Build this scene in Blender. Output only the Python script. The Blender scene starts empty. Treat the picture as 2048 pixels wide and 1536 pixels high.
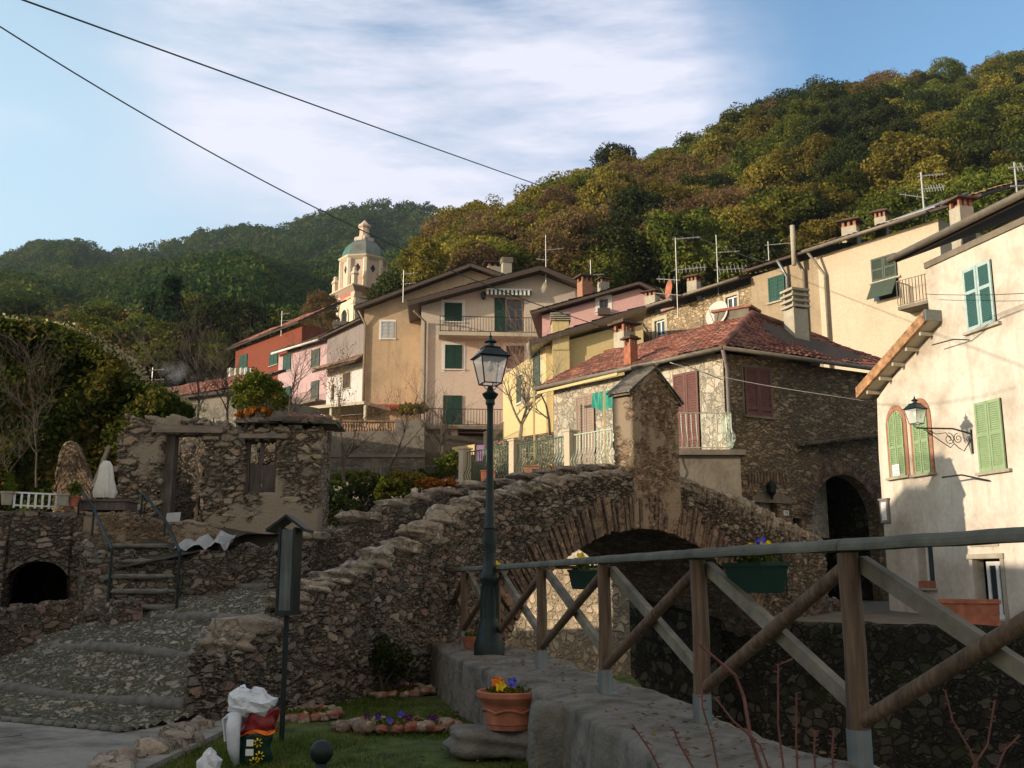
import bpy, math, random
import numpy as np
from mathutils import Vector
from mathutils.geometry import tessellate_polygon
R = math.radians
random.seed(7); rng = np.random.default_rng(7)
S = bpy.context.scene
COL = S.collection
# ------------------------------------------------------------------ camera, sky, sun, exposure
F = 2000.0; TH = math.atan(391 / F); CT, ST = math.cos(TH), math.sin(TH)   # eye at the origin, 1.55 m above the street
cd = bpy.data.cameras.new('camera'); cam = bpy.data.objects.new('camera', cd); COL.objects.link(cam)
cd.sensor_width = 36; cd.lens = 36 * F / 2048; cd.clip_start = 0.1; cd.clip_end = 20000
cam.location = (0, 0, 0); cam.rotation_euler = (math.pi / 2 + TH, 0, 0); S.camera = cam
S.view_settings.view_transform = 'Standard'; S.view_settings.look = 'None'
S.view_settings.exposure = 0.5; S.view_settings.gamma = 1
SUN_EL = R(12.2); TR = Vector((0.935, 0.355, 0)).normalized()      # horizontal direction in which the light travels
sd = Vector((TR.x * math.cos(SUN_EL), TR.y * math.cos(SUN_EL), -math.sin(SUN_EL)))
sl = bpy.data.lights.new('sun', 'SUN'); sl.energy = 3.7; sl.angle = R(0.35); sl.color = (1.0, 0.83, 0.63)
so = bpy.data.objects.new('sun', sl); COL.objects.link(so); so.rotation_euler = sd.to_track_quat('-Z', 'Y').to_euler()
W = bpy.data.worlds.new('World'); S.world = W; W.use_nodes = True


def nd(nt, typ, ins=None, **props):
    n = nt.nodes.new(typ)
    for k, v in props.items(): setattr(n, k, v)
    for k, v in (ins or {}).items():
        s = n.inputs[k]
        if isinstance(v, bpy.types.NodeSocket): nt.links.new(v, s)
        elif isinstance(v, (tuple, list)) and len(v) == 3 and s.type == 'RGBA': s.default_value = (*v, 1)
        else: s.default_value = v
    return n


def math_(nt, op, a, b=0.0, c=None, clamp=False):
    n = nd(nt, 'ShaderNodeMath', {0: a, 1: b}, operation=op, use_clamp=clamp)
    if c is not None:
        if isinstance(c, bpy.types.NodeSocket): nt.links.new(c, n.inputs[2])
        else: n.inputs[2].default_value = c
    return n.outputs[0]


def mix(nt, fac, a, b, mode='MIX'):
    n = nt.nodes.new('ShaderNodeMix'); n.data_type = 'RGBA'; n.blend_type = mode
    for s, v in ((n.inputs[0], fac), (n.inputs[6], a), (n.inputs[7], b)):
        if isinstance(v, bpy.types.NodeSocket): nt.links.new(v, s)
        elif isinstance(v, (tuple, list)): s.default_value = (*v[:3], 1)
        else: s.default_value = v
    return n.outputs[2]


def ramp(nt, fac, stops, interp='LINEAR'):
    n = nt.nodes.new('ShaderNodeValToRGB'); n.color_ramp.interpolation = interp
    el = n.color_ramp.elements
    while len(el) < len(stops): el.new(0.5)
    for e, (p, c) in zip(el, stops):
        e.position = p; e.color = (*c, 1) if isinstance(c, (tuple, list)) else (c, c, c, 1)
    nt.links.new(fac, n.inputs[0]); return n.outputs[0]


def noise(nt, vec, scale, detail=4, rough=0.55):
    n = nd(nt, 'ShaderNodeTexNoise', {'Scale': scale, 'Detail': detail, 'Roughness': rough})
    if vec is not None: nt.links.new(vec, n.inputs['Vector'])
    return n


def build_world():
    nt = W.node_tree; nt.nodes.clear()
    sky = nd(nt, 'ShaderNodeTexSky', sky_type='NISHITA', sun_disc=False)
    sky.sun_elevation = SUN_EL
    sky.sun_rotation = math.atan2(-TR.x, -TR.y)
    sky.altitude = 300; sky.air_density = 1.0; sky.dust_density = 1.2; sky.ozone_density = 2.2
    tc = nd(nt, 'ShaderNodeTexCoord')
    d = tc.outputs['Generated']
    # high thin cloud: a soft band lying across the sky in world directions
    def dirvec(px, py):
        v = Vector(((px - 1024) / F, CT - (768 - py) / F * ST, ST + (768 - py) / F * CT)); return v.normalized()
    def lobe(px, py, r0, r1):
        dt = nd(nt, 'ShaderNodeVectorMath', {0: wv, 1: dirvec(px, py)}, operation='DISTANCE').outputs['Value']
        n = nd(nt, 'ShaderNodeMapRange', {'Value': dt, 'From Min': r0, 'From Max': r1, 'To Min': 1.0, 'To Max': 0.0}, interpolation_type='SMOOTHERSTEP')
        return n.outputs[0]
    mp = nd(nt, 'ShaderNodeMapping', {'Vector': d, 'Rotation': (0.2, R(28), 0.1), 'Scale': (0.8, 1.2, 4.2)})
    n1 = noise(nt, mp.outputs[0], 2.2, 9, 0.6); n2 = noise(nt, mp.outputs[0], 7.0, 8, 0.65)
    wn = noise(nt, d, 3.0, 5)
    off = nd(nt, 'ShaderNodeVectorMath', {0: wn.outputs['Color'], 1: (0.5, 0.5, 0.5)}, operation='SUBTRACT').outputs[0]
    off = nd(nt, 'ShaderNodeVectorMath', {0: off, 'Scale': 0.22}, operation='SCALE').outputs[0]
    wv = nd(nt, 'ShaderNodeVectorMath', {0: d, 1: off}, operation='ADD').outputs[0]
    a = lobe(800, 130, 0.0, 0.36); b = lobe(1060, 320, 0.0, 0.30); c = lobe(600, -60, 0.0, 0.27); e = lobe(1180, 90, 0.0, 0.22)
    m = math_(nt, 'ADD', a, b); m = math_(nt, 'ADD', m, c); m = math_(nt, 'ADD', m, e, clamp=True)
    nn = math_(nt, 'ADD', math_(nt, 'MULTIPLY', n1.outputs[0], 0.9), math_(nt, 'MULTIPLY', n2.outputs[0], 0.45))
    nn = nd(nt, 'ShaderNodeMapRange', {'Value': nn, 'From Min': 0.40, 'From Max': 0.74, 'To Min': 0.05, 'To Max': 1.2}).outputs[0]
    wisps = nd(nt, 'ShaderNodeMapRange', {'Value': n1.outputs[0], 'From Min': 0.56, 'From Max': 0.78, 'To Min': 0.0, 'To Max': 0.30}).outputs[0]
    m = math_(nt, 'MULTIPLY', m, nn, clamp=True); m = math_(nt, 'MAXIMUM', m, wisps)
    skyc = mix(nt, 1.0, sky.outputs[0], (1.15, 1.3, 1.3), 'MULTIPLY')
    skyc = mix(nt, math_(nt, 'MULTIPLY', lobe(-150, 600, 0.05, 0.62), 0.8), skyc, (3.3, 4.4, 5.1))      # bright air towards the low sun
    col = mix(nt, math_(nt, 'MULTIPLY', m, 0.92), skyc, (4.5, 4.5, 5.1))
    dv = nd(nt, 'ShaderNodeVectorMath', {0: d, 1: Vector((0.1, -0.75, 0.65)).normalized()}, operation='DISTANCE').outputs['Value']
    bk = nd(nt, 'ShaderNodeMapRange', {'Value': dv, 'From Min': 0.75, 'From Max': 1.3, 'To Min': 1.0, 'To Max': 0.0}).outputs[0]   # unseen warm cloud added behind the viewer to take blue out of the shade
    col = mix(nt, math_(nt, 'MULTIPLY', bk, 0.85), col, (3.3, 2.95, 2.5))
    bg = nd(nt, 'ShaderNodeBackground', {'Color': col, 'Strength': 0.15})
    nt.links.new(bg.outputs[0], nd(nt, 'ShaderNodeOutputWorld').inputs[0])


build_world()


# ------------------------------------------------------------------ measuring helpers (a sight line met with a plane of the place)
def ray(px, py):
    u = (px - 1024) / F; v = (768 - py) / F
    return (u, CT - v * ST, ST + v * CT)


def P(px, py, Y):
    r = ray(px, py); k = Y / r[1]; return Vector((r[0] * k, Y, r[2] * k))


def G(px, py, z):
    r = ray(px, py); k = z / r[2]; return Vector((r[0] * k, r[1] * k, z))


def plan(px, py, Y):
    p = P(px, py, Y); return (p.x, p.y)


class Fac:
    """vertical plane through two plan points, u runs from a (left) to b (right), o is the distance out towards the viewer"""
    def __init__(s, a, b):
        s.a = Vector((a[0], a[1])); s.b = Vector((b[0], b[1])); s.d = (s.b - s.a).normalized()
        s.n = Vector((s.d.y, -s.d.x)); s.L = (s.b - s.a).length

    def uz(s, px, py, o=0.0):
        r = ray(px, py); a = s.a + s.n * o
        k = (a.x * s.n.x + a.y * s.n.y) / (r[0] * s.n.x + r[1] * s.n.y)
        return ((Vector((r[0] * k, r[1] * k)) - a).dot(s.d), r[2] * k)

    def pt(s, u, z, o=0.0):
        p = s.a + s.d * u + s.n * o; return Vector((p.x, p.y, z))

    def rect(s, x0, y0, x1, y1, o=0.0):
        xm = (x0 + x1) / 2; ym = (y0 + y1) / 2
        return (s.uz(x0, ym, o)[0], s.uz(x1, ym, o)[0], s.uz(xm, y1, o)[1], s.uz(xm, y0, o)[1])   # u0,u1,z0,z1


# ------------------------------------------------------------------ mesh helpers
class MB:
    def __init__(s): s.v = []; s.f = []; s.m = []; s.mi = 0

    def add(s, vs, fs):
        b = len(s.v); s.v += [tuple(v) for v in vs]
        for f in fs: s.f.append([i + b for i in f]); s.m.append(s.mi)

    def hexa(s, p):     # 8 points, bottom 4 then top 4
        s.add(p, [(3, 2, 1, 0), (4, 5, 6, 7), (0, 1, 5, 4), (1, 2, 6, 5), (2, 3, 7, 6), (3, 0, 4, 7)])

    def box(s, x0, x1, y0, y1, z0, z1):
        s.hexa([(x0, y0, z0), (x1, y0, z0), (x1, y1, z0), (x0, y1, z0), (x0, y0, z1), (x1, y0, z1), (x1, y1, z1), (x0, y1, z1)])

    def fbox(s, fc, u0, u1, z0, z1, o0, o1, tilt=0.0):
        t = tilt
        s.hexa([fc.pt(u0, z0, o1), fc.pt(u1, z0, o1), fc.pt(u1, z0, o0), fc.pt(u0, z0, o0),
                fc.pt(u0, z1, o1 + t), fc.pt(u1, z1, o1 + t), fc.pt(u1, z1, o0 + t), fc.pt(u0, z1, o0 + t)])

    def bar(s, p, q, w, h=None, up=(0, 0, 1)):
        p = Vector(p); q = Vector(q); h = w if h is None else h; d = (q - p).normalized(); up = Vector(up)
        if abs(d.dot(up)) > 0.98: up = Vector((1, 0, 0))
        x = d.cross(up).normalized() * w / 2; y = x.cross(d).normalized() * h / 2
        s.hexa([p - x - y, p + x - y, q + x - y, q - x - y, p - x + y, p + x + y, q + x + y, q - x + y])

    def tube(s, pts, r, n=8, cap=True):
        pts = [Vector(p) for p in pts]; rr = r if isinstance(r, (list, tuple)) else [r] * len(pts)
        vs = []; px = None
        for i, p in enumerate(pts):
            d = (pts[min(i + 1, len(pts) - 1)] - pts[max(i - 1, 0)])
            d = d.normalized() if d.length > 1e-9 else Vector((0, 0, 1))
            if px is None:
                up = Vector((0, 0, 1)) if abs(d.z) < 0.9 else Vector((1, 0, 0)); x = d.cross(up).normalized()
            else:
                x = (px - d * px.dot(d)).normalized()
            px = x; y = d.cross(x)
            for k in range(n):
                a = 2 * math.pi * k / n; vs.append(p + (x * math.cos(a) + y * math.sin(a)) * rr[i])
        fs = []
        for i in range(len(pts) - 1):
            for k in range(n):
                fs.append((i * n + k, i * n + (k + 1) % n, (i + 1) * n + (k + 1) % n, (i + 1) * n + k))
        if cap: fs += [tuple(range(n))[::-1], tuple(range((len(pts) - 1) * n, len(pts) * n))]
        s.add(vs, fs)

    def lathe(s, c, prof, n=20, rot=0.0, sq=None):
        vs = []; c = Vector(c)
        for r, z in prof:
            for k in range(n):
                a = 2 * math.pi * k / n + rot; vs.append(c + Vector((r * math.cos(a), r * math.sin(a), z)))
        m = len(prof); fs = [(i * n + k, i * n + (k + 1) % n, (i + 1) * n + (k + 1) % n, (i + 1) * n + k) for i in range(m - 1) for k in range(n)]
        if prof[0][0] > 1e-6: fs.append(tuple(range(n))[::-1])
        if prof[-1][0] > 1e-6: fs.append(tuple(range((m - 1) * n, m * n)))
        s.add(vs, fs)

    def poly(s, pts): s.add(pts, [tuple(range(len(pts)))])

    def slab(s, pts, t):    # polygon with thickness straight down
        n = len(pts); top = [Vector(p) for p in pts]; bot = [p - Vector((0, 0, t)) for p in top]
        s.add(top + bot, [tuple(range(n)), tuple(range(2 * n - 1, n - 1, -1))] + [(i, i + n, (i + 1) % n + n, (i + 1) % n) for i in range(n)])

    def lump(s, c, r, seed=0, sub=8, rough=0.14, power=3.0, rotz=0.0):   # rounded stone
        rs = random.Random(seed); ph = [rs.uniform(0, 6.28) for _ in range(6)]; vs = []
        c = Vector(c); n = sub * 2
        ca, sa = math.cos(rotz), math.sin(rotz)
        for i in range(sub + 1):
            t = math.pi * i / sub
            for k in range(n):
                a = 2 * math.pi * k / n
                x, y, z = math.sin(t) * math.cos(a), math.sin(t) * math.sin(a), math.cos(t)
                q = (abs(x) ** power + abs(y) ** power + abs(z) ** power) ** (-1 / power)
                q *= 1 + rough * (math.sin(2.3 * x * 2 + ph[0]) * math.sin(2.1 * y * 2 + ph[1]) + 0.6 * math.sin(3.7 * z * 2 + ph[2] + x * 3) + 0.35 * math.sin(9 * y + ph[3]) * math.sin(8 * x + ph[4]))
                X, Y, Z = x * q * r[0], y * q * r[1], z * q * r[2]
                vs.append(c + Vector((X * ca - Y * sa, X * sa + Y * ca, Z)))
        s.add(vs, [(i * n + k, (i + 1) * n + k, (i + 1) * n + (k + 1) % n, i * n + (k + 1) % n) for i in range(sub) for k in range(n)])


def mesh_obj(name, v, f, mats, parent=None, smooth=False, base=None, mi=None):
    v = np.array([tuple(p) for p in v], dtype=np.float64).reshape(-1, 3) if not isinstance(v, np.ndarray) else v.astype(np.float64)
    if parent is not None: o0 = Vector(parent['_o'])
    elif base is not None: o0 = Vector(base)
    else: o0 = Vector(((v[:, 0].min() + v[:, 0].max()) / 2, (v[:, 1].min() + v[:, 1].max()) / 2, v[:, 2].min()))
    v = v - np.array(o0)
    me = bpy.data.meshes.new(name)
    if isinstance(f, np.ndarray):
        n, k = f.shape
        me.vertices.add(len(v)); me.vertices.foreach_set('co', v.astype(np.float32).ravel())
        me.loops.add(n * k); me.loops.foreach_set('vertex_index', f.astype(np.int32).ravel())
        me.polygons.add(n); me.polygons.foreach_set('loop_start', np.arange(0, n * k, k, dtype=np.int32))
        me.update(calc_edges=True)
    else:
        me.from_pydata(v.tolist(), [], f); me.update()
    for m in (mats if isinstance(mats, (list, tuple)) else [mats]): me.materials.append(m)
    if mi is not None: me.polygons.foreach_set('material_index', np.array(mi, dtype=np.int32))
    if smooth: me.polygons.foreach_set('use_smooth', np.ones(len(me.polygons), dtype=bool))
    o = bpy.data.objects.new(name, me); COL.objects.link(o)
    o['_o'] = tuple(o0)
    if parent is not None: o.parent = parent
    else: o.location = o0
    return o


def ob(name, mb, mats, parent=None, smooth=False, **kw):
    multi = isinstance(mats, (list, tuple)) and len(mats) > 1
    o = mesh_obj(name, mb.v, mb.f, mats, parent, smooth, mi=mb.m if multi else None)
    for k, v in kw.items(): o[k] = v
    return o


def tag(o, label, cat=None, group=None):
    o['label'] = label
    if cat: o['category'] = cat
    if group: o['group'] = group
    return o


def thing(name, label, cat, loc, group=None):
    o = bpy.data.objects.new(name, None); COL.objects.link(o); o.location = loc; o['_o'] = tuple(loc); o.empty_display_size = 0.2
    return tag(o, label, cat, group)


def struct(o): o['kind'] = 'structure'; return o


def stuff(o): o['kind'] = 'stuff'; return o


def autosmooth(o, ang=40):
    for p in o.data.polygons: p.use_smooth = True
    try: o.data.set_sharp_from_angle(angle=R(ang))
    except Exception: pass
    return o


# ------------------------------------------------------------------ materials
def newmat(name):
    m = bpy.data.materials.new(name); m.use_nodes = True; nt = m.node_tree; nt.nodes.clear()
    out = nd(nt, 'ShaderNodeOutputMaterial'); bs = nd(nt, 'ShaderNodeBsdfPrincipled', {'Roughness': 0.85})
    bs.inputs['Specular IOR Level'].default_value = 0.25
    nt.links.new(bs.outputs[0], out.inputs[0]); return m, nt, bs, out


def simple(name, col, rough=0.6, metal=0.0, var=0.15, scale=8, bump=0.0, spec=0.3):
    m, nt, bs, out = newmat(name); tc = nd(nt, 'ShaderNodeTexCoord')
    n = noise(nt, tc.outputs['Object'], scale, 5)
    f = ramp(nt, n.outputs[0], [(0.3, 1 - var), (0.7, 1 + var)])
    nt.links.new(mix(nt, 1.0, col, f, 'MULTIPLY'), bs.inputs['Base Color'])
    bs.inputs['Roughness'].default_value = rough; bs.inputs['Metallic'].default_value = metal; bs.inputs['Specular IOR Level'].default_value = spec
    if bump:
        b = nd(nt, 'ShaderNodeBump', {'Strength': bump, 'Distance': 0.02, 'Height': noise(nt, tc.outputs['Object'], scale * 5, 6).outputs[0]})
        nt.links.new(b.outputs[0], bs.inputs['Normal'])
    return m


def plaster(name, col, stain=(0.25, 0.2, 0.15), amt=0.5, scale=0.5, bump=0.25, streak=True):
    m, nt, bs, out = newmat(name); tc = nd(nt, 'ShaderNodeTexCoord'); o = tc.outputs['Object']
    big = noise(nt, o, scale, 6, 0.65).outputs[0]; fine = noise(nt, o, 9, 6, 0.6).outputs[0]
    mp = nd(nt, 'ShaderNodeMapping', {'Vector': o, 'Scale': (2.2, 2.2, 0.22)})
    st = noise(nt, mp.outputs[0], 1.6, 5, 0.6).outputs[0]
    f1 = ramp(nt, big, [(0.44, 0.0), (0.66, 1.0)])
    f2 = ramp(nt, st, [(0.48, 0.0), (0.68, 1.0)])
    f = math_(nt, 'MAXIMUM', math_(nt, 'MULTIPLY', f1, amt), math_(nt, 'MULTIPLY', f2, amt * (0.6 if streak else 0)))
    c = mix(nt, f, col, stain)
    c = mix(nt, 1.0, c, ramp(nt, fine, [(0.3, 0.9), (0.7, 1.06)]), 'MULTIPLY')
    nt.links.new(c, bs.inputs['Base Color'])
    h = math_(nt, 'ADD', fine, math_(nt, 'MULTIPLY', big, 1.5))
    b = nd(nt, 'ShaderNodeBump', {'Strength': bump, 'Distance': 0.04, 'Height': h}); nt.links.new(b.outputs[0], bs.inputs['Normal'])
    bs.inputs['Roughness'].default_value = 0.92; bs.inputs['Specular IOR Level'].default_value = 0.1
    return m


def masonry(name, cols, mortar, scale=4.0, flat=2.0, disp=0.0, mort_w=0.06, moss=0.0, bump=1.0, warp=0.25, mossc=(0.045, 0.06, 0.015), plasterpatch=None):
    """irregular fieldstones bedded in mortar; real displacement when disp > 0"""
    m, nt, bs, out = newmat(name); tc = nd(nt, 'ShaderNodeTexCoord'); o = tc.outputs['Object']
    wn = noise(nt, o, scale * 0.8, 3)
    w = nd(nt, 'ShaderNodeVectorMath', {0: wn.outputs['Color'], 1: (0.5, 0.5, 0.5)}, operation='SUBTRACT').outputs[0]
    w = nd(nt, 'ShaderNodeVectorMath', {0: w, 'Scale': warp / scale * 4}, operation='SCALE').outputs[0]
    v = nd(nt, 'ShaderNodeVectorMath', {0: o, 1: w}, operation='ADD').outputs[0]
    mp = nd(nt, 'ShaderNodeMapping', {'Vector': v, 'Scale': (scale, scale, scale * flat)}).outputs[0]
    vc = nd(nt, 'ShaderNodeTexVoronoi', {'Vector': mp, 'Scale': 1.0, 'Randomness': 0.95}, feature='F1')
    ve = nd(nt, 'ShaderNodeTexVoronoi', {'Vector': mp, 'Scale': 1.0, 'Randomness': 0.95}, feature='DISTANCE_TO_EDGE')
    vc2 = nd(nt, 'ShaderNodeTexVoronoi', {'Vector': mp, 'Scale': 1.9, 'Randomness': 1.0}, feature='F1')
    ve2 = nd(nt, 'ShaderNodeTexVoronoi', {'Vector': mp, 'Scale': 1.9, 'Randomness': 1.0}, feature='DISTANCE_TO_EDGE')
    s1 = nd(nt, 'ShaderNodeSeparateColor', {'Color': vc.outputs['Color']}); s2 = nd(nt, 'ShaderNodeSeparateColor', {'Color': vc2.outputs['Color']})
    small = math_(nt, 'GREATER_THAN', s1.outputs[2], 0.52)       # some big stones are replaced by several small ones
    rr = math_(nt, 'FRACT', math_(nt, 'ADD', s1.outputs[0], math_(nt, 'MULTIPLY', small, s2.outputs[0])))
    gg = math_(nt, 'FRACT', math_(nt, 'ADD', s1.outputs[1], math_(nt, 'MULTIPLY', small, s2.outputs[1])))
    edge = math_(nt, 'MINIMUM', ve.outputs['Distance'], math_(nt, 'ADD', math_(nt, 'MULTIPLY', ve2.outputs['Distance'], 0.7), math_(nt, 'MULTIPLY', math_(nt, 'SUBTRACT', 1.0, small), 9.0)))
    edge = math_(nt, 'ADD', edge, math_(nt, 'MULTIPLY', math_(nt, 'SUBTRACT', noise(nt, o, scale * 4, 3).outputs[0], 0.5), 0.06))
    n = len(cols); stone = ramp(nt, rr, [(i / n, c) for i, c in enumerate(cols)], 'CONSTANT')
    hue = noise(nt, o, 0.45, 3).outputs[0]; stone = mix(nt, ramp(nt, hue, [(0.4, 0.0), (0.65, 0.25)]), stone, mix(nt, 1.0, stone, (1.25, 0.95, 0.78), 'MULTIPLY'))
    fine = noise(nt, o, scale * 6, 6, 0.65).outputs[0]; big = noise(nt, o, 0.9, 5, 0.6).outputs[0]
    stone = mix(nt, 1.0, stone, ramp(nt, fine, [(0.25, 0.6), (0.75, 1.35)]), 'MULTIPLY')
    e = nd(nt, 'ShaderNodeMapRange', {'Value': edge, 'From Min': mort_w * 0.25, 'From Max': mort_w * 1.7}, interpolation_type='SMOOTHSTEP').outputs[0]
    c = mix(nt, e, mix(nt, 1.0, mortar, ramp(nt, fine, [(0.3, 0.7), (0.7, 1.3)]), 'MULTIPLY'), stone)
    c = mix(nt, 1.0, c, ramp(nt, big, [(0.3, 0.75), (0.7, 1.2)]), 'MULTIPLY')
    if moss:
        mn = noise(nt, o, 1.7, 7, 0.7).outputs[0]
        c = mix(nt, math_(nt, 'MULTIPLY', ramp(nt, mn, [(0.53, 0.0), (0.66, 1.0)]), moss), c, mossc)
    if plasterpatch:
        pn = noise(nt, o, 0.7, 6, 0.65).outputs[0]; pf = ramp(nt, pn, [(0.5, 0.0), (0.56, 1.0)]); c = mix(nt, pf, c, plasterpatch)
    nt.links.new(c, bs.inputs['Base Color'])
    h = math_(nt, 'MULTIPLY', e, math_(nt, 'ADD', 0.55, math_(nt, 'MULTIPLY', gg, 0.6)))
    h = math_(nt, 'ADD', h, math_(nt, 'MULTIPLY', fine, 0.35))
    if plasterpatch: h = math_(nt, 'ADD', math_(nt, 'MULTIPLY', h, math_(nt, 'SUBTRACT', 1.0, pf)), math_(nt, 'MULTIPLY', pf, math_(nt, 'ADD', math_(nt, 'MULTIPLY', fine, 0.3), 0.8)))
    if disp:
        dn = nd(nt, 'ShaderNodeDisplacement', {'Height': h, 'Midlevel': 0.6, 'Scale': disp}); nt.links.new(dn.outputs[0], out.inputs['Displacement'])
        m.displacement_method = 'BOTH'
    else:
        b = nd(nt, 'ShaderNodeBump', {'Strength': bump, 'Distance': 0.06, 'Height': h}); nt.links.new(b.outputs[0], bs.inputs['Normal'])
    bs.inputs['Roughness'].default_value = 0.95; bs.inputs['Specular IOR Level'].default_value = 0.12
    return m


def woodmat(name, col, dark, axis='Z', scale=6, rough=0.75):
    m, nt, bs, out = newmat(name); tc = nd(nt, 'ShaderNodeTexCoord')
    sc = {'Z': (9, 9, 0.7), 'X': (0.7, 9, 9), 'N': (3, 3, 3)}[axis]
    mp = nd(nt, 'ShaderNodeMapping', {'Vector': tc.outputs['Object'], 'Scale': sc})
    n = noise(nt, mp.outputs[0], scale * 0.6, 7, 0.65).outputs[0]; n2 = noise(nt, tc.outputs['Object'], 2.2, 4).outputs[0]
    c = mix(nt, ramp(nt, n, [(0.35, 0.0), (0.68, 1.0)]), dark, col)
    c = mix(nt, 1.0, c, ramp(nt, n2, [(0.3, 0.72), (0.7, 1.25)]), 'MULTIPLY')
    nt.links.new(c, bs.inputs['Base Color']); bs.inputs['Roughness'].default_value = rough
    b = nd(nt, 'ShaderNodeBump', {'Strength': 0.5, 'Distance': 0.01, 'Height': n}); nt.links.new(b.outputs[0], bs.inputs['Normal'])
    return m


def tilemat(name, cols, moss=0.3):
    m, nt, bs, out = newmat(name); tc = nd(nt, 'ShaderNodeTexCoord'); o = tc.outputs['Object']
    v = nd(nt, 'ShaderNodeTexVoronoi', {'Vector': o, 'Scale': 3.2}, feature='F1')
    sep = nd(nt, 'ShaderNodeSeparateColor', {'Color': v.outputs['Color']}).outputs[0]
    c = ramp(nt, sep, [(i / len(cols), k) for i, k in enumerate(cols)], 'CONSTANT')
    n = noise(nt, o, 14, 6, 0.7).outputs[0]; g = noise(nt, o, 1.3, 6, 0.65).outputs[0]
    c = mix(nt, 1.0, c, ramp(nt, n, [(0.25, 0.6), (0.75, 1.3)]), 'MULTIPLY')
    c = mix(nt, math_(nt, 'MULTIPLY', ramp(nt, g, [(0.5, 0.0), (0.7, 1.0)]), moss), c, (0.09, 0.075, 0.055))
    nt.links.new(c, bs.inputs['Base Color']); bs.inputs['Roughness'].default_value = 0.9
    b = nd(nt, 'ShaderNodeBump', {'Strength': 0.4, 'Distance': 0.02, 'Height': n}); nt.links.new(b.outputs[0], bs.inputs['Normal'])
    return m


def leafmat(name, c1, c2, c3=None, trans=0.35, scale=0.6, rnd=0.25):
    m, nt, bs, out = newmat(name); nt.nodes.remove(bs); tc = nd(nt, 'ShaderNodeTexCoord'); oi = nd(nt, 'ShaderNodeObjectInfo')
    geo = nd(nt, 'ShaderNodeNewGeometry')
    n = noise(nt, tc.outputs['Object'], scale, 4).outputs[0]
    st = [(0.34, c1), (0.58, c2)] + ([(0.74, c3)] if c3 else [])
    c = ramp(nt, math_(nt, 'ADD', n, math_(nt, 'MULTIPLY', math_(nt, 'SUBTRACT', geo.outputs['Random Per Island'], 0.5), 0.34)), st)
    hs = nd(nt, 'ShaderNodeHueSaturation', {'Color': c})
    nt.links.new(math_(nt, 'ADD', 0.5, math_(nt, 'MULTIPLY', math_(nt, 'SUBTRACT', oi.outputs['Random'], 0.5), 0.018 * rnd * 4)), hs.inputs['Hue'])
    nt.links.new(math_(nt, 'ADD', 1 - rnd, math_(nt, 'MULTIPLY', oi.outputs['Random'], rnd * 2)), hs.inputs['Value'])
    d = nd(nt, 'ShaderNodeBsdfDiffuse', {'Color': hs.outputs[0]}); t = nd(nt, 'ShaderNodeBsdfTranslucent', {'Color': hs.outputs[0]})
    ms = nd(nt, 'ShaderNodeMixShader', {0: trans, 1: d.outputs[0], 2: t.outputs[0]}); nt.links.new(ms.outputs[0], out.inputs[0])
    return m


def glassmat(name, col=(0.03, 0.04, 0.05), rough=0.08):
    m, nt, bs, out = newmat(name); bs.inputs['Base Color'].default_value = (*col, 1); bs.inputs['Roughness'].default_value = rough
    bs.inputs['Specular IOR Level'].default_value = 0.7; return m


def clearglass(name, col=(0.9, 0.95, 0.95)):
    m, nt, bs, out = newmat(name); bs.inputs['Base Color'].default_value = (*col, 1); bs.inputs['Roughness'].default_value = 0.12
    bs.inputs['Alpha'].default_value = 0.38; bs.inputs['Specular IOR Level'].default_value = 0.8; return m


ST_COLS = [(0.2, 0.155, 0.125), (0.28, 0.235, 0.185), (0.15, 0.125, 0.105), (0.235, 0.19, 0.15), (0.34, 0.285, 0.225), (0.2, 0.18, 0.16), (0.26, 0.18, 0.14), (0.17, 0.16, 0.13), (0.24, 0.215, 0.175)]
M = {}
M['bridge'] = masonry('bridge_fieldstone', ST_COLS, (0.11, 0.088, 0.066), 5.6, 2.0, 0.06, 0.06, 0.3)
M['voussoir'] = masonry('voussoir_slate', [(0.17, 0.12, 0.09), (0.24, 0.17, 0.12), (0.13, 0.095, 0.075), (0.29, 0.2, 0.15)], (0.09, 0.07, 0.05), 5.0, 1.0, 0, 0.02, 0.3, 0.6)
M['rubble'] = masonry('rubble_wall', ST_COLS, (0.11, 0.088, 0.066), 5.2, 2.1, 0.055, 0.06, 0.35)
M['coping'] = masonry('coping_stone', [(0.31, 0.265, 0.21), (0.37, 0.32, 0.255), (0.26, 0.22, 0.175), (0.3, 0.245, 0.19)], (0.27, 0.23, 0.18), 3.5, 1.2, 0, 0.03, 0.25, 0.8)
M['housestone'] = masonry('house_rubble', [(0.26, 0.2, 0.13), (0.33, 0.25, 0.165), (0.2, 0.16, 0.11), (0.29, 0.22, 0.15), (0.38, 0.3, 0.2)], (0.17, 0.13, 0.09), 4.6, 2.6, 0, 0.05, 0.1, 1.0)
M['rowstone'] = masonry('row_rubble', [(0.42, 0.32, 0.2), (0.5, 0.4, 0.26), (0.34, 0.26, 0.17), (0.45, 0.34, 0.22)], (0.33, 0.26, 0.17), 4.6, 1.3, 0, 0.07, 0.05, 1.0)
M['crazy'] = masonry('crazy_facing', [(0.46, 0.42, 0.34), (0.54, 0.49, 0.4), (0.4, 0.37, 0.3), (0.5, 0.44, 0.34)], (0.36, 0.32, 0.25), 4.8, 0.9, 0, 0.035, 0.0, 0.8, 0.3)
M['pebble'] = masonry('bank_wall_stone', [(0.4, 0.32, 0.22), (0.5, 0.41, 0.29), (0.3, 0.25, 0.18), (0.45, 0.36, 0.26)], (0.3, 0.24, 0.17), 3.4, 1.2, 0, 0.08, 0.12, 1.0)
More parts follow.
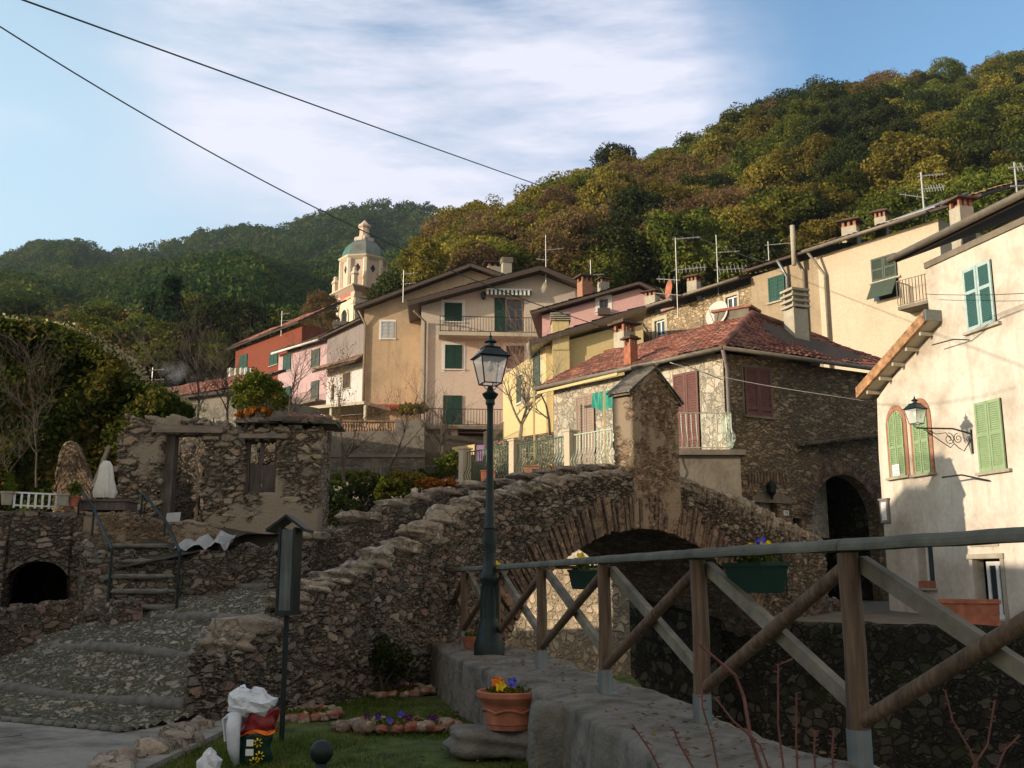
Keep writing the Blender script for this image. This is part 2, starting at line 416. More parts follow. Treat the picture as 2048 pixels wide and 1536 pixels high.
M['pier'] = masonry('pier_rubble', [(0.26, 0.19, 0.125), (0.33, 0.25, 0.165), (0.2, 0.145, 0.1), (0.37, 0.28, 0.19), (0.24, 0.15, 0.1)], (0.24, 0.18, 0.12), 6.5, 2.2, 0.06, 0.05, 0.08, plasterpatch=(0.29, 0.225, 0.16))
M['ruin'] = masonry('ruin_fieldstone', [(0.31, 0.255, 0.19), (0.4, 0.33, 0.24), (0.24, 0.2, 0.155), (0.35, 0.27, 0.19), (0.28, 0.245, 0.2)], (0.17, 0.135, 0.1), 3.4, 2.3, 0.09, 0.05, 0.2, plasterpatch=(0.3, 0.245, 0.185))
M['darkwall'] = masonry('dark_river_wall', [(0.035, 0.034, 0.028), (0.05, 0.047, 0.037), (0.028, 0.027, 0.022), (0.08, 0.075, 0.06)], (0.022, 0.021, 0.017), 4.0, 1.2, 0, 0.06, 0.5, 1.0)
M['cobble'] = masonry('cobble_paving', [(0.28, 0.27, 0.225), (0.37, 0.35, 0.295), (0.21, 0.205, 0.17), (0.32, 0.285, 0.23)], (0.1, 0.095, 0.065), 6.6, 0.6, 0.05, 0.09, 0.3, 1.0, 0.3, (0.05, 0.065, 0.02))
M['kerb'] = simple('kerb_stone', (0.15, 0.14, 0.12), 0.9, 0, 0.35, 6, 1.0)
M['concrete'] = plaster('grey_concrete', (0.3, 0.28, 0.24), (0.13, 0.12, 0.095), 0.9, 1.5, 1.0, False)
M['lowwall'] = plaster('rough_cement', (0.22, 0.195, 0.165), (0.06, 0.06, 0.045), 0.75, 2.6, 1.0)
M['soil'] = simple('dark_soil', (0.05, 0.045, 0.03), 1.0, 0, 0.35, 3, 0.8)
M['lawn'] = simple('lawn_soil', (0.06, 0.08, 0.018), 1.0, 0, 0.5, 4, 0.6)
M['earth'] = simple('hill_earth', (0.05, 0.05, 0.025), 1.0, 0, 0.4, 0.06, 0)
M['street'] = simple('street_cement', (0.15, 0.14, 0.12), 0.95, 0, 0.25, 2, 0.4)
M['water'] = glassmat('river_water', (0.02, 0.025, 0.02), 0.12)
M['cream'] = plaster('cream_render', (0.6, 0.5, 0.41), (0.5, 0.37, 0.26), 0.35, 0.4, 0.1)
M['tan'] = plaster('tan_render', (0.47, 0.34, 0.22), (0.25, 0.19, 0.135), 0.75, 0.33, 0.2)
M['beige'] = plaster('beige_render', (0.54, 0.45, 0.34), (0.42, 0.33, 0.23), 0.4, 0.5, 0.2)
M['brownplaster'] = plaster('brown_render', (0.36, 0.28, 0.19), (0.24, 0.18, 0.12), 0.7, 0.9, 0.4)
M['ivory'] = plaster('ivory_render', (0.66, 0.59, 0.5), (0.34, 0.28, 0.22), 0.85, 0.5, 0.25)
M['yellow'] = plaster('yellow_render', (0.58, 0.46, 0.24), (0.6, 0.42, 0.16), 0.25, 0.4, 0.06)
M['pink'] = plaster('pink_render', (0.6, 0.36, 0.34), (0.5, 0.3, 0.28), 0.25, 0.4, 0.06)
M['lilac'] = plaster('lilac_render', (0.5, 0.34, 0.34), (0.42, 0.28, 0.28), 0.4, 0.4, 0.08)
M['red'] = plaster('red_render', (0.2, 0.06, 0.037), (0.17, 0.045, 0.03), 0.4, 0.4, 0.08)
M['whitewash'] = plaster('white_render', (0.6, 0.57, 0.55), (0.45, 0.42, 0.4), 0.4, 0.5, 0.08)
M['greyrender'] = plaster('grey_render', (0.26, 0.22, 0.21), (0.17, 0.15, 0.14), 0.6, 0.5, 0.2)
M['greywall'] = masonry('grey_retaining', [(0.17, 0.15, 0.13), (0.21, 0.185, 0.155), (0.13, 0.12, 0.1)], (0.14, 0.125, 0.105), 3.0, 1.8, 0, 0.06, 0.3, 0.6, plasterpatch=(0.19, 0.17, 0.145))
M['darkplaster'] = plaster('weathered_cement', (0.22, 0.19, 0.15), (0.1, 0.09, 0.07), 0.7, 1.2, 0.4)
M['whitetrim'] = simple('white_trim', (0.7, 0.66, 0.6), 0.8, 0, 0.06)
M['tile'] = tilemat('clay_tiles', [(0.24, 0.09, 0.06), (0.29, 0.115, 0.075), (0.19, 0.07, 0.05), (0.34, 0.15, 0.1), (0.16, 0.075, 0.055)], 0.5)
M['oldtile'] = tilemat('old_brown_tiles', [(0.24, 0.15, 0.1), (0.3, 0.19, 0.12), (0.19, 0.12, 0.085), (0.34, 0.2, 0.13)], 0.5)
M['darktile'] = tilemat('dark_tiles', [(0.09, 0.06, 0.05), (0.11, 0.075, 0.06), (0.07, 0.05, 0.045)], 0.3)
M['redtile'] = tilemat('red_sheet', [(0.33, 0.06, 0.04), (0.36, 0.07, 0.045)], 0.1)
M['slate'] = masonry('stone_slabs', [(0.17, 0.15, 0.12), (0.24, 0.2, 0.16), (0.12, 0.11, 0.095)], (0.1, 0.09, 0.07), 2.0, 1.0, 0, 0.02, 0.1, 0.5)
M['verge'] = simple('dark_brown_wood', (0.075, 0.055, 0.045), 0.8, 0, 0.2)
M['soffit'] = simple('pale_soffit', (0.45, 0.4, 0.3), 0.9, 0, 0.1)
M['greenshut'] = simple('dark_green_paint', (0.012, 0.045, 0.03), 0.55, 0, 0.2)
M['tealshut'] = simple('teal_green_paint', (0.01, 0.06, 0.045), 0.6, 0, 0.2)
M['limeshut'] = simple('light_green_paint', (0.27, 0.37, 0.2), 0.5, 0, 0.1)
M['blueshut'] = simple('grey_blue_paint', (0.36, 0.47, 0.46), 0.5, 0, 0.1)
M['blueslat'] = simple('dark_blue_green_slats', (0.05, 0.13, 0.12), 0.5, 0, 0.1)
M['brownshut'] = simple('red_brown_paint', (0.13, 0.055, 0.045), 0.6, 0, 0.15)
M['tanshut'] = simple('dusty_brown_paint', (0.3, 0.22, 0.17), 0.6, 0, 0.1)
M['greyshut'] = simple('pale_grey_paint', (0.36, 0.37, 0.37), 0.6, 0, 0.1)
M['oliveshut'] = simple('grey_green_paint', (0.055, 0.075, 0.055), 0.6, 0, 0.15)
M['glass'] = glassmat('window_glass'); M['lampglass'] = clearglass('lantern_glass')
M['black'] = simple('black_iron', (0.014, 0.02, 0.02), 0.45, 0.3, 0.2)
M['lampiron'] = simple('green_black_cast_iron', (0.016, 0.026, 0.026), 0.42, 0.3, 0.25, 12, 0.15)
M['greeniron'] = simple('dark_green_railing', (0.03, 0.09, 0.05), 0.5, 0.2, 0.1)
M['paleiron'] = simple('pale_green_railing', (0.36, 0.42, 0.33), 0.5, 0.2, 0.1)
M['brick'] = simple('terracotta_brick', (0.33, 0.16, 0.1), 0.9, 0, 0.25, 10)
M['terracotta'] = simple('terracotta', (0.36, 0.13, 0.075), 0.85, 0, 0.35, 5, 0.25)
M['chim'] = plaster('chimney_render', (0.42, 0.38, 0.3), (0.25, 0.22, 0.17), 0.6, 1.5, 0.3)
M['galv'] = simple('galvanised_steel', (0.2, 0.22, 0.22), 0.45, 0.6, 0.15)
M['antenna'] = simple('aluminium', (0.45, 0.45, 0.42), 0.5, 0.5, 0.1)
M['gutter'] = simple('brown_grey_gutter', (0.2, 0.17, 0.13), 0.6, 0.3, 0.2)
M['rust'] = simple('rusty_sheet', (0.36, 0.2, 0.1), 0.8, 0.1, 0.6, 6)
M['copper'] = simple('copper_patina', (0.17, 0.19, 0.17), 0.55, 0.2, 0.3, 1.2)
M['coppergreen'] = simple('green_copper_patina', (0.07, 0.15, 0.11), 0.55, 0.2, 0.3, 1.2)
M['chcream'] = plaster('church_cream', (0.68, 0.59, 0.46), (0.55, 0.4, 0.26), 0.4, 0.5, 0.1)
M['chpink'] = plaster('church_pink', (0.6, 0.48, 0.39), (0.5, 0.3, 0.2), 0.4, 0.5, 0.1)
M['chred'] = simple('church_red', (0.55, 0.14, 0.09), 0.9)
M['fencewood'] = woodmat('fence_round_timber', (0.2, 0.13, 0.08), (0.08, 0.05, 0.034))
M['railwood'] = woodmat('weathered_rail', (0.23, 0.195, 0.14), (0.12, 0.105, 0.075), 'N', 3)
M['handrail'] = woodmat('green_stained_rail', (0.14, 0.135, 0.1), (0.075, 0.075, 0.056), 'N', 3)
M['oldwood'] = woodmat('old_planks', (0.16, 0.13, 0.115), (0.08, 0.062, 0.055))
M['palewood'] = woodmat('pale_lintel', (0.3, 0.24, 0.19), (0.19, 0.15, 0.12), 'X')
M['darkgreenwood'] = woodmat('grey_green_board', (0.15, 0.17, 0.165), (0.07, 0.085, 0.085))
M['white'] = simple('white_paint', (0.75, 0.75, 0.72), 0.6, 0, 0.08)
M['cloth'] = simple('white_cloth', (0.72, 0.7, 0.62), 0.9, 0, 0.1, 12, 0.3)
M['plasticwhite'] = simple('white_plastic', (0.62, 0.64, 0.68), 0.35, 0, 0.18, 7, 0.3, 0.5)
M['greenplastic'] = simple('dark_green_plastic', (0.006, 0.032, 0.019), 0.45, 0, 0.1)
M['bark'] = simple('grey_bark', (0.1, 0.078, 0.06), 0.95, 0, 0.3, 9, 0.4)
M['palebark'] = simple('pale_bark', (0.27, 0.22, 0.16), 0.95, 0, 0.3, 9, 0.4)
M['redstem'] = simple('red_brown_stem', (0.13, 0.05, 0.04), 0.7, 0, 0.3, 20)
M['cable'] = simple('black_cable', (0.03, 0.03, 0.03), 0.6)
M['greencable'] = simple('green_cable', (0.02, 0.045, 0.04), 0.6)
M['purple'] = simple('dark_violet_petals', (0.09, 0.015, 0.12), 0.7); M['yellowp'] = simple('yellow_petals', (0.85, 0.6, 0.02), 0.7)
M['orangep'] = simple('orange_petals', (0.85, 0.2, 0.03), 0.7); M['bluep'] = simple('blue_petals', (0.1, 0.1, 0.6), 0.7)
M['tealcloth'] = simple('teal_cloth', (0.05, 0.3, 0.23), 0.9); M['lilaccloth'] = simple('lilac_cloth', (0.4, 0.25, 0.42), 0.9)
M['paper'] = simple('white_paper', (0.8, 0.8, 0.78), 0.8, 0, 0.03); M['ink'] = simple('grey_ink', (0.2, 0.2, 0.2), 0.8)
M['patch'] = simple('lead_sheet', (0.25, 0.25, 0.27), 0.6, 0.3, 0.25, 3)
M['dish'] = simple('dish_paint', (0.6, 0.52, 0.46), 0.6, 0, 0.05)
M['L_gold'] = leafmat('leaf_gold', (0.115, 0.1, 0.022), (0.235, 0.19, 0.035), (0.36, 0.29, 0.06))
M['L_olive'] = leafmat('leaf_olive', (0.06, 0.08, 0.016), (0.14, 0.155, 0.027), (0.27, 0.25, 0.04))
M['L_rust'] = leafmat('leaf_rust', (0.115, 0.078, 0.04), (0.21, 0.135, 0.06), (0.32, 0.195, 0.08))
M['L_dark'] = leafmat('leaf_dark', (0.022, 0.034, 0.012), (0.055, 0.068, 0.02), (0.11, 0.11, 0.03))
M['L_pine'] = leafmat('leaf_pine', (0.012, 0.03, 0.014), (0.03, 0.055, 0.02))
M['L_ivy'] = leafmat('leaf_ivy', (0.035, 0.06, 0.01), (0.12, 0.13, 0.025), (0.26, 0.17, 0.04), 0.4, 0.8)
M['L_rim'] = leafmat('leaf_pale_sunlit_rim', (0.3, 0.25, 0.12), (0.45, 0.38, 0.22))  # pale tone stands for sun on the ivy crest
M['L_bush'] = leafmat('leaf_bush', (0.05, 0.08, 0.01), (0.14, 0.15, 0.02), (0.24, 0.2, 0.03))
M['L_orange'] = leafmat('leaf_orange', (0.25, 0.09, 0.02), (0.42, 0.17, 0.03))
M['L_grass'] = leafmat('leaf_grass', (0.055, 0.085, 0.016), (0.12, 0.155, 0.026), (0.22, 0.21, 0.05), 0.4, 1.5)
M['L_far'] = leafmat('leaf_far_wood', (0.022, 0.05, 0.016), (0.06, 0.1, 0.026), (0.13, 0.14, 0.035), 0.3, 0.035, 0.0)


# ------------------------------------------------------------------ foliage
def leaves(centers, size, squash=1.0, nrm=None, seed=0):
    """many small four-cornered leaves, one per centre, randomly turned"""
    r = np.random.default_rng(seed); n = len(centers)
    a = r.normal(size=(n, 3)); a /= np.linalg.norm(a, axis=1)[:, None]
    if nrm is not None: a = a * 0.9 + nrm; a /= np.linalg.norm(a, axis=1)[:, None]
    t = r.normal(size=(n, 3)); u = np.cross(a, t); u /= np.linalg.norm(u, axis=1)[:, None]; w = np.cross(a, u)
    s = (size * r.uniform(0.6, 1.35, n))[:, None]
    p = centers
    v = np.stack([p + u * s, p + w * s * 0.55, p - u * s, p - w * s * 0.55], 1).reshape(-1, 3)
    return v, np.arange(4 * n).reshape(n, 4)


def crown_pts(rx, ry, rz, ncl, per, clr, seed, low=-0.55, kind='round'):
    r = np.random.default_rng(seed); out = []; nr = []
    lob = r.normal(size=(7, 3)); lob /= np.linalg.norm(lob, axis=1)[:, None]
    for i in range(ncl):
        d = r.normal(size=3); d /= np.linalg.norm(d)
        if d[2] < low: d[2] = -d[2]
        k = 0.5 + 0.55 * max(0, max(lob @ d)) ** 3
        rad = k * r.uniform(0.55, 1.0) ** 0.5
        if kind == 'cone':
            h = r.uniform(0, 1) ** 1.3; ang = r.uniform(0, 6.28); q = (1 - h) * r.uniform(0.5, 1.0)
            c = np.array([rx * q * math.cos(ang), ry * q * math.sin(ang), rz * (2 * h - 1)])
        else:
            c = d * rad * np.array([rx, ry, rz])
        n = int(per * r.uniform(0.6, 1.4)); cr = clr * r.uniform(0.6, 1.3)
        q = r.normal(size=(n, 3)); q /= np.linalg.norm(q, axis=1)[:, None]
        nr.append(q); out.append(c + q * (cr * r.uniform(0.5, 1.0, n) ** 0.5)[:, None] * np.array([1, 1, 0.75]))
    return np.concatenate(out), np.concatenate(nr)


def crown_mesh(name, mat, rx, ry, rz, ncl, per, clr, leaf, seed, kind='round'):
    p, nn = crown_pts(rx, ry, rz, ncl, per, clr, seed, kind=kind); v, f = leaves(p, leaf, nrm=nn, seed=seed)
    o = mesh_obj(name, v, f, mat, base=(0, 0, 0)); me = o.data; bpy.data.objects.remove(o); return me


def limbs_mb(mb, base, top, r0, n, spread, seed, depth=2, seg=5, up=0.5):
    rs = random.Random(seed)
    def grow(p, d, L, r, k):
        pts = [p]; rad = [r]; q = Vector(p); dd = Vector(d)
        for i in range(seg):
            dd = (dd + Vector((rs.uniform(-1, 1), rs.uniform(-1, 1), rs.uniform(-0.6, 1) * up)) * 0.22).normalized(); q = q + dd * L / seg
            pts.append(q.copy()); rad.append(max(r * (1 - 0.8 * (i + 1) / seg), 0.0025))
        mb.tube(pts, rad, 5 if k else 4, False)
        if k > 0:
            for _ in range(n):
                i = rs.randint(1, seg); dd2 = (dd + Vector((rs.uniform(-1, 1), rs.uniform(-1, 1), rs.uniform(-0.2, 0.9))) * spread).normalized()
                grow(pts[i], dd2, L * rs.uniform(0.45, 0.75), rad[i] * 0.75, k - 1)
    base = Vector(base); top = Vector(top); grow(base, (top - base).normalized(), (top - base).length, r0, depth)


# ------------------------------------------------------------------ terrain of the valley
def heightgrid(name, cols, rows, fn, mat, smooth=True):
    v = [fn(c, r) for r in rows for c in cols]; nc = len(cols)
    f = [(i * nc + k, i * nc + k + 1, (i + 1) * nc + k + 1, (i + 1) * nc + k) for i in range(len(rows) - 1) for k in range(nc - 1)]
    return struct(mesh_obj(name, v, f, mat, smooth=smooth))


b = MB(); b.poly([(-4000, -3000, -4.6), (4000, -3000, -4.6), (4000, 5000, -4.6), (-4000, 5000, -4.6)])
struct(ob('ground', b, M['earth']))


def interp(tab, x):
    if x <= tab[0][0]: return tab[0][1]
    for (a, p), (c, q) in zip(tab, tab[1:]):
        if x <= c: return p + (q - p) * (x - a) / (c - a)
    return tab[-1][1]


# right hillside: its ridge in the sky, seen across the width
RIDGE_R = [(600, 690), (700, 640), (860, 585), (905, 545), (1000, 530), (1060, 505), (1130, 462), (1180, 435), (1290, 400), (1420, 355), (1510, 300), (1600, 268), (1740, 235), (1850, 210), (1960, 198), (2060, 182), (2300, 150), (2700, 130)]
RIDGE_Y = [(600, 120), (900, 140), (1300, 190), (1700, 235), (2100, 260), (2700, 280)]
def right_hill(px, t):
    Yb = 84; Yr = interp(RIDGE_Y, px); top = P(px, interp(RIDGE_R, px), Yr); yb = interp([(600, 760), (1000, 690), (1400, 640), (2300, 560)], px)
    bot = P(px, yb, Yb)
    if t > 1: return (top.x * (1 + (t - 1)), Yr * (1 + (t - 1)), top.z - (t - 1) * 120)
    if t < 0: return (bot.x * (1 + t * 0.25), Yb * (1 + t * 0.25), bot.z + t * 14)
    e = t ** 0.9; Y = Yb + (Yr - Yb) * t
    z = bot.z + (top.z - bot.z) * (0.92 * t + 0.08 * math.sin(t * math.pi / 2)) + 2.0 * math.sin(px * 0.011 + 4 * t) * math.sin(t * math.pi)
    x = bot.x + (top.x - bot.x) * t
    return (x, Y, z)
heightgrid('right_hill', [600 + 30 * i for i in range(71)], [-1, -0.5] + [i / 24 for i in range(25)] + [1.15, 1.4, 2], right_hill, M['earth'])
RIDGE_L = [(-500, 560), (-200, 540), (0, 528), (60, 505), (120, 500), (170, 500), (215, 520), (260, 515), (330, 500), (400, 480), (460, 470), (560, 470), (640, 440), (700, 428), (760, 420), (830, 422), (900, 440), (960, 462), (1010, 480), (1100, 500), (1300, 520)]
def back_hill(px, t):
    top = P(px, interp(RIDGE_L, px), 620); bot = P(px, 700, 300)
    if t > 1: return (top.x * 1.3, top.y * 1.3, top.z - 90)
    if t < 0: return (bot.x * 0.6, bot.y * 0.6, bot.z - 30)
    fold = 10 * math.sin(px * 0.012 + 1.0) * math.sin(math.pi * t) + 6 * math.sin(px * 0.03) * math.sin(math.pi * t)
    return (bot.x + (top.x - bot.x) * t + fold, bot.y + (top.y - bot.y) * t, bot.z + (top.z - bot.z) * t + fold * 0.6)
heightgrid('far_hill', [-500 + 40 * i for i in range(46)], [-1] + [i / 20 for i in range(21)] + [2], back_hill, M['earth'])
RIDGE_M = [(-500, 640), (-200, 625), (0, 612), (100, 592), (200, 568), (260, 562), (400, 560), (520, 552), (620, 550), (720, 545), (840, 535), (960, 540), (1100, 560), (1300, 600)]
def mid_hill(px, t):
    top = P(px, interp(RIDGE_M, px), 330); bot = P(px, 765, 125)
    if t > 1: return (top.x * 1.2, top.y * 1.2, top.z - 40)
    if t < 0: return (bot.x * 0.8, bot.y * 0.8, bot.z - 12)
    fold = 5 * math.sin(px * 0.014 + 2) * math.sin(math.pi * t)
    return (bot.x + (top.x - bot.x) * t + fold, bot.y + (top.y - bot.y) * t, bot.z + (top.z - bot.z) * t ** 0.95 + fold)
heightgrid('middle_hill', [-500 + 40 * i for i in range(46)], [-1] + [i / 16 for i in range(17)] + [2], mid_hill, M['earth'])


def wood(name, hill, n, rng_px, size, seed, per, leaf, tmin=0.0, mat='L_far', label=None):
    r = np.random.default_rng(seed); base = []
    for i in range(n):
        px = r.uniform(*rng_px); t = r.uniform(tmin, 1.02); x, y, z = hill(px, t); base.append((x, y, z, size * r.uniform(0.7, 1.35)))
    base = np.array(base); ctr = []; nr = []
    for x, y, z, s in base:
        k = per; q = r.normal(size=(k, 3)); q /= np.linalg.norm(q, axis=1)[:, None]; q[:, 2] = np.abs(q[:, 2]) - 0.25
        ctr.append(np.array([x, y, z + s * 0.75]) + q * s * np.array([0.62, 0.62, 0.85]) * r.uniform(0.6, 1, (k, 1))); nr.append(q)
    p = np.concatenate(ctr); v, f = leaves(p, leaf, nrm=np.concatenate(nr), seed=seed)
    return stuff(mesh_obj(name, v, f, M[mat]))


wood('far_woodland', back_hill, 5200, (-150, 1120), 5.0, 11, 60, 0.8)
wood('middle_woodland', mid_hill, 3400, (-150, 1150), 4.6, 12, 110, 0.5)

# ------------------------------------------------------------------ hillside trees on the right, each its own
TREES = []
def tree_kinds():
    K = {}
    for nm, mt in (('golden', 'L_gold'), ('olive', 'L_olive'), ('rust', 'L_rust'), ('dark', 'L_dark')):
        K[nm] = [crown_mesh('crown', M[mt], 1, 1, 1.05, 100, 110, 0.24, 0.038 if nm != 'rust' else 0.031, 100 + i + hash_(nm)) for i in range(4)]
    K['pine'] = [crown_mesh('crown', M['L_pine'], 1, 1, 0.6, 46, 60, 0.24, 0.055, 300)]
    K['thin'] = [crown_mesh('crown', M['L_rust'], 1, 1, 1.0, 60, 22, 0.3, 0.045, 301)]
    return K
def hash_(s): return sum(ord(c) for c in s) * 3
KIN = tree_kinds()
tb = MB(); limbs_mb(tb, (0, 0, -0.3), (0, 0, 1.5), 0.10, 4, 0.9, 5, 1, 5)
_t = ob('trunk', tb, M['bark']); TRUNK = _t.data; bpy.data.objects.remove(_t)
# put trunk mesh origin at the foot
for v_ in TRUNK.vertices: v_.co.z += -0.3
LBL = {'golden': 'yellow-leaved autumn tree among others on the right hillside', 'olive': 'olive green tree among others on the right hillside',
       'rust': 'rust brown half-bare autumn tree on the right hillside', 'dark': 'dark evergreen oak among others on the right hillside', 'thin': 'thin grey-brown bare tree among others on the right hillside'}
def tree(x, y, z, r, h, kind, label, group, i, name=None, cat='tree'):
    t = thing(name or {'pine': 'pine_tree'}.get(kind, 'hillside_tree'), label, cat, (x, y, z), group)
    c = bpy.data.objects.new('crown', KIN[kind][i % len(KIN[kind])]); COL.objects.link(c); c.parent = t
    c.location = (0, 0, h * 0.58); c.scale = (r, r, h * 0.46); c.rotation_euler = (0, 0, i * 2.39)
    k = bpy.data.objects.new('trunk', TRUNK); COL.objects.link(k); k.parent = t; k.scale = (h * 0.42, h * 0.42, h * 0.42); k.rotation_euler = (0, 0, i * 1.3)
    return t


rs = random.Random(21)
cand = []
for j in range(17):
    t = (j + 0.5) / 17
    nrow = 18 if j > 2 else 15
    for i in range(nrow):
        px = 830 + (2130 - 830) * (i + rs.uniform(0.1, 0.9)) / nrow + (14 if j % 2 else -14)
        cand.append((px, min(1.0, max(0, t + rs.uniform(-0.03, 0.03)))))
cand = [c for c in cand if c[0] > 880 or c[1] < 0.4][:296]
for i, (px, t) in enumerate(cand):
    x, y, z = right_hill(px, t)
    # bands as in the picture: evergreen oaks low and to the right, rust mid-left, gold high
    q = rs.random(); e = right = (px - 1300) / 800
    yy = 768 - F * ((z / y) * CT - ST) / ((z / y) * ST + CT)
    if px > 1550 and yy > 250: w = dict(dark=0.66, olive=0.2, golden=0.14)
    elif px < 1500 and yy > 400: w = dict(rust=0.34, golden=0.22, olive=0.22, dark=0.14, thin=0.08)
    elif px < 1150: w = dict(olive=0.55, golden=0.35, rust=0.1)
    elif px > 1800: w = dict(olive=0.5, dark=0.25, golden=0.25)
    else: w = dict(golden=0.48, olive=0.34, rust=0.12, dark=0.06)
    acc = 0; kind = 'olive'
    for k_, p_ in w.items():
        acc += p_
        if q < acc: kind = k_; break
    s = rs.uniform(0.85, 1.25) * (5.0 if y > 150 else 4.3) * (1.0 if kind != 'thin' else 0.8)
    tree(x, y, z - 1.0, s, s * rs.uniform(1.75, 2.2), kind, LBL[kind], 'trees covering the right hillside', i)
for i, (px, py, Y, r, h, lb) in enumerate([(1518, 236, 205, 4.0, 15.0, 'lone dark pine standing out on the right skyline above the golden trees'),
                                           (1762, 178, 240, 4.8, 14.0, 'broad dark pine on the highest part of the skyline'),
                                           (1690, 190, 236, 3.4, 13.0, 'small dark pine left of the broad pine on the skyline')]):
    p = right_hill(px, 0.99); tree(p[0], p[1], p[2] - 0.6, r, h, 'pine', lb, None, i)
# undergrowth that closes the hillside between the crowns
wood('hillside_undergrowth', right_hill, 2600, (820, 2200), 3.0, 13, 40, 0.45, 0.0, 'L_olive')

# ------------------------------------------------------------------ curves
class Curve:
    def __init__(s, pts, smooth=3):
        p = [np.array(q, float) for q in pts]
        for _ in range(smooth):
            n = [p[0]]
            for a, b in zip(p, p[1:]): n += [a * 0.75 + b * 0.25, a * 0.25 + b * 0.75]
            p = n + [p[-1]]
        s.p = np.array(p); seg = np.linalg.norm(np.diff(s.p, axis=0), axis=1); s.s = np.concatenate([[0], np.cumsum(seg)]); s.L = s.s[-1]

    def at(s, t, off=0.0):     # off > 0 is to the left of the direction of travel
        e = 0.25; a = s._raw(t - e); b = s._raw(t + e); d = (b - a) / np.linalg.norm(b - a)
        return s._raw(t) + np.array([-d[1], d[0]]) * off

    def _raw(s, t):
        if t < 0: d = (s.p[1] - s.p[0]); d /= np.linalg.norm(d); return s.p[0] + d * t
        if t > s.L: d = (s.p[-1] - s.p[-2]); d /= np.linalg.norm(d); return s.p[-1] + d * (t - s.L)
        return np.array([np.interp(t, s.s, s.p[:, 0]), np.interp(t, s.s, s.p[:, 1])])

    def sight(s, px, py, lo=-2, hi=None, off=0.0):   # where a sight line crosses the curve: (s, z)
        r = ray(px, py); best = None
        for t in np.linspace(lo, s.L + 1 if hi is None else hi, 700):
            q = s.at(t, off); e = abs(q[0] / q[1] - r[0] / r[1])
            if best is None or e < best[0]: best = (e, t, q[1] * r[2] / r[1])
        return best[1], best[2]


def sweep(name, cv, s0, s1, ztop, zbot, off, th, mat, parent=None, step=0.05, vstep=0.05, jag=0.0, ends=True, flat=False, rnd=0.05, seed=1):
    """a standing wall swept along a curve, closed over the top and at its ends, dense enough for its stones to be displaced"""
    ns = max(2, int((s1 - s0) / step)); ss = np.linspace(s0, s1, ns + 1)
    zt = np.array([ztop(t) for t in ss]); zb = np.array([zbot(t) for t in ss]); tw = np.array([th(t) if callable(th) else th for t in ss]); of = np.array([off(t) if callable(off) else off for t in ss])
    r = np.random.default_rng(seed)
    if jag:
        k = r.normal(size=ns + 1); ker = np.hanning(9); ker /= ker.sum(); zt = zt + np.convolve(k, ker, 'same') * jag * 1.6
    nh = max(3, int(float((zt - zb).max()) / vstep)); nt = max(3, int(float(tw.max()) / vstep))
    prof = [(0, j / nh) for j in range(nh)] + [(i / nt, 1.0) for i in range(nt + 1)] + [(1, 1 - (j + 1) / nh) for j in range(nh)]
    V = []; m = len(prof); cap = 4 if ends else 0
    rows = []
    if ends: rows += [(0, k / cap) for k in range(cap)]
    rows += [(i, 1.0) for i in range(ns + 1)]
    if ends: rows += [(ns, k / cap) for k in range(cap - 1, -1, -1)]
    for i, w in rows:
        t = ss[i]; a = cv.at(t, of[i]); c = cv.at(t, of[i] + tw[i]); mid = (a + c) / 2
        for (x, h) in prof:
            q = a + (c - a) * x; q = mid + (q - mid) * w
            z = zb[i] + (zt[i] - zb[i]) * h
            if h == 1.0: z -= rnd * (abs(2 * x - 1) ** 4) + (1 - w) * rnd
            V.append((q[0], q[1], z))
    n = len(rows); Fc = []
    for i in range(n - 1):
        for j in range(m - 1):
            Fc.append((i * m + j, (i + 1) * m + j, (i + 1) * m + j + 1, i * m + j + 1))
    return mesh_obj(name, np.array(V), np.array(Fc), mat, parent, smooth=True)


NC = Curve([(-3.33, 11.75), (-1.45, 15.56), (-0.1, 17.6), (6.0, 23.8), (8.6, 26.4)])
def s_px(px, py=1000): return NC.sight(px, py)[0]
DECK = [(-6, -1.55), (-1.1, -1.55), (0, -1.44), (1.33, -0.98), (2.65, -0.58), (4.3, -0.1), (6.0, 0.42), (7.6, 0.9), (9.2, 1.32), (10.5, 1.5), (12, 1.3), (15.4, 0.35), (18, -0.6), (20, -0.9)]
def deck_z(s): return interp(DECK, s)
# ------------------------------------------------------------------ street, path, lawn, river
def flatgrid(name, x0, x1, y0, y1, fz, mat, n=30):
    v = []; f = []
    for j in range(n + 1):
        for i in range(n + 1):
            x = x0 + (x1 - x0) * i / n; y = y0 + (y1 - y0) * j / n; v.append((x, y, fz(x, y)))
    for j in range(n):
        for i in range(n): a = j * (n + 1) + i; f.append((a, a + 1, a + n + 2, a + n + 1))
    return struct(mesh_obj(name, v, f, mat, smooth=True))


